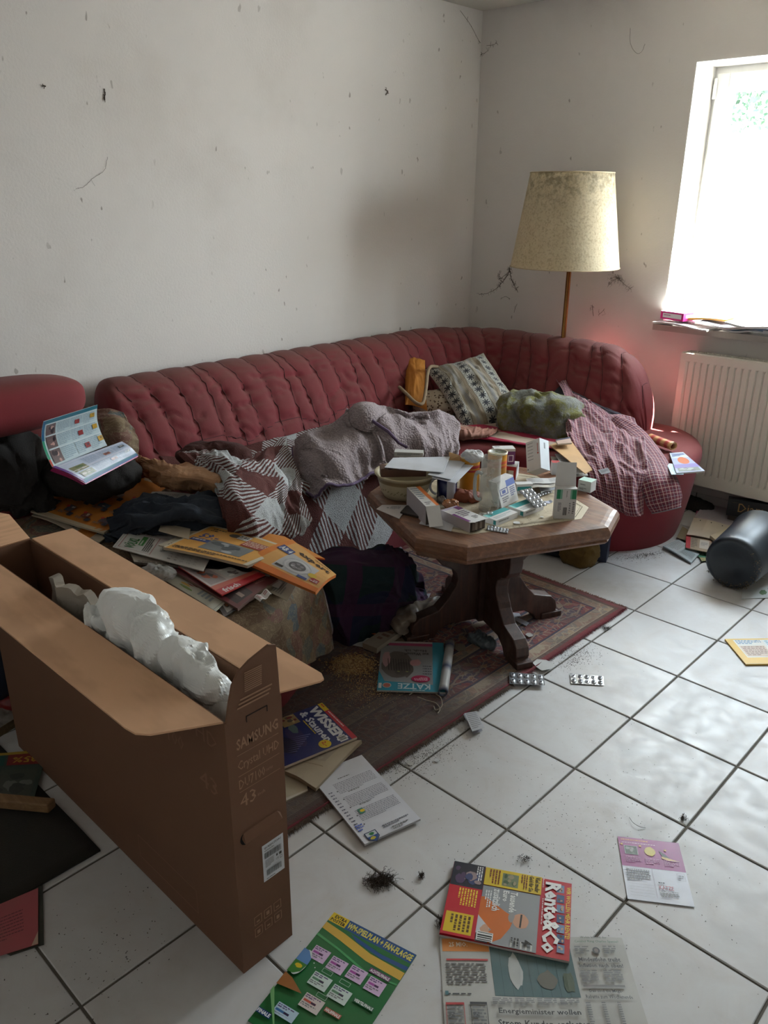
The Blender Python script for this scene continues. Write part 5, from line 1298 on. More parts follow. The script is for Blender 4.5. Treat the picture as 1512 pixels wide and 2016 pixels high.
sheet('magazine', pg, fl([(428, 1190), (450, 1178), (470, 1196), (441, 1215)], .436), 'gloss', th=.003, label='black-framed magazine corner peeping out below the flowered leaflet', cat='magazine')
pg = Page(12, 18, rgb(176, 168, 150)); pg.para(1.5, 1.5, 10.5, 14, 9, GR)
sheet('receipt', pg, fl([(505, 1152), (538, 1135), (586, 1148), (566, 1183)], .437), label='yellowish printed slip sticking out towards the chaise edge', cat='paper')
pg = Page(12, 9, rgb(196, 194, 190))
sheet('note', pg, fl([(520, 1148), (548, 1142), (556, 1146), (549, 1158)], .443), label='small blank white note on the yellowish slip', cat='paper')
q = MB(); c_ = Pz(512, 1172, .433); u_ = nrm(Pz(528, 1166, .433) - Pz(484, 1188, .433)); w_ = A(-u_[1], u_[0], 0); q.box(c_ - u_ * .05 - w_ * .01, u_ * .095, w_ * .05, A(0, 0, .018)); 
bevel(obj('pocket_book', q, simple('grey_book', rgb(120, 108, 92), rgb(96, 86, 72), 20, .8), label='small worn grey-brown pocket book at the foot of the magazine stack', cat='book'), .006, 3)
pg = Page(10, 6, rgb(200, 196, 192)); pg.para(1, 1, 9, 5, 3, rgb(150, 70, 70)); c = fl([(500, 1176), (525, 1160), (535, 1170), (512, 1184)], .455); sheet('wrapper', pg, c, bend=lambda u, v: .004 * np.sin(u * 9), seg=8, label='crumpled white wrapper on the pocket book', cat='wrapper')
lump('plastic_bag', Pz(312, 1128, .462), (.05, .03, .018), M['film'], amp=.010, freq=22, seed=5, yaw=.5, label='clear plastic bag between newspaper and carton flap', cat='bag')
# ------------------------------------------------------------------ clutter on the coffee table
TT = TZ + .0006
WC = rgb(206, 204, 202); WC2 = rgb(188, 184, 180); TL_ = rgb(30, 138, 138); GRN = rgb(24, 128, 84); PUR = rgb(110, 48, 110); TXT = rgb(96, 96, 104)
def carton(name, O, ex, ey, ez, faces, col=WC, flaps=(), **kw):
    O, ex, ey, ez = map(lambda q: np.asarray(q, float), (O, ex, ey, ez))
    q = MB(); e = .0003; nx, ny, nz = nrm(ex), nrm(ey), nrm(ez)
    q.box(O + (nx + ny + nz) * e, ex - nx * 2 * e, ey - ny * 2 * e, ez - nz * 2 * e, col)
    cs = dict(front=(O + ez, O + ex + ez, O + ex, O), top=(O + ez + ey, O + ex + ey + ez, O + ex + ez, O + ez), right=(O + ex + ez, O + ex + ey + ez, O + ex + ey, O + ex), left=(O + ey + ez, O + ez, O, O + ey), bottom=(O, O + ex, O + ex + ey, O + ey))
    for k, pg in faces.items(): pg.emit(q, *cs[k], th=.00008, lift=.00012)
    if flaps:
        root = empty(name, (O + ex / 2 + ey / 2), kw.pop('label'), kw.pop('cat'), kw.pop('group', None))
        obj('carton_body', q, M['carton'], parent=root)
        for i, fc in enumerate(flaps):
            f = MB(); f.slab(np.array([[fc[3], fc[0]], [fc[2], fc[1]]], float), .0006, WC2 if i else WC); obj('flap', f, M['carton'], parent=root)
        return root
    return obj(name, q, M['carton'], **kw)
def cpx(name, bl, br, depth, h, faces, z=TT, col=WC, flaps=(), **kw):
    P0, P1 = Pz(*bl, z), Pz(*br, z); ex = P1 - P0; ey = np.cross(A(0, 0, 1), nrm(ex)) * depth
    return carton(name, P0, ex, ey, A(0, 0, h), faces, col, flaps, **kw)
def pgw(w, h, col=WC, rows=4, seed=1):
    p = Page(w, h, col); p.rng = random.Random(seed); return p

# cream bowl
bc_ = Pz(798, 934, TT + .078); bc_[2] = TT
bw = empty('bowl', bc_, 'cream ceramic bowl with a brown leaf border, at the left end of the coffee table', 'bowl')
CR = rgb(184, 172, 142)[:3] + (1,); BRN = rgb(132, 112, 78)
prof = [(.066, 0), (.078, .003), (.088, .022), (.094, .045), (.098, .060), (.100, .064), (.101, .074), (.110, .084), (.113, .089), (.110, .091), (.098, .082), (.094, .066), (.086, .03), (.07, .01), (.001, .008)]
cols = [CR, CR, CR, CR, CR, BRN, BRN, CR, CR, CR, CR, CR, CR, CR, CR]
q = MB(); q.lathe(prof, bc_, 56, cols=cols); obj('bowl_body', q, M['gloss'], parent=bw, smooth=True)
q = MB(); R = random.Random(8)
for k in range(44):
    a = k / 44 * 2 * PI; r_ = .0915 + .0005; z_ = TT + .026 + R.random() * .012
    for m_ in range(2):
        aa = a + m_ * .05; zz2 = z_ + m_ * .004; rr = np.interp(zz2 - TT, [.003, .022, .045], [.078, .088, .094]) + .0006
        p = bc_ + A(rr * math.cos(aa), rr * math.sin(aa), zz2 - TT); t_ = A(-math.sin(aa), math.cos(aa), 0) * .0030
        q.add([p - t_, p + A(0, 0, .0022), p + t_, p - A(0, 0, .0022)], [(0, 1, 2, 3)], rgb(120, 108, 76))
obj('leaf_border', q, M['gloss'], parent=bw, kind='stuff')
# brown wavy-edged case across the bowl
P0, P1 = Pz(750, 940, TT + .088), Pz(839, 938, TT + .088); ex = P1 - P0; ey = np.cross(A(0, 0, 1), nrm(ex)) * .055
n_ = 40; G = np.zeros((n_, 6, 3)); q = MB()
for i in range(n_):
    t_ = i / (n_ - 1); top = .030 + .0022 * math.sin(t_ * 2 * PI * 4)
    b_ = P0 + ex * t_
    G[i] = [b_ + A(0, 0, 0), b_ + A(0, 0, top * .9) - nrm(ey) * .001, b_ + A(0, 0, top), b_ + ey + A(0, 0, top), b_ + ey, b_]
q.grid(G); q.f += [tuple(range(6)), tuple(range(q.n - 1, q.n - 7, -1))]; q.m += [0, 0]
obj('leather_case', q, simple('dark_brown_leather', rgb(98, 62, 44), rgb(66, 42, 30), 14, .5), label='dark brown leather case with a wavy edge lying across the bowl', cat='case')
def env(name, pts, zs, col, label, **kw):
    pg = Page(22, 11, col); pg.frame(.3, .3, 21.7, 10.7, .08, tuple(x * .85 for x in col[:3]) + (1,)); return sheet(name, pg, fl(pts, zs), th=.0018, label=label, cat='envelope', **kw)
env('envelope', [(774, 901), (886, 899), (873, 930), (757, 920)], TT + .124, rgb(196, 198, 204), 'white envelope lying on top of the dark brown case')
env('envelope', [(870, 905), (918, 908), (888, 944), (842, 934)], TT + .118, rgb(186, 188, 194), 'white envelope partly under the topmost one, right of the bowl')
env('envelope', [(880, 910), (932, 916), (897, 951), (850, 940)], TT + .113, rgb(190, 192, 200), 'lowest white envelope, sticking out over the navy mug')
pg = pgw(10, 2.4, rgb(190, 188, 184)); pg.para(1, .6, 9, 1.8, 2, TXT)
cpx('medicine_box', (776, 899), (833, 901), .04, .018, dict(front=pg), z=TT + .105, col=rgb(184, 182, 178), label='flat white medicine box perched behind the envelopes above the bowl', cat='box')
# navy mug
mc = Pz(879, 982, TT); mg_ = empty('mug', mc, 'navy and white mug under the envelopes, beside the yellow tin', 'mug')
q = MB(); q.lathe([(.030, 0), (.036, .003), (.036, .092), (.0335, .092), (.033, .01), (.001, .008)], mc, 32); obj('mug_body', q, simple('navy_glaze', rgb(28, 32, 78), rgb(22, 24, 60), 4, .2), parent=mg_, smooth=True)
q = MB(); a0 = math.atan2(-.9, .3)
G = np.array([[mc + A(.0364 * math.cos(a), .0364 * math.sin(a), z) for z in (.012, .08)] for a in np.linspace(-.9, .1, 10)]); q.grid(G); obj('white_panel', q, simple('grey_white_glaze', rgb(170, 168, 176), rgb(150, 146, 152), 20, .3), parent=mg_, smooth=True)
hd = -nrm(_rt); q = MB(); q.tube([mc + hd * (.034 + .026 * math.sin(t_)) + A(0, 0, .048 + .030 * math.cos(t_)) for t_ in np.linspace(.15, PI - .15, 14)], .0045, 8); obj('handle', q, simple('white_glaze', rgb(180, 178, 182), None, 8, .25), parent=mg_, smooth=True)
# yellow tins
def tin(px, py, h, label, band):
    c = Pz(px, py, TT); t_ = empty('tin', c, label, 'tin'); r_ = .0355; Y = rgb(196, 134, 30); B_ = band; W_ = rgb(206, 196, 170)
    pr = [(r_, 0), (r_, .002), (r_, h * .60), (r_ + .0001, h * .601), (r_ + .0001, h * .66), (r_, h * .661), (r_, h * .70), (r_ + .0001, h * .701), (r_ + .0001, h * .78), (r_, h * .781), (r_, h - .006)]
    cs = [Y, Y, Y, B_, B_, Y, Y, B_, B_, Y, Y]
    q = MB(); q.lathe(pr, c, 40, cols=cs); obj('tin_body', q, M['gloss'], parent=t_, smooth=True)
    q = MB(); q.lathe([(r_ + .001, h - .006), (r_ + .0014, h), (r_ - .003, h + .001), (r_ - .004, h - .003), (.001, h - .003)], c, 40, cols=[W_, W_, W_, rgb(150, 148, 140), rgb(150, 148, 140)], capb=False); obj('tin_lid', q, M['gloss'], parent=t_, smooth=True)
    q = MB(); R = random.Random(px)
    for k in range(7): p_ = c + A(R.uniform(-.018, .018), R.uniform(-.018, .018), h - .0028); q.add([p_ + A(.006 * math.cos(a), .004 * math.sin(a), 0) for a in np.linspace(0, 2 * PI, 7, endpoint=False)], [tuple(range(7))], rgb(92, 104, 56))
    obj('lid_picture', q, M['gloss'], parent=t_); return t_
tin(923, 966, .136, 'yellow tin with a red-banded label, left of the glass beer mug', rgb(176, 44, 50))
tin(976, 957, .136, 'yellow tin with an orange-red stripe, behind the glass beer mug', rgb(206, 84, 40))
lump('tissue', Pz(931, 897, TT + .14), (.034, .026, .012), simple('white_tissue', rgb(206, 206, 206), rgb(190, 190, 192), 9, .8), amp=.008, freq=34, seed=3, label='crumpled white tissue behind the lid of the left yellow tin', cat='tissue')
# glass beer mug
def glassm():
    t = T('dusty_glass'); v = t.vec(); b = t.t.nodes.new('ShaderNodeBsdfPrincipled'); b.inputs['Roughness'].default_value = .12; b.inputs['IOR'].default_value = 1.3
    d = t.ramp(t.noise(v, 26, 5, .7), ((.35, g4(.20)), (.7, g4(.46)))); t.put(b, 'Base Color', rgb(196, 194, 186)); t.put(b, 'Alpha', d); t.t.links.new(b.outputs[0], t.out.inputs[0]); return t.m
M['glass'] = glassm(); gc = Pz(962, 1003, TT)
gm = empty('beer_mug', gc, 'tall dusty clear glass beer mug with handle standing before the tins', 'mug')
q = MB(); q.lathe([(.033, 0), (.036, .004), (.0355, .02), (.0345, .17), (.036, .192), (.034, .192), (.0325, .17), (.0325, .022), (.001, .018)], gc, 40); obj('mug_body', q, M['glass'], parent=gm, smooth=True)
hd = nrm(-_rt * .9 - A(-.687, .727, 0) * .35); q = MB()
q.tube(crom([gc + hd * .034 + A(0, 0, .135), gc + hd * .050 + A(0, 0, .143), gc + hd * .058 + A(0, 0, .125), gc + hd * .058 + A(0, 0, .07), gc + hd * .05 + A(0, 0, .048), gc + hd * .034 + A(0, 0, .042)], 26), .0062, 10)
obj('handle', q, simple('clear_glass_handle', rgb(190, 194, 192), rgb(170, 174, 172), 20, .08, Alpha=.75), parent=gm, smooth=True)
# carton with the orange band, open towards the camera
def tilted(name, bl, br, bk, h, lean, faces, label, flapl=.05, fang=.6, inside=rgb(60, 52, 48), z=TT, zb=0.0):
    O = Pz(*bl, z); ex = Pz(*br, z) - O; bkp = Pz(*bk, z + zb); nx = nrm(ex); ey = bkp - O; ey = ey - nx * (ey @ nx)
    ez = np.cross(nx, nrm(ey)); ez = nrm(ez) * h
    ey_ = nrm(ey)
    tf = O + ez; out = -ey_ * math.cos(fang) - nrm(ez) * math.sin(fang)
    fl1 = [tf, tf + ex, tf + ex + out * flapl, tf + out * flapl + ex * .02]
    c = carton(name, O, ex, ey, ez, faces, WC, [fl1], label=label, cat='box')
    q = MB(); m = .002; q.add([O - ey_ * .0006 + nx * m, O + ex - ey_ * .0006 - nx * m, O + ex + ez - ey_ * .0006 - nx * m - nrm(ez) * m, O + ez - ey_ * .0006 + nx * m - nrm(ez) * m], [(0, 1, 2, 3)], inside)  # flat dark face paints the shade inside the open end
    obj('opening_shade', q, M['carton'], parent=c); return c
pt = pgw(6, 8); pt.para(.6, .8, 3.8, 5.5, 6, rgb(90, 110, 140), .4); pt.poly([(4, 0), (6, 0), (6, 8), (4.6, 8), (4.2, 4)], rgb(214, 116, 54)); pt.para(1, 6.4, 3.8, 7.6, 2, TXT)
tilted('medicine_box', (837, 1035), (864, 1032), (812, 994), .068, 0, dict(top=pt, left=pgw(8, 7, rgb(176, 170, 176))), 'white medicine box with an orange corner, open and tipped towards the table edge', .07, .98)
pt = pgw(6, 8); pt.rect(0, 0, 6, .8, rgb(180, 170, 186)); pt.rect(0, 3, 1, 7.6, PUR); pt.rect(4, .4, 6, 2, PUR); pt.para(1.6, 2.6, 5.2, 5.4, 4, rgb(90, 70, 90)); pt.para(3.4, 5.8, 5.4, 7.2, 3, K_)
pb = tilted('medicine_box', (924, 1049), (955, 1039), (900, 1014), .036, 0, dict(top=pt, left=pgw(8, 4, rgb(176, 166, 166))), 'white and purple medicine box lying open at the front table edge', .02, -.3)
q = MB(); R = random.Random(4)
for k in range(5):
    o_ = Pz(929 + k * 4.5, 1044 - k * 1.6, TT + .006); q.box(o_ - A(-.687, .727, 0) * .004, A(.010, .003, .002), A(0, 0, .024), A(-.003, .004, 0), rgb(186, 178, 168) if k % 2 else rgb(120, 108, 100))
obj('leaflet_fold', q, M['carton'], parent=pb)
# black wallet, letters
pg = Page(9, 7, rgb(34, 32, 34)); sheet('wallet', pg, fl([(800, 995), (824, 994), (830, 1018), (788, 1008)], TT + .008), 'gloss', th=.007, edge=rgb(24, 22, 24), label='black wallet next to the white box with the orange corner', cat='wallet')
pg = Page(20, 12, rgb(190, 184, 184)); pg.para(8, 2, 15, 6, 4, TXT); pg.ell(6.4, 5, 1, .8, GR)
sheet('letter', pg, fl([(752, 994), (806, 994), (786, 1021), (741, 1002)], TT + .003), label='white letter sticking out beneath the bowl at the left table edge', cat='letter')
pg = Page(20, 12, rgb(186, 184, 188)); sheet('envelope', pg, fl([(846, 1000), (905, 1008), (888, 1046), (825, 1031)], TT + .003), label='white envelope lying flat under the box with the orange corner', cat='envelope')
pg = Page(10, 10, rgb(184, 182, 184)); sheet('letter', pg, fl([(905, 1004), (925, 1020), (918, 1041), (892, 1037)], TT + .0015), label='small white paper corner beside the purple medicine box', cat='letter')
wr = simple('foil_wrapper', rgb(190, 120, 60), rgb(96, 70, 66), 40, .25)
lump('candy_wrapper', Pz(886, 993, TT + .014), (.026, .014, .012), wr, amp=.005, freq=60, seed=6, yaw=.8, label='crinkled orange and brown sweet wrapper below the navy mug', cat='wrapper')
lump('candy_wrapper', Pz(870, 984, TT + .012), (.016, .010, .010), simple('silver_wrapper', rgb(150, 136, 124), rgb(60, 56, 60), 50, .25), amp=.004, freq=70, seed=8, label='small silver-grey crumpled wrapper left of the navy mug', cat='wrapper')
lump('napkin', Pz(916, 976, TT + .016), (.048, .026, .014), simple('rust_paper', rgb(150, 76, 46), rgb(108, 54, 38), 20, .7), amp=.009, freq=30, seed=12, yaw=.5, label='crumpled rust-orange paper napkin below the left yellow tin', cat='napkin')
q = MB(); pgq = Page(5, 4, rgb(212, 170, 120)); pgq.blob(2, 2, 1.2, 1, rgb(200, 90, 40)); pgq.blob(3.6, 1.6, .8, .7, rgb(220, 210, 190))
sheet('sachet', pgq, [Pz(884, 890, .66), Pz(905, 897, .66), Pz(906, 909, .63), Pz(884, 906, .63)], label='small orange and white sachet left of the tissue on the table', cat='sachet')
# white and blue pouch pack
P_bl, P_br = Pz(988, 1001, TT + .004), Pz(1021, 984, TT + .004); a_ = A(-.687, .727, 0); nx = nrm(P_br - P_bl); ny = nrm(np.cross(A(0, 0, 1), nx)); ez = A(0, 0, .088) + ny * .030
pg = pgw(6, 8); pg.poly([(0, 0), (1.6, 0), (0, 2)], rgb(150, 146, 140)); pg.rect(3, .6, 6, 2.6, rgb(90, 110, 176)); pg.frame(.5, 2.6, 3.2, 4.6, .22, rgb(50, 60, 130)); pg.rect(1.2, 3.1, 2.4, 4.1, rgb(90, 100, 160)); pg.para(3.8, 3, 5.6, 6, 5, rgb(80, 90, 140)); pg.para(.8, 5.2, 3, 7, 3, TXT)
carton('medicine_box', P_bl, P_br - P_bl, ny * .032, ez, dict(front=pg), rgb(200, 198, 200), label='white and blue medicine pack leaning right of the glass beer mug', cat='box')
# red-white and purple-white boxes, stacked
pf = pgw(8, 4); pf.rect(0, 0, 8, 1.2, rgb(160, 24, 40)); pf.rect(7, 0, 8, 4, rgb(160, 24, 40)); pf.rect(0, 1.2, 5, 4, rgb(150, 128, 104))
cpx('medicine_box', (976, 941), (1015, 945), .075, .052, dict(front=pf, right=pgw(7, 4, rgb(196, 198, 202))), label='white medicine box with a dark red frame, under the purple and white box', cat='box')
pf = pgw(8, 6); pf.rect(5, 1, 8, 6, PUR); pf.frame(5.3, 2.4, 7.4, 5, .3, rgb(230, 222, 230)); pf.para(.6, 1, 4.4, 4, 3, TXT); pt = pgw(8, 4); pt.para(.8, .8, 4, 1.8, 1, K_)
cpx('medicine_box', (972, 915), (1013, 914), .045, .062, dict(front=pf, top=pt, right=pgw(4, 6, WC2)), z=TT + .054, label='white and purple medicine box standing on the one with the dark red frame', cat='box')
# large white box, tipped up
a40 = math.radians(38); ezt = A(0, 0, math.cos(a40)) + a_ * math.sin(a40); ezt = nrm(ezt); fn = nrm(np.cross(_rt, ezt)); bk_ = fn if fn @ a_ > 0 else -fn
b1 = math.radians(38); exR = nrm(_rt * math.cos(b1) + bk_ * math.sin(b1)); exL = nrm(np.cross(exR, ezt)); exL = exL if exL @ _rt < 0 else -exL
Bp = Pz(1065, 921, TT + .062)
hgt = .122; wR, wL = .052, .070
pl = pgw(7, 11); [pl.para(.8, .8 + i * 1.2, 5.4, 1.2 + i * 1.2, 1, TXT) for i in range(6)]; pl.rect(5.7, 1.6, 6.0, 4.6, rgb(180, 60, 50)); pl.ell(5.9, 5.2, .35, .35, rgb(180, 60, 50)); pl.rect(.4, 10, .9, 10.4, K_)
pr_ = pgw(5, 11, rgb(196, 202, 208)); pr_.rect(2.2, 1.2, 3, 3.4, rgb(110, 112, 116))
# origin at the nearest edge: front face = left face of the pair
carton('medicine_box', Bp + exL * wL, -exL * wL, exR * wR, ezt * hgt, dict(front=pl, right=pr_, bottom=pgw(7, 5, rgb(170, 166, 164))), label='largest white medicine box, tipped up at the back of the table', cat='box')
cpx('medicine_box', (1086, 935), (1101, 935), .03, .05, dict(front=pgw(3, 5, rgb(190, 194, 198)), top=pgw(3, 3, rgb(180, 70, 70))), label='narrow white medicine box right of the largest one', cat='box')
# standing open box with green blocks
pf = pgw(10, 13); pf.rect(.5, .4, 2.8, 4.4, GRN); pf.rect(7.6, .4, 9.8, 4.4, GRN); pf.rect(2.2, .4, 3.2, 4.4, rgb(120, 170, 146)); pf.rect(7, .4, 7.8, 4.4, rgb(120, 170, 146)); pf.para(5.1, .9, 5.5, 4, 6, K_); pf.para(1.4, 6, 3, 10, 6, TXT); bars(pf, 4, 8, 5.8, 11.4); pf.para(6.8, 6, 7.4, 11, 5, TXT); pf.para(8.4, 5.6, 9.3, 11, 7, K_)
O = Pz(1090, 1021, TT); ex = Pz(1131, 1022, TT) - O; ey = np.cross(A(0, 0, 1), nrm(ex)) * .030; hz = A(0, 0, .108)
lid = O + hz + ey; up_ = A(0, 0, .082) + ey * .12 / 1
c = carton('medicine_box', O, ex, ey, hz, dict(front=pf, left=pgw(3, 13, rgb(176, 172, 168))), WC, [[lid + up_ + ex * .03, lid + up_ + ex * .94, lid + ex, lid]], label='tall white medicine box with green blocks standing open at the right of the table', cat='box')
pg = pgw(6, 5, rgb(196, 204, 202)); pg.para(1, 1.6, 5, 2.4, 1, TXT); pg.para(.6, 3.4, 4, 4.4, 2, K_); pt = pgw(6, 4, rgb(176, 206, 194))
cpx('medicine_box', (1137, 965), (1162, 971), .045, .042, dict(front=pg, top=pt, left=pgw(4, 5, WC2)), label='white medicine box with pale green lid at the far right table corner', cat='box')
def teal(bl, br, bk, h, label, z=TT):
    O = Pz(*bl, z); ex = Pz(*br, z) - O; L_ = np.linalg.norm(Pz(*bk, z) - O)
    pt = pgw(10, 5); pt.rect(1.2, 0, 10, 2.2, TL_); pt.rect(.2, 0, 1.2, 2.2, rgb(120, 190, 186)); pt.para(1, 3, 9, 4.4, 2, rgb(150, 160, 164)); pf = pgw(10, 2); pf.para(1, .5, 9, 1.5, 1, GR); plf = pgw(5, 2); plf.rect(3.9, .3, 4.8, 1.7, TL_)
    ey = np.cross(A(0, 0, 1), nrm(ex)) * L_
    return carton('medicine_box', O, ex, ey, A(0, 0, h), dict(top=pt, front=pf, left=plf), label=label, cat='box')
teal((977, 1036), (1019, 1019), (956, 1024), .020, 'flat white and teal medicine box in front of the glass beer mug')
teal((1031, 1018), (1070, 1003), (1010, 1004), .020, 'flat white and teal medicine box under the large blister pack')
pf = pgw(10, 6); pf.rect(.6, 1.6, 9.6, 4.2, TL_)
cpx('medicine_box', (1016, 972), (1048, 971), .03, .036, dict(front=pf, top=pgw(10, 3)), label='white and teal medicine box standing behind the two flat ones', cat='box')
pf = pgw(10, 4); pf.rect(0, 0, 4, 2, rgb(190, 150, 50)); pf.rect(1, 1.6, 4, 4, K_); pf.para(5, 1, 9.5, 3, 3, GR)
cpx('medicine_box', (1050, 961), (1084, 957), .03, .022, dict(front=pf), label='small box with a yellow and black end, in the middle of the table', cat='box')
def leafl(pts, zs, label, col=rgb(192, 192, 190)):
    pg = Page(10, 5, col); pg.para(.6, .6, 9.4, 4.4, 5, rgb(150, 150, 154), .5); sheet('package_insert', pg, fl(pts, zs), bend=lambda u, v: .002 * np.sin(u * 7), seg=4, label=label, cat='leaflet')
leafl([(1035, 942), (1095, 940), (1100, 950), (1040, 953)], TT + .030, 'folded white package insert on top of the pile below the largest box')
leafl([(1033, 948), (1090, 950), (1098, 958), (1048, 960)], TT + .026, 'second package insert in the pile below the largest box', rgb(178, 172, 160))
leafl([(1060, 958), (1096, 950), (1096, 962), (1066, 970)], TT + .012, 'thin package insert leaning on the yellow-ended box', rgb(186, 190, 196))
leafl([(1068, 988), (1084, 984), (1088, 988), (1072, 993)], TT + .002, 'small blue-printed slip left of the tall green-blocked box', rgb(160, 164, 186))
def blister(pts, zs, nx_, ny_, label, used=False, sc=1.0):
    c = fl(pts, zs); o_ = sum(c) / 4; b = empty('blister_pack', o_, label, 'blister pack'); N = nrm(np.cross(c[1] - c[0], c[0] - c[3]))
    q = MB(); q.slab(np.array([[c[3], c[0]], [c[2], c[1]]]), .0006); obj('foil', q, M['foil'], parent=b)
    q = MB()
    for i in range(nx_):
        for j in range(ny_):
            u, v = (i + .5) / nx_, (j + .5) / ny_
            p = c[0] * (1 - u) * (1 - v) + c[1] * u * (1 - v) + c[2] * u * v + c[3] * (1 - u) * v
            eu = (c[1] - c[0]) / nx_ * .36; ev = (c[3] - c[0]) / ny_ * .38; rings = []
            for k_, (rr, hh) in enumerate(((1, 0.0002), (.92, .0028), (.7, .0040), (.3, .0046))):
                rings.append([p + eu * rr * math.cos(t_) + ev * rr * math.sin(t_) + N * hh * (0.35 if used and (i + j) % 3 == 0 else 1) for t_ in np.linspace(0, 2 * PI, 12, endpoint=False)])
            q.grid(np.array(rings), close_v=True); q.f.append(tuple(range(q.n - 12, q.n))); q.m.append(0)
    obj('pocket', q, M['bub'], parent=b, smooth=True, kind='stuff'); return b
M['foil'] = simple('crinkled_foil', rgb(196, 198, 200), rgb(160, 162, 166), 60, .25, 200, .5, .001, Metallic=.8)
M['bub'] = simple('clear_pvc_pocket', rgb(206, 208, 212), rgb(170, 172, 178), 80, .12, Metallic=.25)
blister([(1020, 966), (1046, 960), (1077, 995), (1056, 1001)], [TT + .040, TT + .040, TT + .026, TT + .026], 3, 5, 'large silver blister pack lying across the teal boxes')
blister([(960, 1034), (1002, 1042), (1000, 1050), (957, 1043)], TT + .002, 7, 2, 'narrow blister pack at the front table edge beside the purple box')
blister([(1056, 973), (1084, 965), (1088, 969), (1062, 978)], TT + .004, 5, 2, 'small blister pack between the leaflets and the tall green-blocked box')
lump('plastic_wrap', Pz(958, 1018, TT + .008), (.050, .012, .009), M['film'], amp=.006, freq=60, seed=3, yaw=.9, label='torn clear plastic film round the foot of the glass beer mug', cat='film')
def scrap(px, py, z, s, col, label, seed, cat='paper', name='paper_scrap', group=None):
    R = random.Random(seed); c = Pz(px, py, z); pts = [c + A(s * R.uniform(.6, 1) * math.cos(a), s * R.uniform(.6, 1) * math.sin(a), R.uniform(.0, .002)) for a in np.linspace(0, 2 * PI, 7, endpoint=False)]
    q = MB(); n_ = 7; q.add(pts + [p - A(0, 0, .0006) for p in pts], [tuple(range(n_)), tuple(range(2 * n_ - 1, n_ - 1, -1))] + [(i, (i + 1) % n_, (i + 1) % n_ + n_, i + n_) for i in range(n_)], col)
    return obj(name, q, M['print'], label=label, cat=cat, group=group)
scrap(1017, 1029, TT + .002, .014, rgb(196, 196, 196), 'white paper scrap on the inlay in front of the teal boxes', 2)
scrap(1067, 1018, TT + .002, .008, rgb(186, 184, 180), 'tiny white scrap between teal box and the tall green-blocked box', 3)
q = MB(); R = random.Random(9)
for k in range(420):
    uu_, vv_ = R.uniform(-.30, .30), R.uniform(-.27, .27); p = TC + U * uu_ + Vv * vv_ + A(0, 0, TT); s_ = R.uniform(.0006, .002) * (1 if R.random() < .9 else 2)
    q.box(p, A(s_, 0, 0), A(0, s_ * R.uniform(.5, 1.5), 0), A(0, 0, .0006), rgb(*R.choice([(90, 64, 44), (70, 50, 36), (150, 130, 100)])))
obj('crumbs', q, M['print'], label='brown crumbs strewn over the inlay of the coffee table', cat='crumbs', kind='stuff')

# ------------------------------------------------------------------ things on the rounded end of the sofa
pg = Page(20, 14, rgb(188, 150, 106)); sheet('cardboard_folder', pg, fl([(1082, 876), (1122, 864), (1166, 924), (1152, 932)], [.508, .508, .50, .498]), th=.004, label='tan cardboard folder half under the plaid shirt', cat='folder')
for k, (pts, z_, c_, lb) in enumerate((([(1092, 893), (1125, 895), (1150, 930), (1118, 934)], .486, (176, 178, 180), 'uppermost grey letter of the pile under the tan folder'), ([(1086, 905), (1120, 900), (1135, 934), (1100, 936)], .478, (110, 110, 112), 'dark printed letter in the pile under the tan folder'), ([(1084, 898), (1140, 905), (1158, 936), (1096, 940)], .470, (168, 164, 156), 'lowest beige letter of the pile under the tan folder'))):
    pg = Page(20, 14, rgb(*c_)); pg.para(2, 2, 18, 12, 8, GR); sheet('letter', pg, fl(pts, z_), th=.003, label=lb, cat='letter')
pg = Page(12, 8, rgb(176, 150, 136)); pg.rect(0, 0, 12, 2, rgb(60, 60, 76)); sheet('booklet', pg, fl([(1094, 866), (1122, 860), (1126, 872), (1098, 874)], .530), th=.006, edge=rgb(190, 180, 170), label='small booklet between the plush cushion and the plaid shirt', cat='booklet')
pg = Page(22, 28, rgb(150, 160, 190)); pg.rect(0, 0, 22, 8, rgb(190, 200, 214)); pg.ell(12, 12, 6, 5, rgb(196, 110, 70)); pg.rect(0, 17, 22, 22, rgb(120, 110, 170)); pg.photo(2, 22, 20, 27, [rgb(110, 120, 110), rgb(160, 170, 160), rgb(80, 70, 90)], 9, 2); pg.para(2, 2, 20, 6, 3, rgb(60, 90, 150))
mgz = fl([(1318, 892), (1345, 890), (1388, 927), (1332, 931)], .457)
sheet('magazine', pg, mgz, 'gloss', th=.006, edge=rgb(190, 190, 186), label='blue and lilac magazine lying on the rounded sofa end', cat='magazine')
pg = Page(10, 6, rgb(170, 196, 214)); sheet('leaflet', pg, fl([(1312, 912), (1340, 914), (1346, 934), (1322, 934)], .4512), label='pale blue leaflet under the lilac magazine', cat='leaflet')
q = MB(); a0, a1 = Pz(1280, 862, .485), Pz(1326, 879, .480); ax_ = nrm(a1 - a0); up2 = A(0, 0, 1); sd = np.cross(ax_, up2); G = []
for t_ in np.linspace(0, 1, 14): G.append([a0 + (a1 - a0) * t_ + (sd * math.cos(b) * 1.25 + up2 * math.sin(b)) * (.021 - .0015 * b / PI) for b in np.linspace(0, 4.6 * PI, 60)])
cc = np.tile(np.array([rgb(170, 60, 56) if (i // 2) % 2 else rgb(196, 150, 100) for i in range(14)])[:, None, :], (1, 60, 1)); q.slab(np.array(G), .0008, cc)
obj('rolled_magazine', q, M['gloss'], smooth=True, label='rolled-up magazine with red and tan stripes behind the shirt sleeve', cat='magazine')
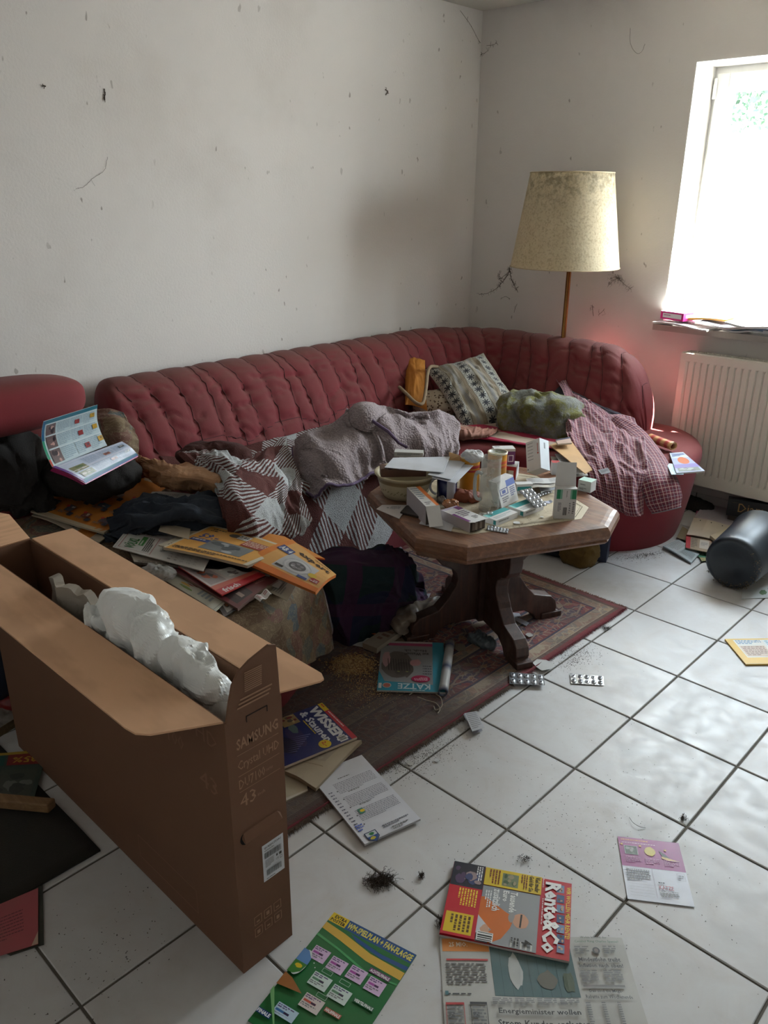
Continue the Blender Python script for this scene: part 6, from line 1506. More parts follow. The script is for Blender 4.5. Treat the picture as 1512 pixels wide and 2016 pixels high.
pg = Page(9, 5, rgb(120, 122, 128)); pg.para(1, 1, 8, 4, 3, rgb(60, 60, 66)); sheet('card', pg, [Pd(1177, 925, 3.36), Pd(1197, 921, 3.37), Pd(1202, 930, 3.34), Pd(1184, 934, 3.33)], 'gloss', label='small grey plastic card caught in a fold of the plaid shirt', cat='card')
# ------------------------------------------------------------------ printed matter on the floor
class PP(Page):
    """page laid on a horizontal surface; fields are given where the photograph shows them"""
    def __init__(s, TL, TR, BL, base, z=.003, hgt=None, wid=None, px=True):
        g = (lambda p: Pz(p[0], p[1], z) if len(p) == 2 else A(*p)) 
        s.TL, s.TR, s.BL = g(TL), g(TR), g(BL); e1 = s.TR - s.TL; e2 = s.BL - s.TL
        if wid: e1 = nrm(e1) * wid
        n1 = nrm(e1); e2p = e2 - n1 * (e2 @ n1)
        if hgt: e2p = nrm(e2p) * hgt
        s.e1, s.e2, s.z = e1, e2p, z
        Page.__init__(s, float(np.linalg.norm(e1)) * 100, float(np.linalg.norm(e2p)) * 100, base)
    def L(s, p):
        d = Pz(p[0], p[1], s.z) - s.TL; return float(d @ nrm(s.e1)) * 100, float(d @ nrm(s.e2)) * 100
    def bx(s, p, q):
        a, b = s.L(p), s.L(q); cl = lambda v, m: min(max(v, .02), m - .02)
        return cl(min(a[0], b[0]), s.w), cl(min(a[1], b[1]), s.h), cl(max(a[0], b[0]), s.w), cl(max(a[1], b[1]), s.h)
    def R2(s, p, q, c): return s.rect(*s.bx(p, q), c)
    def T2(s, st, p, q, c, bold=.02): return s.text(st, *s.bx(p, q), c, bold)
    def quad(s): return [s.TL, s.TL + s.e1, s.TL + s.e1 + s.e2, s.TL + s.e2]
def Bc(a, b): return (450 + a * .5952, 1600 + b * .5952)
YEL = rgb(212, 180, 36); RED = rgb(186, 26, 44); BLU = rgb(34, 76, 130); GRD = rgb(34, 104, 54)
# green football poster
p = PP((658, 1796), (820, 1880), (482, 2005), GRD); w, h = p.w, p.h
p.rect(0, 0, w, 2.7, BLU); p.poly([(0, 2.6), (w, 2.6), (w, 6.5), (w * .7, 4.6), (w * .35, 5.4), (0, 3.8)], GRD)
p.poly([(0, 3.0), (w * .25, 3.6), (w * .6, 5.0), (w, 5.2), (w, 7.2), (w * .6, 7.0), (w * .25, 5.6), (0, 4.8)], rgb(206, 164, 66)); p.poly([(w * .3, 2.9), (w * .7, 3.9), (w, 3.6), (w, 4.6), (w * .7, 4.8), (w * .4, 4.0)], BLU)
p.poly([(0, 6.4), (w * .3, 7.4), (w * .7, 9.2), (w, 8.2), (w, 8.6), (w * .7, 9.8), (w * .3, 7.9), (0, 7.0)], rgb(70, 150, 90))
p.rect(0, 0, 4.4, 2.5, YEL); p.text('EXTRA', .9, .3, 4.0, 1.2, rgb(30, 30, 30), .03); p.text('POSTER', .4, 1.35, 4.2, 2.25, rgb(30, 30, 30), .03)
p.text('WM-SPIELPLAN + FAN-FLAGGE', 4.7, .5, w - .3, 2.15, rgb(214, 200, 96), .035)
PK = rgb(206, 176, 206); WG = rgb(196, 208, 200)
def mbox(x, y, c, c2, ww=3.9, hh=3.3):
    p.rect(x, y, x + ww, y + hh, c); p.para(x + .2, y + .25, x + ww * .8, y + 1.1, 2, rgb(90, 70, 110)); p.rect(x + .3, y + 1.3, x + ww * .7, y + 1.8, c2); p.rect(x + ww * .45, y + 1.35, x + ww * .7, y + 1.75, rgb(60, 40, 70)); p.para(x + .2, y + 2.1, x + ww * .8, y + hh - .3, 2, GR)
for k in range(4): mbox(1.6 + k * 4.75, 9.2 + (.3 if k % 2 else 0), PK, rgb(160, 70, 150))
p.text('ACHTELFINALE', 15.0, 8.0, 19.6, 8.75, rgb(216, 206, 216), .03); p.rect(14.8, 7.8, 19.8, 8.9, rgb(120, 60, 110)); p.text('ACHTELFINALE', 15.0, 8.0, 19.6, 8.75, WH, .03)
mbox(5.2, 14.6, WG, rgb(90, 130, 100), 4.4, 3.2); mbox(10.4, 15.0, WG, rgb(90, 130, 100), 4.4, 3.2); p.rect(15.6, 15.4, 20.4, 16.4, rgb(40, 90, 60)); p.text('VIERTELFINALE', 15.8, 15.55, 20.2, 16.25, WH, .03)
mbox(6.6, 19.6, rgb(210, 196, 190), rgb(190, 80, 60), 4.6, 3.2); p.rect(11.8, 20.2, 15.6, 21.2, rgb(170, 80, 60)); p.text('HALBFINALE', 12, 20.35, 15.4, 21.05, WH, .03)
mbox(3.0, 24.2, rgb(180, 200, 214), rgb(60, 110, 160), 5.0, 2.6); p.rect(.2, 27.2, 3.6, 28.4, rgb(30, 60, 110)); p.text('FINALE', .3, 27.4, 3.4, 28.2, WH, .03)
for x_, y_ in ((6.4, 13.2), (11, 13.4), (8.6, 18.4)): p.frame(x_, y_, x_ + 2.4, y_ + 1.0, .07, WG)
p.ell(1.5, 14.6, 3.4 * .44, 3.3, rgb(200, 206, 200), 28); 
p.poly([(0, 11.4), (1.4, 11.5), (2.9, 13), (3.0, 14.6), (0, 14.6)], rgb(90, 130, 180)); p.poly([(0, 14.6), (3.0, 14.6), (2.6, 16.6), (1.4, 17.7), (0, 17.8)], rgb(60, 120, 50)); p.blob(1.5, 15.6, 1, .6, YEL)
p.poly([(0, 18.2), (2, 18.6), (6, 20.6), (0, 21.4)], rgb(150, 96, 50))
for k in range(4): p.ell(4.0 + (k % 2) * .8, 11.9 + k * .8, .14, .14, WH, 8)
for k, c_ in enumerate(((40, 110, 200), (60, 130, 190), (150, 40, 120), (190, 170, 50), (60, 140, 60))): p.blob(10 + k * 2.0, 28.4, .7, 1.5, rgb(*c_), 10); p.ell(10 + k * 2.0, 26.4, .5, .5, rgb(*c_), 10)
p.poly([(0, 22), (5.5, 29), (7.5, 30.4), (6.4, 30.4), (0, 23.4)], rgb(120, 170, 110))
sheet('poster_magazine', p, p.quad(), 'gloss', th=.0025, label='green football schedule poster on the tiles in front of the tall carton', cat='poster')
# newspaper, then the magazine on it
p = PP((865, 1841), (1224, 1847), (864, 2016), rgb(176, 174, 168), z=.003, hgt=.30); TG = rgb(60, 60, 62)
p.R2(Bc(705, 418), Bc(862, 462), rgb(206, 130, 60)); p.T2('25 MIO.', Bc(728, 430), Bc(790, 446), rgb(226, 214, 196)); p.R2(Bc(862, 445), Bc(1166, 612), rgb(70, 96, 96))
a = p.bx(Bc(862, 445), Bc(1166, 612))
for k in range(9): x_ = a[0] + (a[2] - a[0]) * k / 9; p.rect(x_, a[1], x_ + .06, a[3], rgb(40, 60, 62))
p.blob((a[0] * .72 + a[2] * .28), (a[1] * .5 + a[3] * .5), (a[2] - a[0]) * .10, (a[3] - a[1]) * .40, rgb(170, 172, 168), 16); p.blob(a[0] * .35 + a[2] * .65, a[1] * .35 + a[3] * .65, (a[2] - a[0]) * .14, (a[3] - a[1]) * .22, rgb(96, 92, 80), 14); p.blob(a[0] * .1 + a[2] * .9, a[1] * .3 + a[3] * .7, (a[2] - a[0]) * .08, (a[3] - a[1]) * .26, rgb(70, 84, 60), 14)
p.R2(Bc(720, 484), Bc(858, 492), rgb(190, 60, 60)); b_ = p.bx(Bc(718, 498), Bc(858, 575)); p.para(*b_, 9, rgb(110, 106, 104)); b_ = p.bx(Bc(718, 598), Bc(860, 608)); p.para(*b_, 1, TG); p.R2(Bc(716, 590), Bc(728, 604), rgb(70, 110, 116))
for x0_, x1_, c_ in ((718, 788, rgb(180, 60, 60)), (798, 866, rgb(50, 50, 52))):
    b_ = p.bx(Bc(x0_, 630), Bc(x1_, 740)); p.frame(*b_, .12, c_); p.rect(b_[0], b_[1], b_[2], b_[1] + .5, c_); p.para(b_[0] + .4, b_[1] + .9, b_[2] - .4, b_[3] - .3, 8, GR); p.photo(b_[0] + .5, b_[1] + 2.2, b_[0] + 1.7, b_[1] + 3.4, [rgb(90, 90, 90), rgb(150, 150, 150)], 4, 3)
p.T2('Wohin kommt der', Bc(1160, 411), Bc(1250, 422), rgb(70, 84, 76), .005); p.T2('Cavalier King Charles Spaniel?', Bc(1142, 426), Bc(1290, 438), rgb(60, 110, 80), .005)
x_, y_ = p.L(Bc(1215, 461)); p.ell(x_, y_, .8, .8, rgb(90, 90, 90)); p.ell(x_, y_, .45, .5, rgb(140, 130, 124)); b_ = p.bx(Bc(1142, 446), Bc(1195, 474)); p.para(*b_, 4, GR); b_ = p.bx(Bc(1235, 446), Bc(1285, 474)); p.para(*b_, 4, GR)
p.T2('Mindestlohn treibt', Bc(1156, 482), Bc(1297, 498), TG); p.T2('Inflation nach oben!', Bc(1158, 501), Bc(1306, 517), TG)
b_ = p.bx(Bc(1162, 524), Bc(1228, 566)); p.para(*b_, 6, GR); b_ = p.bx(Bc(1238, 524), Bc(1310, 566)); p.para(*b_, 6, GR); b_ = p.bx(Bc(1172, 572), Bc(1312, 582)); p.rect(*b_, rgb(120, 118, 116))
p.T2('Das sind die Mega-', Bc(1192, 588), Bc(1305, 603), TG, .01); p.T2('Rabatte zum Wochenende', Bc(1180, 606), Bc(1338, 622), TG, .01)
for k in range(3): b_ = p.bx(Bc(1180 + k * 52, 632), Bc(1226 + k * 52, 760)); p.para(*b_, 16, GR)
for k in range(4): b_ = p.bx(Bc(872 + k * 74, 617), Bc(940 + k * 74, 642)); p.para(*b_, 4, GR)
p.T2('Energieminister wollen', Bc(892, 652), Bc(1168, 680), rgb(36, 36, 38), .015); p.T2('Strom-Kunden entlasten', Bc(890, 690), Bc(1200, 718), rgb(36, 36, 38), .015)
for k in range(4): b_ = p.bx(Bc(872 + k * 78, 728), Bc(944 + k * 78, 790)); p.para(*b_, 9, GR)
sheet('newspaper', p, p.quad(), th=.003, seg=14, bend=lambda u, v: .0012 * np.sin(u * 9) + .0012 * np.sin(v * 11 + 1), label='grey newspaper front page spread on the tiles at the bottom edge', cat='newspaper')
p = PP((1125.6, 1740), (1120.8, 1892.9), (893, 1703), RED, z=.010)
p.R2(Bc(1110, 232), Bc(1124, 488), RED)
p.T2('WIR WOLLEN MEHR RENTE!', Bc(1118, 246), Bc(1128, 420), rgb(222, 196, 60)); FC = [rgb(110, 130, 160), rgb(190, 150, 130), rgb(90, 60, 50), rgb(60, 80, 120)]
for k in range(7):
    f0 = (1086, 238 + k * 33); f1 = (1110, 268 + k * 33.5); b_ = p.bx(Bc(*f0), Bc(*f1)); p.photo(*b_, [FC[k % 2 * 3], FC[1], FC[2]], 3, k)
p.text('Rente&Co', 1.0, 2.35, p.w - .8, 6.15, rgb(232, 228, 226), .04); p.text('Rente&Co', .3, 6.35, 3, 6.75, rgb(226, 220, 216), .02); p.para(6.2, 6.3, p.w - 3, 6.7, 1, rgb(220, 200, 200))
b_ = p.bx(Bc(800, 270), Bc(1012, 478)); p.rect(7.4 * 0 + 5.6, 7.1, p.w - .1, 19.6, rgb(150, 152, 154))
W_ = p.w; p.rect(5.6, 7.1, W_ - .1, 20.4, rgb(146, 148, 150)); 
LL = lambda pts: [p.L(Bc(*q_)) for q_ in pts]
p.poly(LL([(804, 276), (850, 280), (915, 330), (945, 350), (930, 385), (900, 420), (856, 436), (846, 405), (868, 390), (850, 372), (820, 335), (800, 320)]), rgb(206, 106, 36)); p.blob(*p.L(Bc(965, 362)), 2.2, 1.9, rgb(200, 150, 122), 16, .1); p.blob(*p.L(Bc(935, 350)), 1.6, .8, rgb(150, 146, 144), 10); p.poly(LL([(966, 340), (972, 341), (966, 384), (960, 383)]), rgb(50, 46, 46)); p.poly(LL([(790, 330), (822, 335), (862, 385), (850, 405), (800, 395)]), rgb(196, 198, 204)); p.blob(*p.L(Bc(846, 388)), 1.5, 1.2, rgb(200, 156, 130), 12)
for k in range(5): p.rect(W_ - 2.2, 8 + k * 1.1, W_ - .3, 8.4 + k * 1.1, rgb(200, 200, 196))
p.text('Tausende', 6.2, 12.2, 12.2, 13.9, WH, .03); p.text('Euro', 6.2, 14.2, 9.4, 15.6, WH, .03); p.text('zusätzlich', 6.2, 16.0, 12.6, 17.8, WH, .03); p.para(7, 18.2, 12, 19.8, 3, WH)
p.rect(.1, 6.95, 5.5, 20.4, YEL); p.photo(1.0, 12.4, 4.9, 16.2, [rgb(110, 120, 90), rgb(70, 90, 60), rgb(150, 140, 110)], 8, 5); p.text('Viel mehr', .4, 7.3, 5.0, 8.5, K_, .02); p.text('Geld für Sie', .4, 8.8, 5.2, 9.9, K_, .02); p.para(.5, 10.3, 4.8, 12, 3, rgb(120, 60, 30)); p.para(.5, 16.8, 4.8, 19.6, 4, rgb(130, 60, 30))
p.photo(.1, 20.5, 7.4, p.h - .1, [rgb(34, 34, 48), rgb(80, 60, 90), rgb(60, 70, 110), rgb(150, 130, 130)], 12, 4); p.para(.6, 21, 5, 22.6, 3, WH)
p.rect(7.5, 20.5, W_ - .1, p.h - .1, RED); p.rect(W_ - 6.4, 21.4, W_ - .8, p.h - .6, YEL); p.para(W_ - 5.8, 22, W_ - 1.4, p.h - 1.4, 5, rgb(90, 60, 20)); p.para(8, 21.4, 13, 26, 7, rgb(230, 200, 60))
p.rect(W_ - 2.6, 16.6, W_ - .2, 20.2, WH); bars(p, W_ - 2.4, 16.8, W_ - .4, 20.0); p.text('4', W_ - 2.6, 8, W_ - 1.4, 10.4, K_, .03); p.para(W_ - 2.6, 11, W_ - .4, 13, 3, K_)
sheet('magazine', p, p.quad(), 'gloss', th=.006, edge=rgb(190, 180, 176), label='red and yellow pension magazine lying on the newspaper in the foreground', cat='magazine')
# postcard
def Kc(a, b): return (1150 + a * .2394, 1500 + b * .2394)
p = PP((1215.8, 1646.5), (1336, 1660), (1230, 1768.6), rgb(206, 208, 218)); w, h = p.w, p.h
p.rect(0, 0, w, h * .485, rgb(150, 56, 122)); p.para(.7, .6, w - 3.4, 1.3, 1, rgb(206, 140, 90)); p.para(.8, 1.7, w - .6, 2.1, 1, rgb(230, 200, 220))
p.photo(1.2, 2.9, 4.4, 5.8, [rgb(60, 74, 56), rgb(150, 150, 146), rgb(90, 100, 80)], 7, 2); p.frame(1.2, 2.9, 4.4, 5.8, .14, rgb(190, 190, 190)); p.blob(7.4, 4.2, 1.4, 1.7, rgb(196, 176, 60), 14, .15); p.poly([(9.6, 3.6), (11, 4.6), (12.2, 6.2), (10.2, 5.4)], rgb(50, 44, 46)); p.poly([(10, 5.4), (14.2, 6.6), (12.4, 6.9), (10, 6.2)], rgb(196, 160, 90))
for x_, y_ in ((.7, 2.6), (5.2, 2.7), (11.2, 3.3)): p.ell(x_, y_, .32, .32, rgb(206, 160, 60), 10)
for k in range(3): p.para(1.2 + k * 4.6, 6.6, 4.8 + k * 4.6, 8.6, 4, rgb(190, 130, 170))
p.rect(w * .46, h * .5, w * .46 + .06, h * .94, rgb(120, 90, 120)); p.para(.8, h * .53, w * .42, h * .72, 5, GR)
for k in range(5): p.rect(.9, h * (.76 + k * .045), w * .43, h * (.76 + k * .045) + .05, GR)
p.frame(w * .84, h * .53, w * .96, h * .64, .05, GR); p.para(w * .86, h * .56, w * .94, h * .62, 2, GR); p.text('KATZE', w * .52, h * .75, w * .74, h * .81, rgb(150, 40, 60), .01); p.para(w * .52, h * .70, w * .68, h * .73, 1, K_); p.para(w * .52, h * .83, w * .80, h * .93, 4, GR)
sheet('postcard', p, p.quad(), 'gloss', th=.0008, label='purple and white subscription postcard on the tiles at the right', cat='postcard')
# white brochure with crest
BLp, BRp = Pz(718, 1662, .013), Pz(828, 1612, .013); up_v = nrm(Pz(632, 1537, .013) - BLp); n1 = nrm(BRp - BLp); up_v = nrm(up_v - n1 * (up_v @ n1)) * .305
p = PP(tuple(BLp + up_v), tuple(BRp + up_v), tuple(BLp), rgb(204, 204, 210), z=.013); w, h = p.w, p.h
for k in range(3): p.para(3.6, 7 + k * 6, w - 1.2, 11.6 + k * 6, 8, rgb(140, 140, 150), .5); p.para(6, 5.4 + k * 6, w - 5, 6.1 + k * 6, 1, GR)
for k in range(14): p.para(.9, 9.5 + k * 1.25, 2.8, 10.2 + k * 1.25, 1, rgb(90, 90, 110))
for k in range(5): p.rect(3.2, 10 + k * 3.6, 3.5, 10.4 + k * 3.6, K_)
p.para(.8, 24, 3, 26.6, 3, rgb(90, 110, 190)); p.poly([(4.4, 19), (6, 19), (6, 21), (4.4, 21)], rgb(70, 130, 110)); p.ell(5.5, 20, .7, .5, YEL); p.para(7, 27.4, w - 2, 28.6, 2, rgb(110, 110, 120)); p.para(9, 29, w - 3, 30.4, 2, GR)
x0_, y0_ = 1.4, 27.6; p.poly([(x0_, y0_), (x0_ + 3.4, y0_), (x0_ + 3.4, y0_ + 2.4), (x0_ + 1.7, y0_ + 4), (x0_, y0_ + 2.4)], rgb(40, 56, 90)); p.poly([(x0_ + .25, y0_ + .25), (x0_ + 3.15, y0_ + .25), (x0_ + 3.15, y0_ + 2.3), (x0_ + 1.7, y0_ + 3.6), (x0_ + .25, y0_ + 2.3)], rgb(190, 196, 200)); p.poly([(x0_ + .25, y0_ + 1.6), (x0_ + 3.15, y0_ + 1.6), (x0_ + 3.1, y0_ + 2.3), (x0_ + 1.7, y0_ + 3.6), (x0_ + .25, y0_ + 2.3)], rgb(40, 80, 140)); p.blob(x0_ + 1.4, y0_ + 2.4, .9, .6, rgb(200, 180, 50)); p.blob(x0_ + 1.8, y0_ + .9, .9, .6, rgb(40, 120, 60))
sheet('brochure', p, p.quad(), 'gloss', th=.006, edge=rgb(176, 174, 176), seg=4, label='white stapled brochure with a small crest, half on the rug edge', cat='brochure')
# tan papers and the science magazine by the carton
pg = Page(20, 20, rgb(176, 162, 140)); pg.photo(7, 3, 15, 11, [rgb(160, 148, 130), rgb(140, 130, 116), rgb(170, 160, 144)], 7, 2); pg.para(2, 2, 6, 10, 6, rgb(150, 136, 116)); pg.rect(2, 13, 16, 13.2, rgb(120, 104, 84))
sheet('old_papers', pg, [Pz(596, 1452, .028), Pz(712, 1458, .029), Pz(622, 1550, .026), Pz(545, 1508, .026)], th=.012, seg=10, bend=lambda u, v: .003 * np.sin(u * 7 + v * 4), edge=rgb(150, 134, 110), label='stack of yellowed folded papers below the blue science magazine', cat='paper')
pg = Page(20, 20, rgb(180, 170, 148)); pg.rect(4, 6, 8, 10, rgb(110, 120, 130)); pg.rect(0, 18.6, 20, 20, rgb(196, 190, 180))
sheet('booklet', pg, [Pz(520, 1500, .010), Pz(600, 1520, .010), Pz(606, 1556, .010), Pz(535, 1590, .010)], th=.004, label='cream booklet poking out between the carton and the rug edge', cat='booklet')
p = PP((634, 1383.5), (703, 1451), (560, 1405), rgb(36, 44, 100), z=.040, hgt=.275); w, h = p.w, p.h
p.rect(0, 0, w, 1.7, RED); p.rect(0, 0, 4.4, 1.7, YEL); p.para(5, .4, w - .6, 1.2, 1, rgb(230, 190, 190)); p.para(.6, .4, 3.8, 1.2, 1, RED)
p.text('WISSEN', .5, 2.1, w - 1.4, 5.7, rgb(220, 220, 224), .05); p.text('& Staunen', 1.0, 6.2, w - 3.0, 9.0, rgb(212, 214, 220), .03); p.para(5, 9.3, w - 3, 10.0, 1, YEL); p.ell(w - 2.4, 9.6, 1.9, 1.9, YEL); p.text('2,-', w - 3.6, 8.8, w - 1.3, 10.4, RED, .02); p.rect(w - 3.4, 2.6, w - .5, 5.2, WH); bars(p, w - 3.2, 2.8, w - .7, 5.0)
p.blob(11, 15, 6, 3.2, rgb(60, 54, 96), 16); p.blob(7, 14, 3.4, 1.4, rgb(90, 110, 110), 14); p.blob(13, 19, 5, 3, rgb(24, 26, 60), 16); p.blob(9, 23, 4, 2.6, rgb(150, 160, 200), 14); p.photo(.3, 10.5, 5.2, 16, [rgb(150, 130, 90), rgb(110, 40, 44), rgb(90, 80, 70), rgb(190, 170, 120)], 8, 7)
for k in range(8): p.poly([(12 + k * .7, 11 + k), (12.3 + k * .7, 11 + k), (10.6 + k * .8, 17 + k * .6)], rgb(130, 130, 180))
p.para(14, 24, w - .6, 26, 3, YEL)
sheet('magazine', p, p.quad(), 'gloss', th=.008, edge=rgb(190, 176, 160), label='dark blue science magazine on the rug beside the end of the tall carton', cat='magazine')
# cat magazine, upside down on the rug
p = PP((877, 1363), (742, 1358.5), (889, 1266), rgb(60, 150, 172), z=.018); w, h = p.w, p.h
p.poly([(w * .18, 4), (w * .9, 5.5), (w, 12), (w, h - 2.2), (w * .18, h - 2.2)], rgb(150, 150, 150)); p.rect(w * .18, h - 3.0, w - 2.6, h - 1.2, rgb(176, 70, 110)); p.rect(w * .18, h - 1.2, w, h, rgb(190, 186, 180)); p.rect(w - 2.6, h - 3.2, w, h - 1.0, rgb(56, 50, 52))
p.blob(w * .72, h * .5, w * .26, h * .30, rgb(112, 104, 98), 20, .15); p.blob(w * .62, h * .42, w * .17, h * .16, rgb(96, 88, 82), 18, .15); p.blob(w * .45, h * .55, w * .10, h * .09, rgb(190, 140, 140), 12); p.blob(w * .9, h * .62, w * .08, h * .18, rgb(190, 150, 150), 12)
for k in range(9): p.poly([(w * (.52 + k * .04), h * .38), (w * (.535 + k * .04), h * .38), (w * (.56 + k * .04), h * .62), (w * (.55 + k * .04), h * .62)], rgb(70, 64, 60))
for dx in (.57, .70): p.ell(w * dx, h * .36, .5, .28, rgb(150, 160, 90), 10); p.poly([(w * (dx - .05), h * .30), (w * (dx + .05), h * .30), (w * dx, h * .24)], rgb(110, 100, 94))
p.text('KATZE', w * .22, 1.0, w * .70, 4.2, rgb(206, 220, 222), .02); p.para(w * .3, .2, w * .6, .8, 1, WH); p.ell(w * .86, 2.8, 1.5, 1.5, rgb(190, 190, 186)); p.ell(w * .86, 2.8, 1.2, 1.2, rgb(190, 110, 90)); p.rect(w - 1.4, 1, w - .4, 4, WH)
p.text('Hoch, ich', w * .28, h - 7.2, w * .62, h - 5.4, K_, .01); p.text('aus Wasser!', w * .24, h - 9.6, w * .62, h - 7.8, K_, .01); p.ell(w * .36, 7.2, 3.2, 2.1, rgb(176, 40, 84)); p.para(w * .26, 6.2, w * .46, 8.2, 3, rgb(230, 200, 210))
for k in range(4): p.para(w * .2, 10 + k * 1.6, w * .42, 10.8 + k * 1.6, 1, rgb(60, 60, 70))
kz = sheet('cat_magazine', p, p.quad(), 'gloss', th=.006, edge=rgb(180, 176, 170), label='cyan and pink cat magazine lying upside down on the rug near the table', cat='magazine')
e0, e1_ = Pz(872, 1364, .02), Pz(886, 1266, .02); ax_ = nrm(e1_ - e0); sd = nrm(np.cross(ax_, A(0, 0, 1))); G = []
for t_ in np.linspace(0, 1, 12): G.append([e0 + (e1_ - e0) * t_ + (sd * math.cos(b) + A(0, 0, 1) * math.sin(b)) * (.017 - .0012 * b / PI) for b in np.linspace(0, 3.6 * PI, 40)])
cc = np.tile(np.array([rgb(196, 194, 192) if i % 5 else rgb(70, 80, 110) for i in range(12)])[:, None, :], (1, 40, 1))
q = MB(); q.slab(np.array(G), .0008, cc); obj('curled_pages', q, M['gloss'], parent=kz, smooth=True)
# yellow folder at the right edge
p = PP((1427, 1258), (1512, 1257), (1460, 1308), rgb(212, 168, 40), z=.006, wid=.30); w, h = p.w, p.h
p.rect(2.6, .8, w, h - 4.4, rgb(206, 204, 196)); p.para(3.2, 1.2, 12.5, 4.2, 3, rgb(60, 110, 150)); p.rect(3.0, 5, 12.5, h - 5, rgb(196, 176, 156)); p.para(3.6, 5.6, 12, h - 5.4, 6, rgb(130, 100, 84)); p.rect(13.4, 1.2, w, h - 5, rgb(196, 206, 208)); p.para(14, 1.6, w - .6, h - 5.4, 9, rgb(110, 150, 170)); p.rect(0, h - .7, w, h, rgb(190, 150, 30))
sheet('folder', p, p.quad(), 'gloss', th=.005, edge=rgb(190, 150, 40), label='yellow-bordered brochure on the tiles at the right edge', cat='brochure')
# folded leaflet and blister packs on the tiles
def ol(nm, pts, zs, col, lb, cat='leaflet', rows=6, **kw):
    pg = Page(10, 10, col); pg.para(.8, .8, 9.2, 9.2, rows, rgb(150, 150, 154), .5); return sheet(nm, pg, fl(pts, zs), label=lb, cat=cat, **kw)
fo_ = empty('package_insert', Pz(932, 1423, 0), 'small folded white leaflet standing ajar on the tiles at the rug edge', 'leaflet')
for k, (pts, zs) in enumerate(((([(914, 1404), (938, 1400), (954, 1432), (930, 1440)], [.024, .024, .018, .018])), ([(912, 1406), (930, 1402), (950, 1438), (932, 1446)], [.010, .010, .006, .006]))):
    pg = Page(6, 10, rgb(186, 186, 190) if k == 0 else rgb(150, 150, 156)); pg.para(.6, .6, 5.4, 9.4, 9, GR, .4); mb_ = MB(); pg.emit(mb_, *fl(pts, zs), th=.0008); obj('fold', mb_, M['print'], parent=fo_)
blister([(1003, 1323), (1070, 1329), (1073, 1349), (1003, 1346)], .013, 5, 2, 'silver blister pack on the tiles beside the front foot of the table')
blister([(1122, 1326), (1188, 1331), (1189, 1349), (1124, 1345)], .004, 5, 2, 'emptied silver blister pack lying alone on the tiles right of the other', True)
scrap(1068, 1309, .010, .045, rgb(186, 184, 180), 'torn white paper scrap against the front foot of the table', 5)
scrap(1042, 1250, .012, .02, rgb(150, 146, 140), 'small grey scrap on the rug behind the front foot of the table', 8)
scrap(808, 1503, .003, .013, rgb(180, 176, 170), 'small pale scrap on the tiles just off the rug edge', 10)
scrap(860, 1497, .003, .010, rgb(190, 190, 190), 'clear round chip on the tile right of the rug edge scrap', 11)
scrap(905, 1275, .012, .035, rgb(120, 110, 96), 'brown paper piece on the rug right of the cat magazine', 12)
q = MB()
q.tube(crom([Pz(822, 1372, .014), Pz(838, 1378, .02), Pz(858, 1384, .016), Pz(866, 1396, .014), Pz(862, 1404, .013)], 24), .0014, 5); q.tube(crom([Pz(858, 1366, .014), Pz(868, 1374, .02), Pz(870, 1390, .014), Pz(858, 1398, .012), Pz(854, 1390, .012)], 24), .0014, 5); q.tube(crom([Pz(806, 1368, .012), Pz(815, 1362, .014), Pz(822, 1364, .012)], 8), .0014, 5)
obj('string', q, simple('off_white_string', rgb(176, 164, 144), None, 30, .8), smooth=True, label='short off-white strings below the cat magazine on the rug', cat='string', kind='stuff')
# medicine carton, plastic bag and litter near the left table foot
pf = pgw(10, 5, rgb(160, 148, 132)); pf.para(3, 1, 8, 3.6, 3, rgb(110, 70, 60)); 
P0, P1 = Pz(714, 1276, .012), Pz(742, 1287, .012); ex = P1 - P0; ey = (Pz(785, 1248, .012) - P1); ey = ey - nrm(ex) * (ey @ nrm(ex)); carton('medicine_box', P0, ex, ey, A(0, 0, .022), dict(top=pf, front=pgw(5, 3, rgb(150, 136, 118))), rgb(160, 148, 132), [[P0 - ex * 1.0 + A(0, 0, .002) - ey * .1, P0 + A(0, 0, .004), P0 + ey * .5 + A(0, 0, .004), P0 - ex * .5 + ey * .4]], label='beige opened medicine box on the rug between plaid blanket and cat magazine', cat='box')
pg = Page(10, 4, rgb(176, 84, 36)); sheet('orange_strip', pg, fl([(720, 1230), (745, 1238), (738, 1250), (716, 1240)], .03), label='small orange card strip behind the beige medicine box', cat='card')
SBg = [[(858, 1178, .07), (880, 1185, .06), (884, 1196, .04)], [(812, 1186, .09), (840, 1205, .09), (852, 1222, .04)], [(780, 1205, .08), (800, 1222, .09), (815, 1236, .03)], [(765, 1222, .05), (778, 1240, .05), (800, 1252, .015)]]
cloth('plastic_bag', [[Pz(*q_) for q_ in r] for r in SBg], 60, 50, simple('dirty_carrier_film', rgb(150, 138, 124), rgb(112, 98, 86), 14, .35), amp=.010, freq=14, seed=7, th=.002, label='dirty translucent carrier bag with black print caught on the left table foot', cat='bag')
ol('paper_sheet', [(742, 1078), (785, 1070), (800, 1090), (770, 1100)], .012, rgb(176, 176, 190), 'white sheet on the floor under the hanging check blanket', 'paper')
ol('paper_sheet', [(818, 1172), (848, 1168), (842, 1182), (822, 1182)], .012, rgb(170, 172, 184), 'white paper between the plaid blanket and the left table foot', 'paper')
ol('paper_strip', [(1000, 1206), (1042, 1226), (1036, 1232), (996, 1212)], .012, rgb(140, 142, 150), 'grey plastic strip on the rug behind the front foot of the table', 'strip')
ol('paper_scrap', [(995, 1205), (1022, 1207), (1026, 1213), (1000, 1214)], .011, rgb(176, 176, 184), 'white scrap behind the right table foot', 'paper')
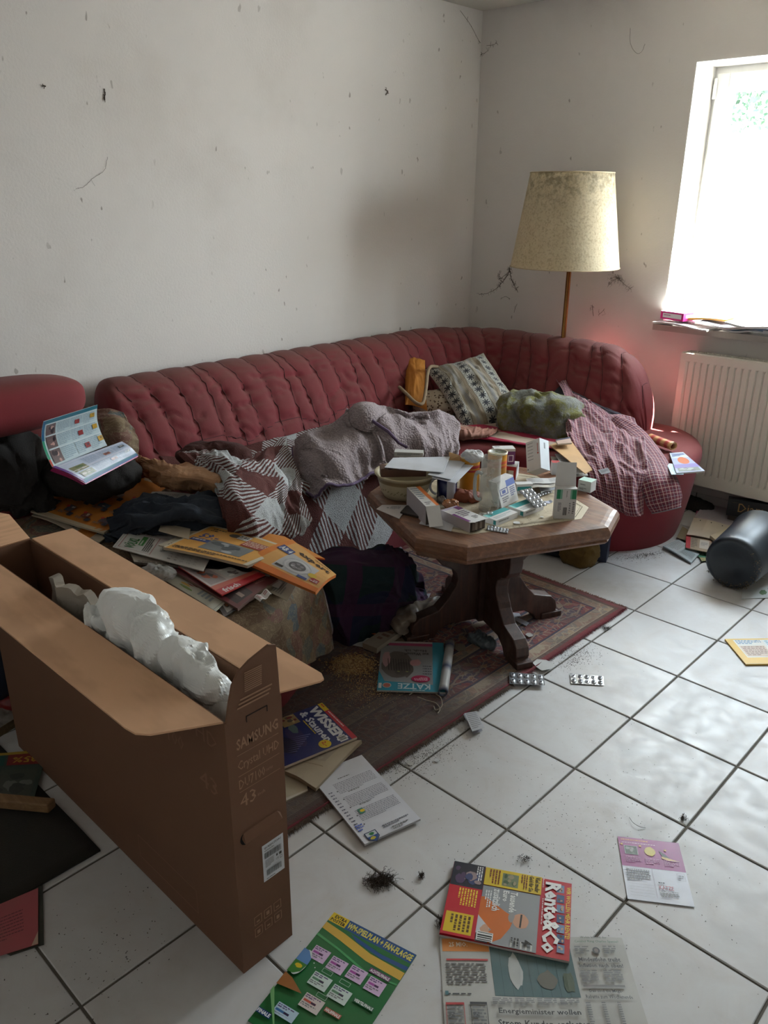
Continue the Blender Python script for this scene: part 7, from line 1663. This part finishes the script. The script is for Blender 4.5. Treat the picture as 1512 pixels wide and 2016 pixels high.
lump('grey_litter', Pz(950, 1262, .02), (.05, .03, .018), simple('grey_blue_film', rgb(110, 124, 132), rgb(50, 56, 60), 20, .3), amp=.01, freq=26, seed=5, label='grey crumpled film under the centre of the coffee table', cat='film')
# spilled grain
def spill(name, pts, n, sz, cols, label, cat, z=.008, seed=1, sx=1.0):
    R = random.Random(seed); q = MB(); pts = np.array([Pz(*p_, z) for p_ in pts]); V, Fc, Cc = [], [], []
    for k in range(n):
        w_ = [R.random() ** 1.6 for _ in pts]; s_ = sum(w_); p = sum(pt * (a / s_) for pt, a in zip(pts, w_)); r_ = abs(R.gauss(0, 1)); a = R.random() * 2 * PI
        p = p + A(math.cos(a), math.sin(a), 0) * r_ * sx * .05; p[2] = z + max(0, .010 * math.exp(-r_ * r_) * R.random()) * (1 if z > .005 else .1)
        s = sz * R.uniform(.5, 1.3); d = nrm(A(R.uniform(-1, 1), R.uniform(-1, 1), R.uniform(-.4, .4))) * s; e = nrm(np.cross(d, A(0, 0, 1))) * s * .55; f = A(0, 0, 1) * s * .5; k0 = len(V)
        V += [p - d, p + e, p + f, p - e, p + d]; Fc += [(k0, k0 + 1, k0 + 2), (k0, k0 + 2, k0 + 3), (k0 + 1, k0 + 4, k0 + 2), (k0 + 2, k0 + 4, k0 + 3)]; c = R.choice(cols); Cc += [c] * 5
    q.add(V, Fc, np.array(Cc)); return obj(name, q, M['print'], label=label, cat=cat, kind='stuff')
GC = [rgb(176, 140, 84), rgb(150, 110, 66), rgb(190, 160, 110), rgb(120, 84, 50)]
spill('spilled_grain', [(640, 1300), (690, 1288), (740, 1300), (730, 1325), (660, 1330), (700, 1310)], 6500, .0042, GC, 'pile of tan dry cat food and grain spilled on the rug', 'grain', .010, 3, .55)
spill('scattered_grain', [(640, 1340), (740, 1350), (690, 1400), (760, 1300), (800, 1380)], 1500, .0022, GC, 'thin scatter of grains across the near end of the rug', 'grain', .009, 5, 1.5)
DC = [rgb(70, 56, 46), rgb(50, 42, 38), rgb(100, 86, 70), rgb(60, 50, 44)]
spill('floor_grit', [(700, 1540), (860, 1480), (950, 1420), (800, 1520)], 900, .0018, DC, 'dark grit along the near edge of the rug', 'grit', .0005, 6, .9)
spill('floor_grit', [(1120, 1260), (1180, 1280), (1150, 1300), (1060, 1330)], 700, .0017, DC, 'dark grit on the tiles by the front foot of the table', 'grit', .0005, 7, .8)
spill('floor_grit', [(1180, 1100), (1290, 1090), (1240, 1106), (1340, 1080)], 900, .0018, DC, 'dirt gathered along the foot of the rounded sofa end', 'grit', .0005, 8, .4)
spill('floor_grit', [(600, 1650), (1000, 1900), (1450, 1500), (1300, 1950), (700, 1900), (1200, 1300), (1000, 1600), (1480, 1880)], 800, .0016, DC, 'scattered specks of dirt all over the open tiles', 'grit', .0005, 9, 6.0)
spill('floor_grit', [(30, 1900), (250, 1800), (350, 1750), (120, 1990), (280, 1950)], 160, .002, DC, 'specks of dirt on the tiles left of the tall carton', 'grit', .0005, 10, 3)
def hairball(px, py, r_, n, label, seed, el=1.0, ang=0.0):
    R = random.Random(seed); c = Pz(px, py, .001); q = MB(); ca, sa = math.cos(ang), math.sin(ang)
    for k in range(n):
        x, y = R.gauss(0, .5) * r_ * el, R.gauss(0, .5) * r_; p = c + A(x * ca - y * sa, x * sa + y * ca, .002); pts = [p]; a = ang + R.gauss(0, .7)
        for m_ in range(5): a += R.uniform(-.9, .9); pts.append(pts[-1] + A(math.cos(a), math.sin(a), 0) * r_ * .28); pts[-1][2] = .001 + R.random() * .010
        q.tube(pts, .00045, 3, caps=False)
    return obj('dust_clump', q, M['hair'], label=label, cat='dust', kind='stuff')
M['hair'] = simple('brown_hair_dust', rgb(74, 60, 48), rgb(48, 38, 32), 60, .95)
hairball(744, 1737, .017, 300, 'large brown tuft of hair and dust on the tile left of the pension magazine', 3, 1.9, .9)
hairball(868, 1822, .008, 60, 'small elongated dust tuft left of the pension magazine', 4, 1.8, 2.3)
hairball(829, 1727, .006, 40, 'faint wispy dust tuft between the big tuft and the pension magazine', 5, 1.2, 1.8)
hairball(1027, 1691, .008, 24, 'tiny dust tuft above the pension magazine', 6, 2.0, .7)
hairball(1342, 1612, .008, 30, 'dust tuft at a tile joint above the postcard', 7)
hairball(1190, 1238, .012, 34, 'grey dust tuft at the right edge of the rug', 8, 1.5, .2)
hairball(1397, 1126, .009, 40, 'purple-brown lint tuft below the waste bin', 9, 1.2)
q = MB(); q.tube(crom([Pz(1239, 1609, .002), Pz(1246, 1619, .006), Pz(1258, 1627, .005), Pz(1271, 1630, .002)], 14), .0006, 4); obj('hair', q, M['hair'], label='single curved dark hair on the tile above the postcard', cat='hair')

# ------------------------------------------------------------------ between sofa end, radiator and bin
ol('printed_list', [(1388, 990), (1472, 1010), (1440, 1036), (1366, 1018)], [.030, .03, .016, .016], rgb(168, 156, 162), 'grey and pink printed list lying under the radiator', 'paper', 9)
pg = Page(10, 10, rgb(150, 40, 100)); sheet('leaflet', pg, fl([(1374, 998), (1392, 992), (1384, 1010), (1366, 1022)], .012), label='magenta-edged leaflet at the left of the printed list', cat='leaflet')
pg = Page(22, 11, rgb(184, 172, 154)); [pg.ell(4 + k * 6, 1.4, .3, .4, K_, 8) for k in range(3)]
sheet('envelope', pg, fl([(1366, 1019), (1447, 1035), (1428, 1066), (1352, 1052)], [.048, .048, .036, .036]), th=.004, bend=lambda u, v: .004 * np.sin(u * 5), seg=6, label='large cream envelope on the paper heap between sofa end and bin', cat='envelope')
pg = Page(22, 11, rgb(150, 132, 110)); pg.rect(0, 0, 4, 11, rgb(170, 40, 50)); pg.para(5, 1, 10, 10, 7, rgb(90, 80, 70)); pg.rect(12, 2, 20, 9, rgb(186, 178, 168)); pg.para(13, 4, 19, 7, 3, GR)
sheet('brochure', pg, fl([(1351, 1052), (1402, 1062), (1398, 1088), (1350, 1078)], .028), th=.004, label='brochure with a red edge under the cream envelope', cat='brochure')
q = MB(); P0, P1 = Pz(1397, 1060, .034), Pz(1440, 1056, .036); q.box(P0, Pz(1407, 1068, .034) - P0, Pz(1440, 1040, .040) - P0, A(0, 0, .016), rgb(184, 170, 144)); bevel(obj('paperback', q, M['print'], label='small cream paperback book leaning on the waste bin', cat='book'), .002)
pg = Page(20, 12, rgb(160, 168, 170)); pg.rect(1, 1, 9, 11, rgb(176, 180, 180)); pg.para(1.5, 1.5, 8.5, 10.5, 10, GR); pg.rect(10, 3, 19, 10, rgb(140, 150, 150)); pg.para(10.5, 3.4, 18.5, 9.6, 7, rgb(90, 100, 100))
sheet('newspaper', pg, fl([(1336, 1062), (1377, 1090), (1361, 1108), (1305, 1075)], [.02, .012, .010, .016]), th=.006, bend=lambda u, v: .004 * np.sin(u * 3), seg=6, label='folded grey-blue newspaper against the rounded sofa end', cat='newspaper')
pg = Page(10, 10, rgb(40, 110, 80)); pg.para(1, 1, 9, 5, 3, rgb(170, 180, 160)); pg.rect(0, 7, 10, 10, rgb(150, 140, 90)); sheet('leaflet', pg, fl([(1365, 1080), (1396, 1086), (1396, 1104), (1382, 1105)], .008), label='green leaflet between the folded newspaper and the bin', cat='leaflet')
pg = Page(10, 10, rgb(150, 136, 106)); sheet('card', pg, fl([(1344, 1036), (1362, 1048), (1356, 1066), (1332, 1058)], .012), label='tan card tucked behind the rounded sofa end', cat='card')
pg = Page(20, 6, rgb(190, 194, 194)); pg.blob(11, 3, 2.4, 1.6, rgb(80, 110, 70)); pg.para(14, 1, 19, 4, 3, GR); sheet('leaflet', pg, fl([(1462, 1164), (1530, 1150), (1540, 1176), (1460, 1178)], .004), th=.003, label='white leaflet with a green picture under the waste bin', cat='leaflet')
O = Py(1431.5, 1000, -.17); O[2] = .002; d25 = math.radians(20); ex = A(math.cos(d25), math.sin(d25), 0) * .28; pf = pgw(28, 9, rgb(26, 26, 30)); pf.text('Diam', 5, 1.6, 17, 6.4, rgb(150, 116, 70), .0); pf.rect(2, 1.4, 4.4, 1.5, rgb(110, 90, 60)); pt = pgw(28, 6, rgb(36, 36, 40))
lump('dark_rag', Pz(1362, 991, .025), (.12, .05, .032), M['charcoal'], amp=.01, freq=14, seed=9, label='dark rag and rubble on the floor behind the rounded sofa end', cat='rag')
carton('black_box', O + A(0, 0, .050), ex, A(-ex[1], ex[0], 0) / .28 * .05, A(0, 0, .085), dict(front=pf, top=pt), rgb(24, 24, 28), label='black box with gold script lettering under the radiator', cat='box')
q = MB(); q.bb(O[0], O[0] + .26, O[1] + .03, O[1] + .12, .0, .044, rgb(92, 84, 78)); obj('shoe_box', q, M['carton'], label='grey box carrying the black box under the radiator', cat='box')
# things behind the coffee table on the floor
P0 = Pz(1152, 1102, 0); q = MB(); q.box(P0, (Pz(1193, 1108, 0) - P0), A(-.03, .08, 0), A(0, 0, .12), rgb(24, 36, 66)); obj('blue_binder', q, M['carton'], label='dark blue binder standing at the foot of the sofa behind the table', cat='binder')
lump('mustard_cushion', Pz(1142, 1086, .055), (.075, .06, .058), simple('mustard_plush', rgb(110, 84, 30), rgb(84, 62, 24), 20, .95, 120, .5, .004), amp=.008, freq=20, seed=4, power=3.4, label='dark mustard plush block on the floor under the coffee table rim', cat='cushion')
lump('dark_bundle', Pz(1085, 1068, .05), (.14, .06, .055), simple('ink_blue_cloth', rgb(22, 28, 44), rgb(16, 20, 32), 12, .95), amp=.012, freq=10, seed=5, yaw=.3, label='dark blue cloth bundle on the floor behind the coffee table', cat='cloth')

# ------------------------------------------------------------------ dark corner left of the carton
pg = Page(20, 14, rgb(170, 84, 88)); pg.para(4, 4, 16, 11, 8, rgb(110, 54, 60), .3); pg.rect(2, 9, 4, 11, rgb(110, 54, 60)); pg.poly([(18, 14), (20, 14), (20, 11)], rgb(190, 160, 140))
sheet('pink_paper', pg, [Pz(-90, 1818, .008), Pz(75, 1748, .008), Pz(75, 1858, .008), Pz(-60, 1900, .008)], label='pink printed sheet at the lower left edge of the floor', cat='paper')
pg = Page(20, 14, rgb(52, 54, 44)); sheet('dark_folder', pg, [Pz(-100, 1820, .004), Pz(84, 1742, .004), Pz(86, 1858, .004), Pz(20, 1880, .004)], th=.003, edge=rgb(40, 40, 34), label='dark folder beneath the pink sheet', cat='folder')
pg = Page(30, 20, rgb(60, 74, 66)); pg.rect(0, 0, 30, 1.2, rgb(170, 140, 50)); pg.rect(0, 1.2, 14, 6, rgb(36, 80, 74)); pg.rect(15, 1.2, 29, 6, rgb(120, 40, 40)); pg.text('-5', 6, 2.4, 12, 5, rgb(176, 150, 50), .02, 180); pg.text('85%', 17, 2.4, 27, 5, rgb(176, 140, 50), .02, 180); pg.photo(10, 8, 28, 19, [rgb(70, 76, 66), rgb(110, 112, 106), rgb(56, 62, 54)], 8, 3)
sheet('sale_leaflet', pg, [Pz(-60, 1488, .012), Pz(95, 1475, .012), Pz(66, 1575, .012), Pz(-70, 1570, .012)], 'gloss', label='dark green sale leaflet with red and green price fields left of the carton', cat='leaflet')
q = MB(); P0 = Pz(-80, 1585, .022); q.box(P0, Pz(96, 1602, .022) - P0, nrm(A(-.4, .9, 0)) * .030, A(0, 0, .028)); bevel(obj('wooden_stick', q, wood('pale_pine', rgb(150, 116, 78), rgb(126, 94, 62), .6, 3, 0), label='pale wooden stick lying on the dark rug at the left edge', cat='stick'), .004)
q = MB(); P0 = Pz(-30, 1470, .015); q.box(P0, Pz(18, 1440, .015) - P0, A(-.01, .035, 0), A(0, 0, .03)); bevel(obj('wooden_block', q, wood('grey_pine', rgb(120, 100, 70), rgb(96, 78, 52), .7), label='small wooden block above the sale leaflet at the left edge', cat='block'), .003)
lump('white_plastic_bag', Pz(8, 1402, .03), (.07, .04, .02), simple('dull_white_film', rgb(130, 120, 110), rgb(90, 80, 74), 10, .5), amp=.008, freq=16, seed=3, yaw=.2, label='dull white plastic bag at the left edge beside the carton', cat='bag')
lump('red_packet', Pz(5, 1375, .06), (.07, .035, .03), simple('red_wrapper', rgb(130, 24, 24), rgb(90, 18, 18), 12, .4), amp=.006, freq=16, seed=6, yaw=.3, label='red packet at the left edge behind the white plastic bag', cat='packet')
lump('navy_jacket', Pz(-30, 1290, .16), (.16, .10, .17), simple('navy_nylon', rgb(30, 38, 56), rgb(20, 26, 40), 8, .5), amp=.02, freq=9, seed=7, label='navy jacket heaped at the left edge between carton and chaise', cat='jacket')

# ------------------------------------------------------------------ window sill
q = MB()
O = Py(1298, 640, -.035); O[2] = WZ0 + .030; ex = A(.135, -.03, 0); ey = A(.03, .15, 0); PKc = rgb(210, 30, 130)
pf = pgw(14, 4, PKc); pf.rect(1.4, .9, 12.8, 3.1, rgb(236, 228, 234)); pf.para(2, 1.5, 9, 2.6, 1, rgb(190, 120, 160)); pt = pgw(14, 15, rgb(236, 232, 234)); pr_ = pgw(15, 4, PKc); pr_.rect(2, 1, 9, 2.6, rgb(230, 170, 210))
carton('pink_box', O, ex, ey, A(0, 0, .040), dict(front=pf, top=pt, right=pr_), rgb(220, 60, 150), label='bright pink and white box at the left end of the window sill', cat='box')
R = random.Random(12); SZ = WZ0 + .0005
stk = [((1.245, -.075), (.30, .20), -.10, .010, (196, 194, 196), 'white papers under the pink box on the window sill'), ((1.47, -.085), (.24, .22), .06, .012, (120, 110, 126), 'grey-violet magazine in the sill stack right of the pink box'), ((1.62, -.095), (.26, .22), -.05, .014, (186, 186, 190), 'open white magazine hanging over the sill edge'), ((1.60, -.05), (.24, .20), .18, .010, (150, 170, 196), 'light blue magazine higher in the sill stack'), ((1.80, -.08), (.30, .22), .0, .016, (150, 150, 156), 'thick grey magazine at the right part of the window sill')]
zc_ = SZ
for k, ((x, y), (w_, d_), a_r, th_, c_, lb) in enumerate(stk):
    ca, sa = math.cos(a_r), math.sin(a_r); e1_ = A(ca, sa, 0) * w_; e2_ = A(-sa, ca, 0) * d_; z_ = SZ + .016 * (k % 3) + th_
    pg = Page(w_ * 100, d_ * 100, rgb(*c_)); pg.para(2, 2, w_ * 100 - 2, d_ * 100 - 3, 8, GR)
    o_ = A(x, y, z_ + .004)
    sheet('magazine', pg, [o_ + e2_, o_ + e1_ + e2_, o_ + e1_, o_], 'print', th=th_ * .7, seg=10, bend=lambda u, v, k=k: .006 * np.sin(u * (5 + k) + k) , edge=rgb(196, 196, 196), label=lb, cat='magazine')
pg = Page(24, 16, rgb(190, 150, 60)); o_ = A(1.375, -.03, SZ + .040); e1_ = A(.22, .02, .012); e2_ = A(-.01, .12, 0)
sheet('padded_envelope', pg, [o_ + e2_, o_ + e1_ + e2_, o_ + e1_, o_], th=.008, seg=8, bend=lambda u, v: .006 * np.sin(u * 3), edge=rgb(200, 150, 50), label='mustard yellow padded envelope on the window sill papers', cat='envelope')

# ------------------------------------------------------------------ cobwebs and marks on the walls
M['web'] = simple('sooty_cobweb', rgb(92, 82, 74), rgb(70, 60, 54), 40, .95)
def web(label, strands, jit, r_=.0009, seed=1, fuzz=0, fr=.02):
    R = random.Random(seed); q = MB()
    for st in strands:
        P_ = np.array(st, float); n_ = len(P_) * 5; C_ = crom(P_, n_) if len(P_) > 2 else np.linspace(P_[0], P_[1], n_)
        C_ = C_ + np.array([[R.uniform(-1, 1) * jit for _ in range(3)] for _ in range(n_)]); q.tube(C_, r_, 4, caps=False)
        for k in range(fuzz):
            i = R.randrange(n_); a = C_[i]; q.tube([a, a + A(R.uniform(-fr, fr), R.uniform(-fr, fr) * .4, R.uniform(-fr, fr)), a + A(R.uniform(-fr, fr), R.uniform(-fr, fr) * .4, R.uniform(-fr, fr) * 1.4)], r_ * .6, 3, caps=False)
    return obj('cobweb', q, M['web'], label=label, cat='cobweb')
S0 = Py(1003, 527, -.30); 
w1 = [Py(1003, 527, -.26), Py(1000, 540, -.22), Py(985, 560, -.15), Py(972, 572, -.08), Py(955, 578, -.02), Py(944, 580, -.004)]
w2 = [Py(1003, 527, -.26), Py(1006, 545, -.24), Py(1012, 560, -.22), Py(1020, 575, -.2)]
w3 = [Py(984, 533, -.10), Py(982, 548, -.10), Py(990, 545, -.14), Py(1001, 536, -.2)]
web('sooty cobweb hanging from the lower left rim of the lampshade to the wall', [w1, w2, w3, w1[:4], w2[:3]], .002, .0013, 3, 16, .016)
web('long sagging hair-like thread high on the window wall', [[Py(1241, 55, -.003), Py(1241, 85, -.003), Py(1252, 104, -.003), Py(1263, 102, -.003), Py(1270, 86, -.003)]], .0004, .0007, 4)
web('dark cobweb cluster on the window wall right of the lamp pole', [[Py(1200, 550, -.003), Py(1212, 545, -.003), Py(1225, 556, -.003), Py(1243, 570, -.003)], [Py(1203, 556, -.003), Py(1215, 548, -.003), Py(1222, 548, -.003)]], .001, .0007, 5, 26, .022)
web('small hooked cobweb above the sofa behind the lamp pole', [[Py(1166, 600, -.003), Py(1167, 612, -.003), Py(1168, 622, -.003)], [Py(1190, 608, -.003), Py(1183, 616, -.003), Py(1178, 620, -.003)]], .001, .0010, 6, 3)
web('brown insect remains hanging on the long wall at the upper left', [[Px(206, 175, .004), Px(207, 186, .004), Px(205, 197, .004)]], .002, .0022, 7, 6, .010)
web('small beige cocoon on the long wall near the corner', [[Px(758, 176, .004), Px(764, 180, .004), Px(760, 186, .004)]], .002, .0024, 8, 3, .010)
web('dark speck of web on the long wall at the far upper left', [[Px(84, 168, .004), Px(90, 170, .004)]], .001, .0022, 9, 3, .008)
web('faint diagonal cobweb strands on the left part of the long wall', [[Px(150, 372, .003), Px(165, 368, .003), Px(182, 352, .003), Px(205, 335, .003), Px(212, 308, .003)]], .0015, .0006, 10, 5, .02)
web('cobweb strands in the upper corner of the room', [[Py(945, 108, -.004), Py(955, 104, -.004), Py(962, 98, -.004)], [Py(958, 90, -.004), Py(972, 88, -.004), Py(978, 84, -.004)], [A(.002, -.20, 2.46), A(.002, -.10, 2.40), A(.003, -.02, 2.33)]], .001, .0010, 11, 8, .014)
web('short dark cobweb on the wall left of the lamp pole', [[Py(986, 588, -.003), Py(995, 584, -.003), Py(1004, 588, -.003)], [Py(1012, 615, -.003), Py(1015, 605, -.003), Py(1018, 598, -.003)]], .001, .0010, 12, 3, .008)
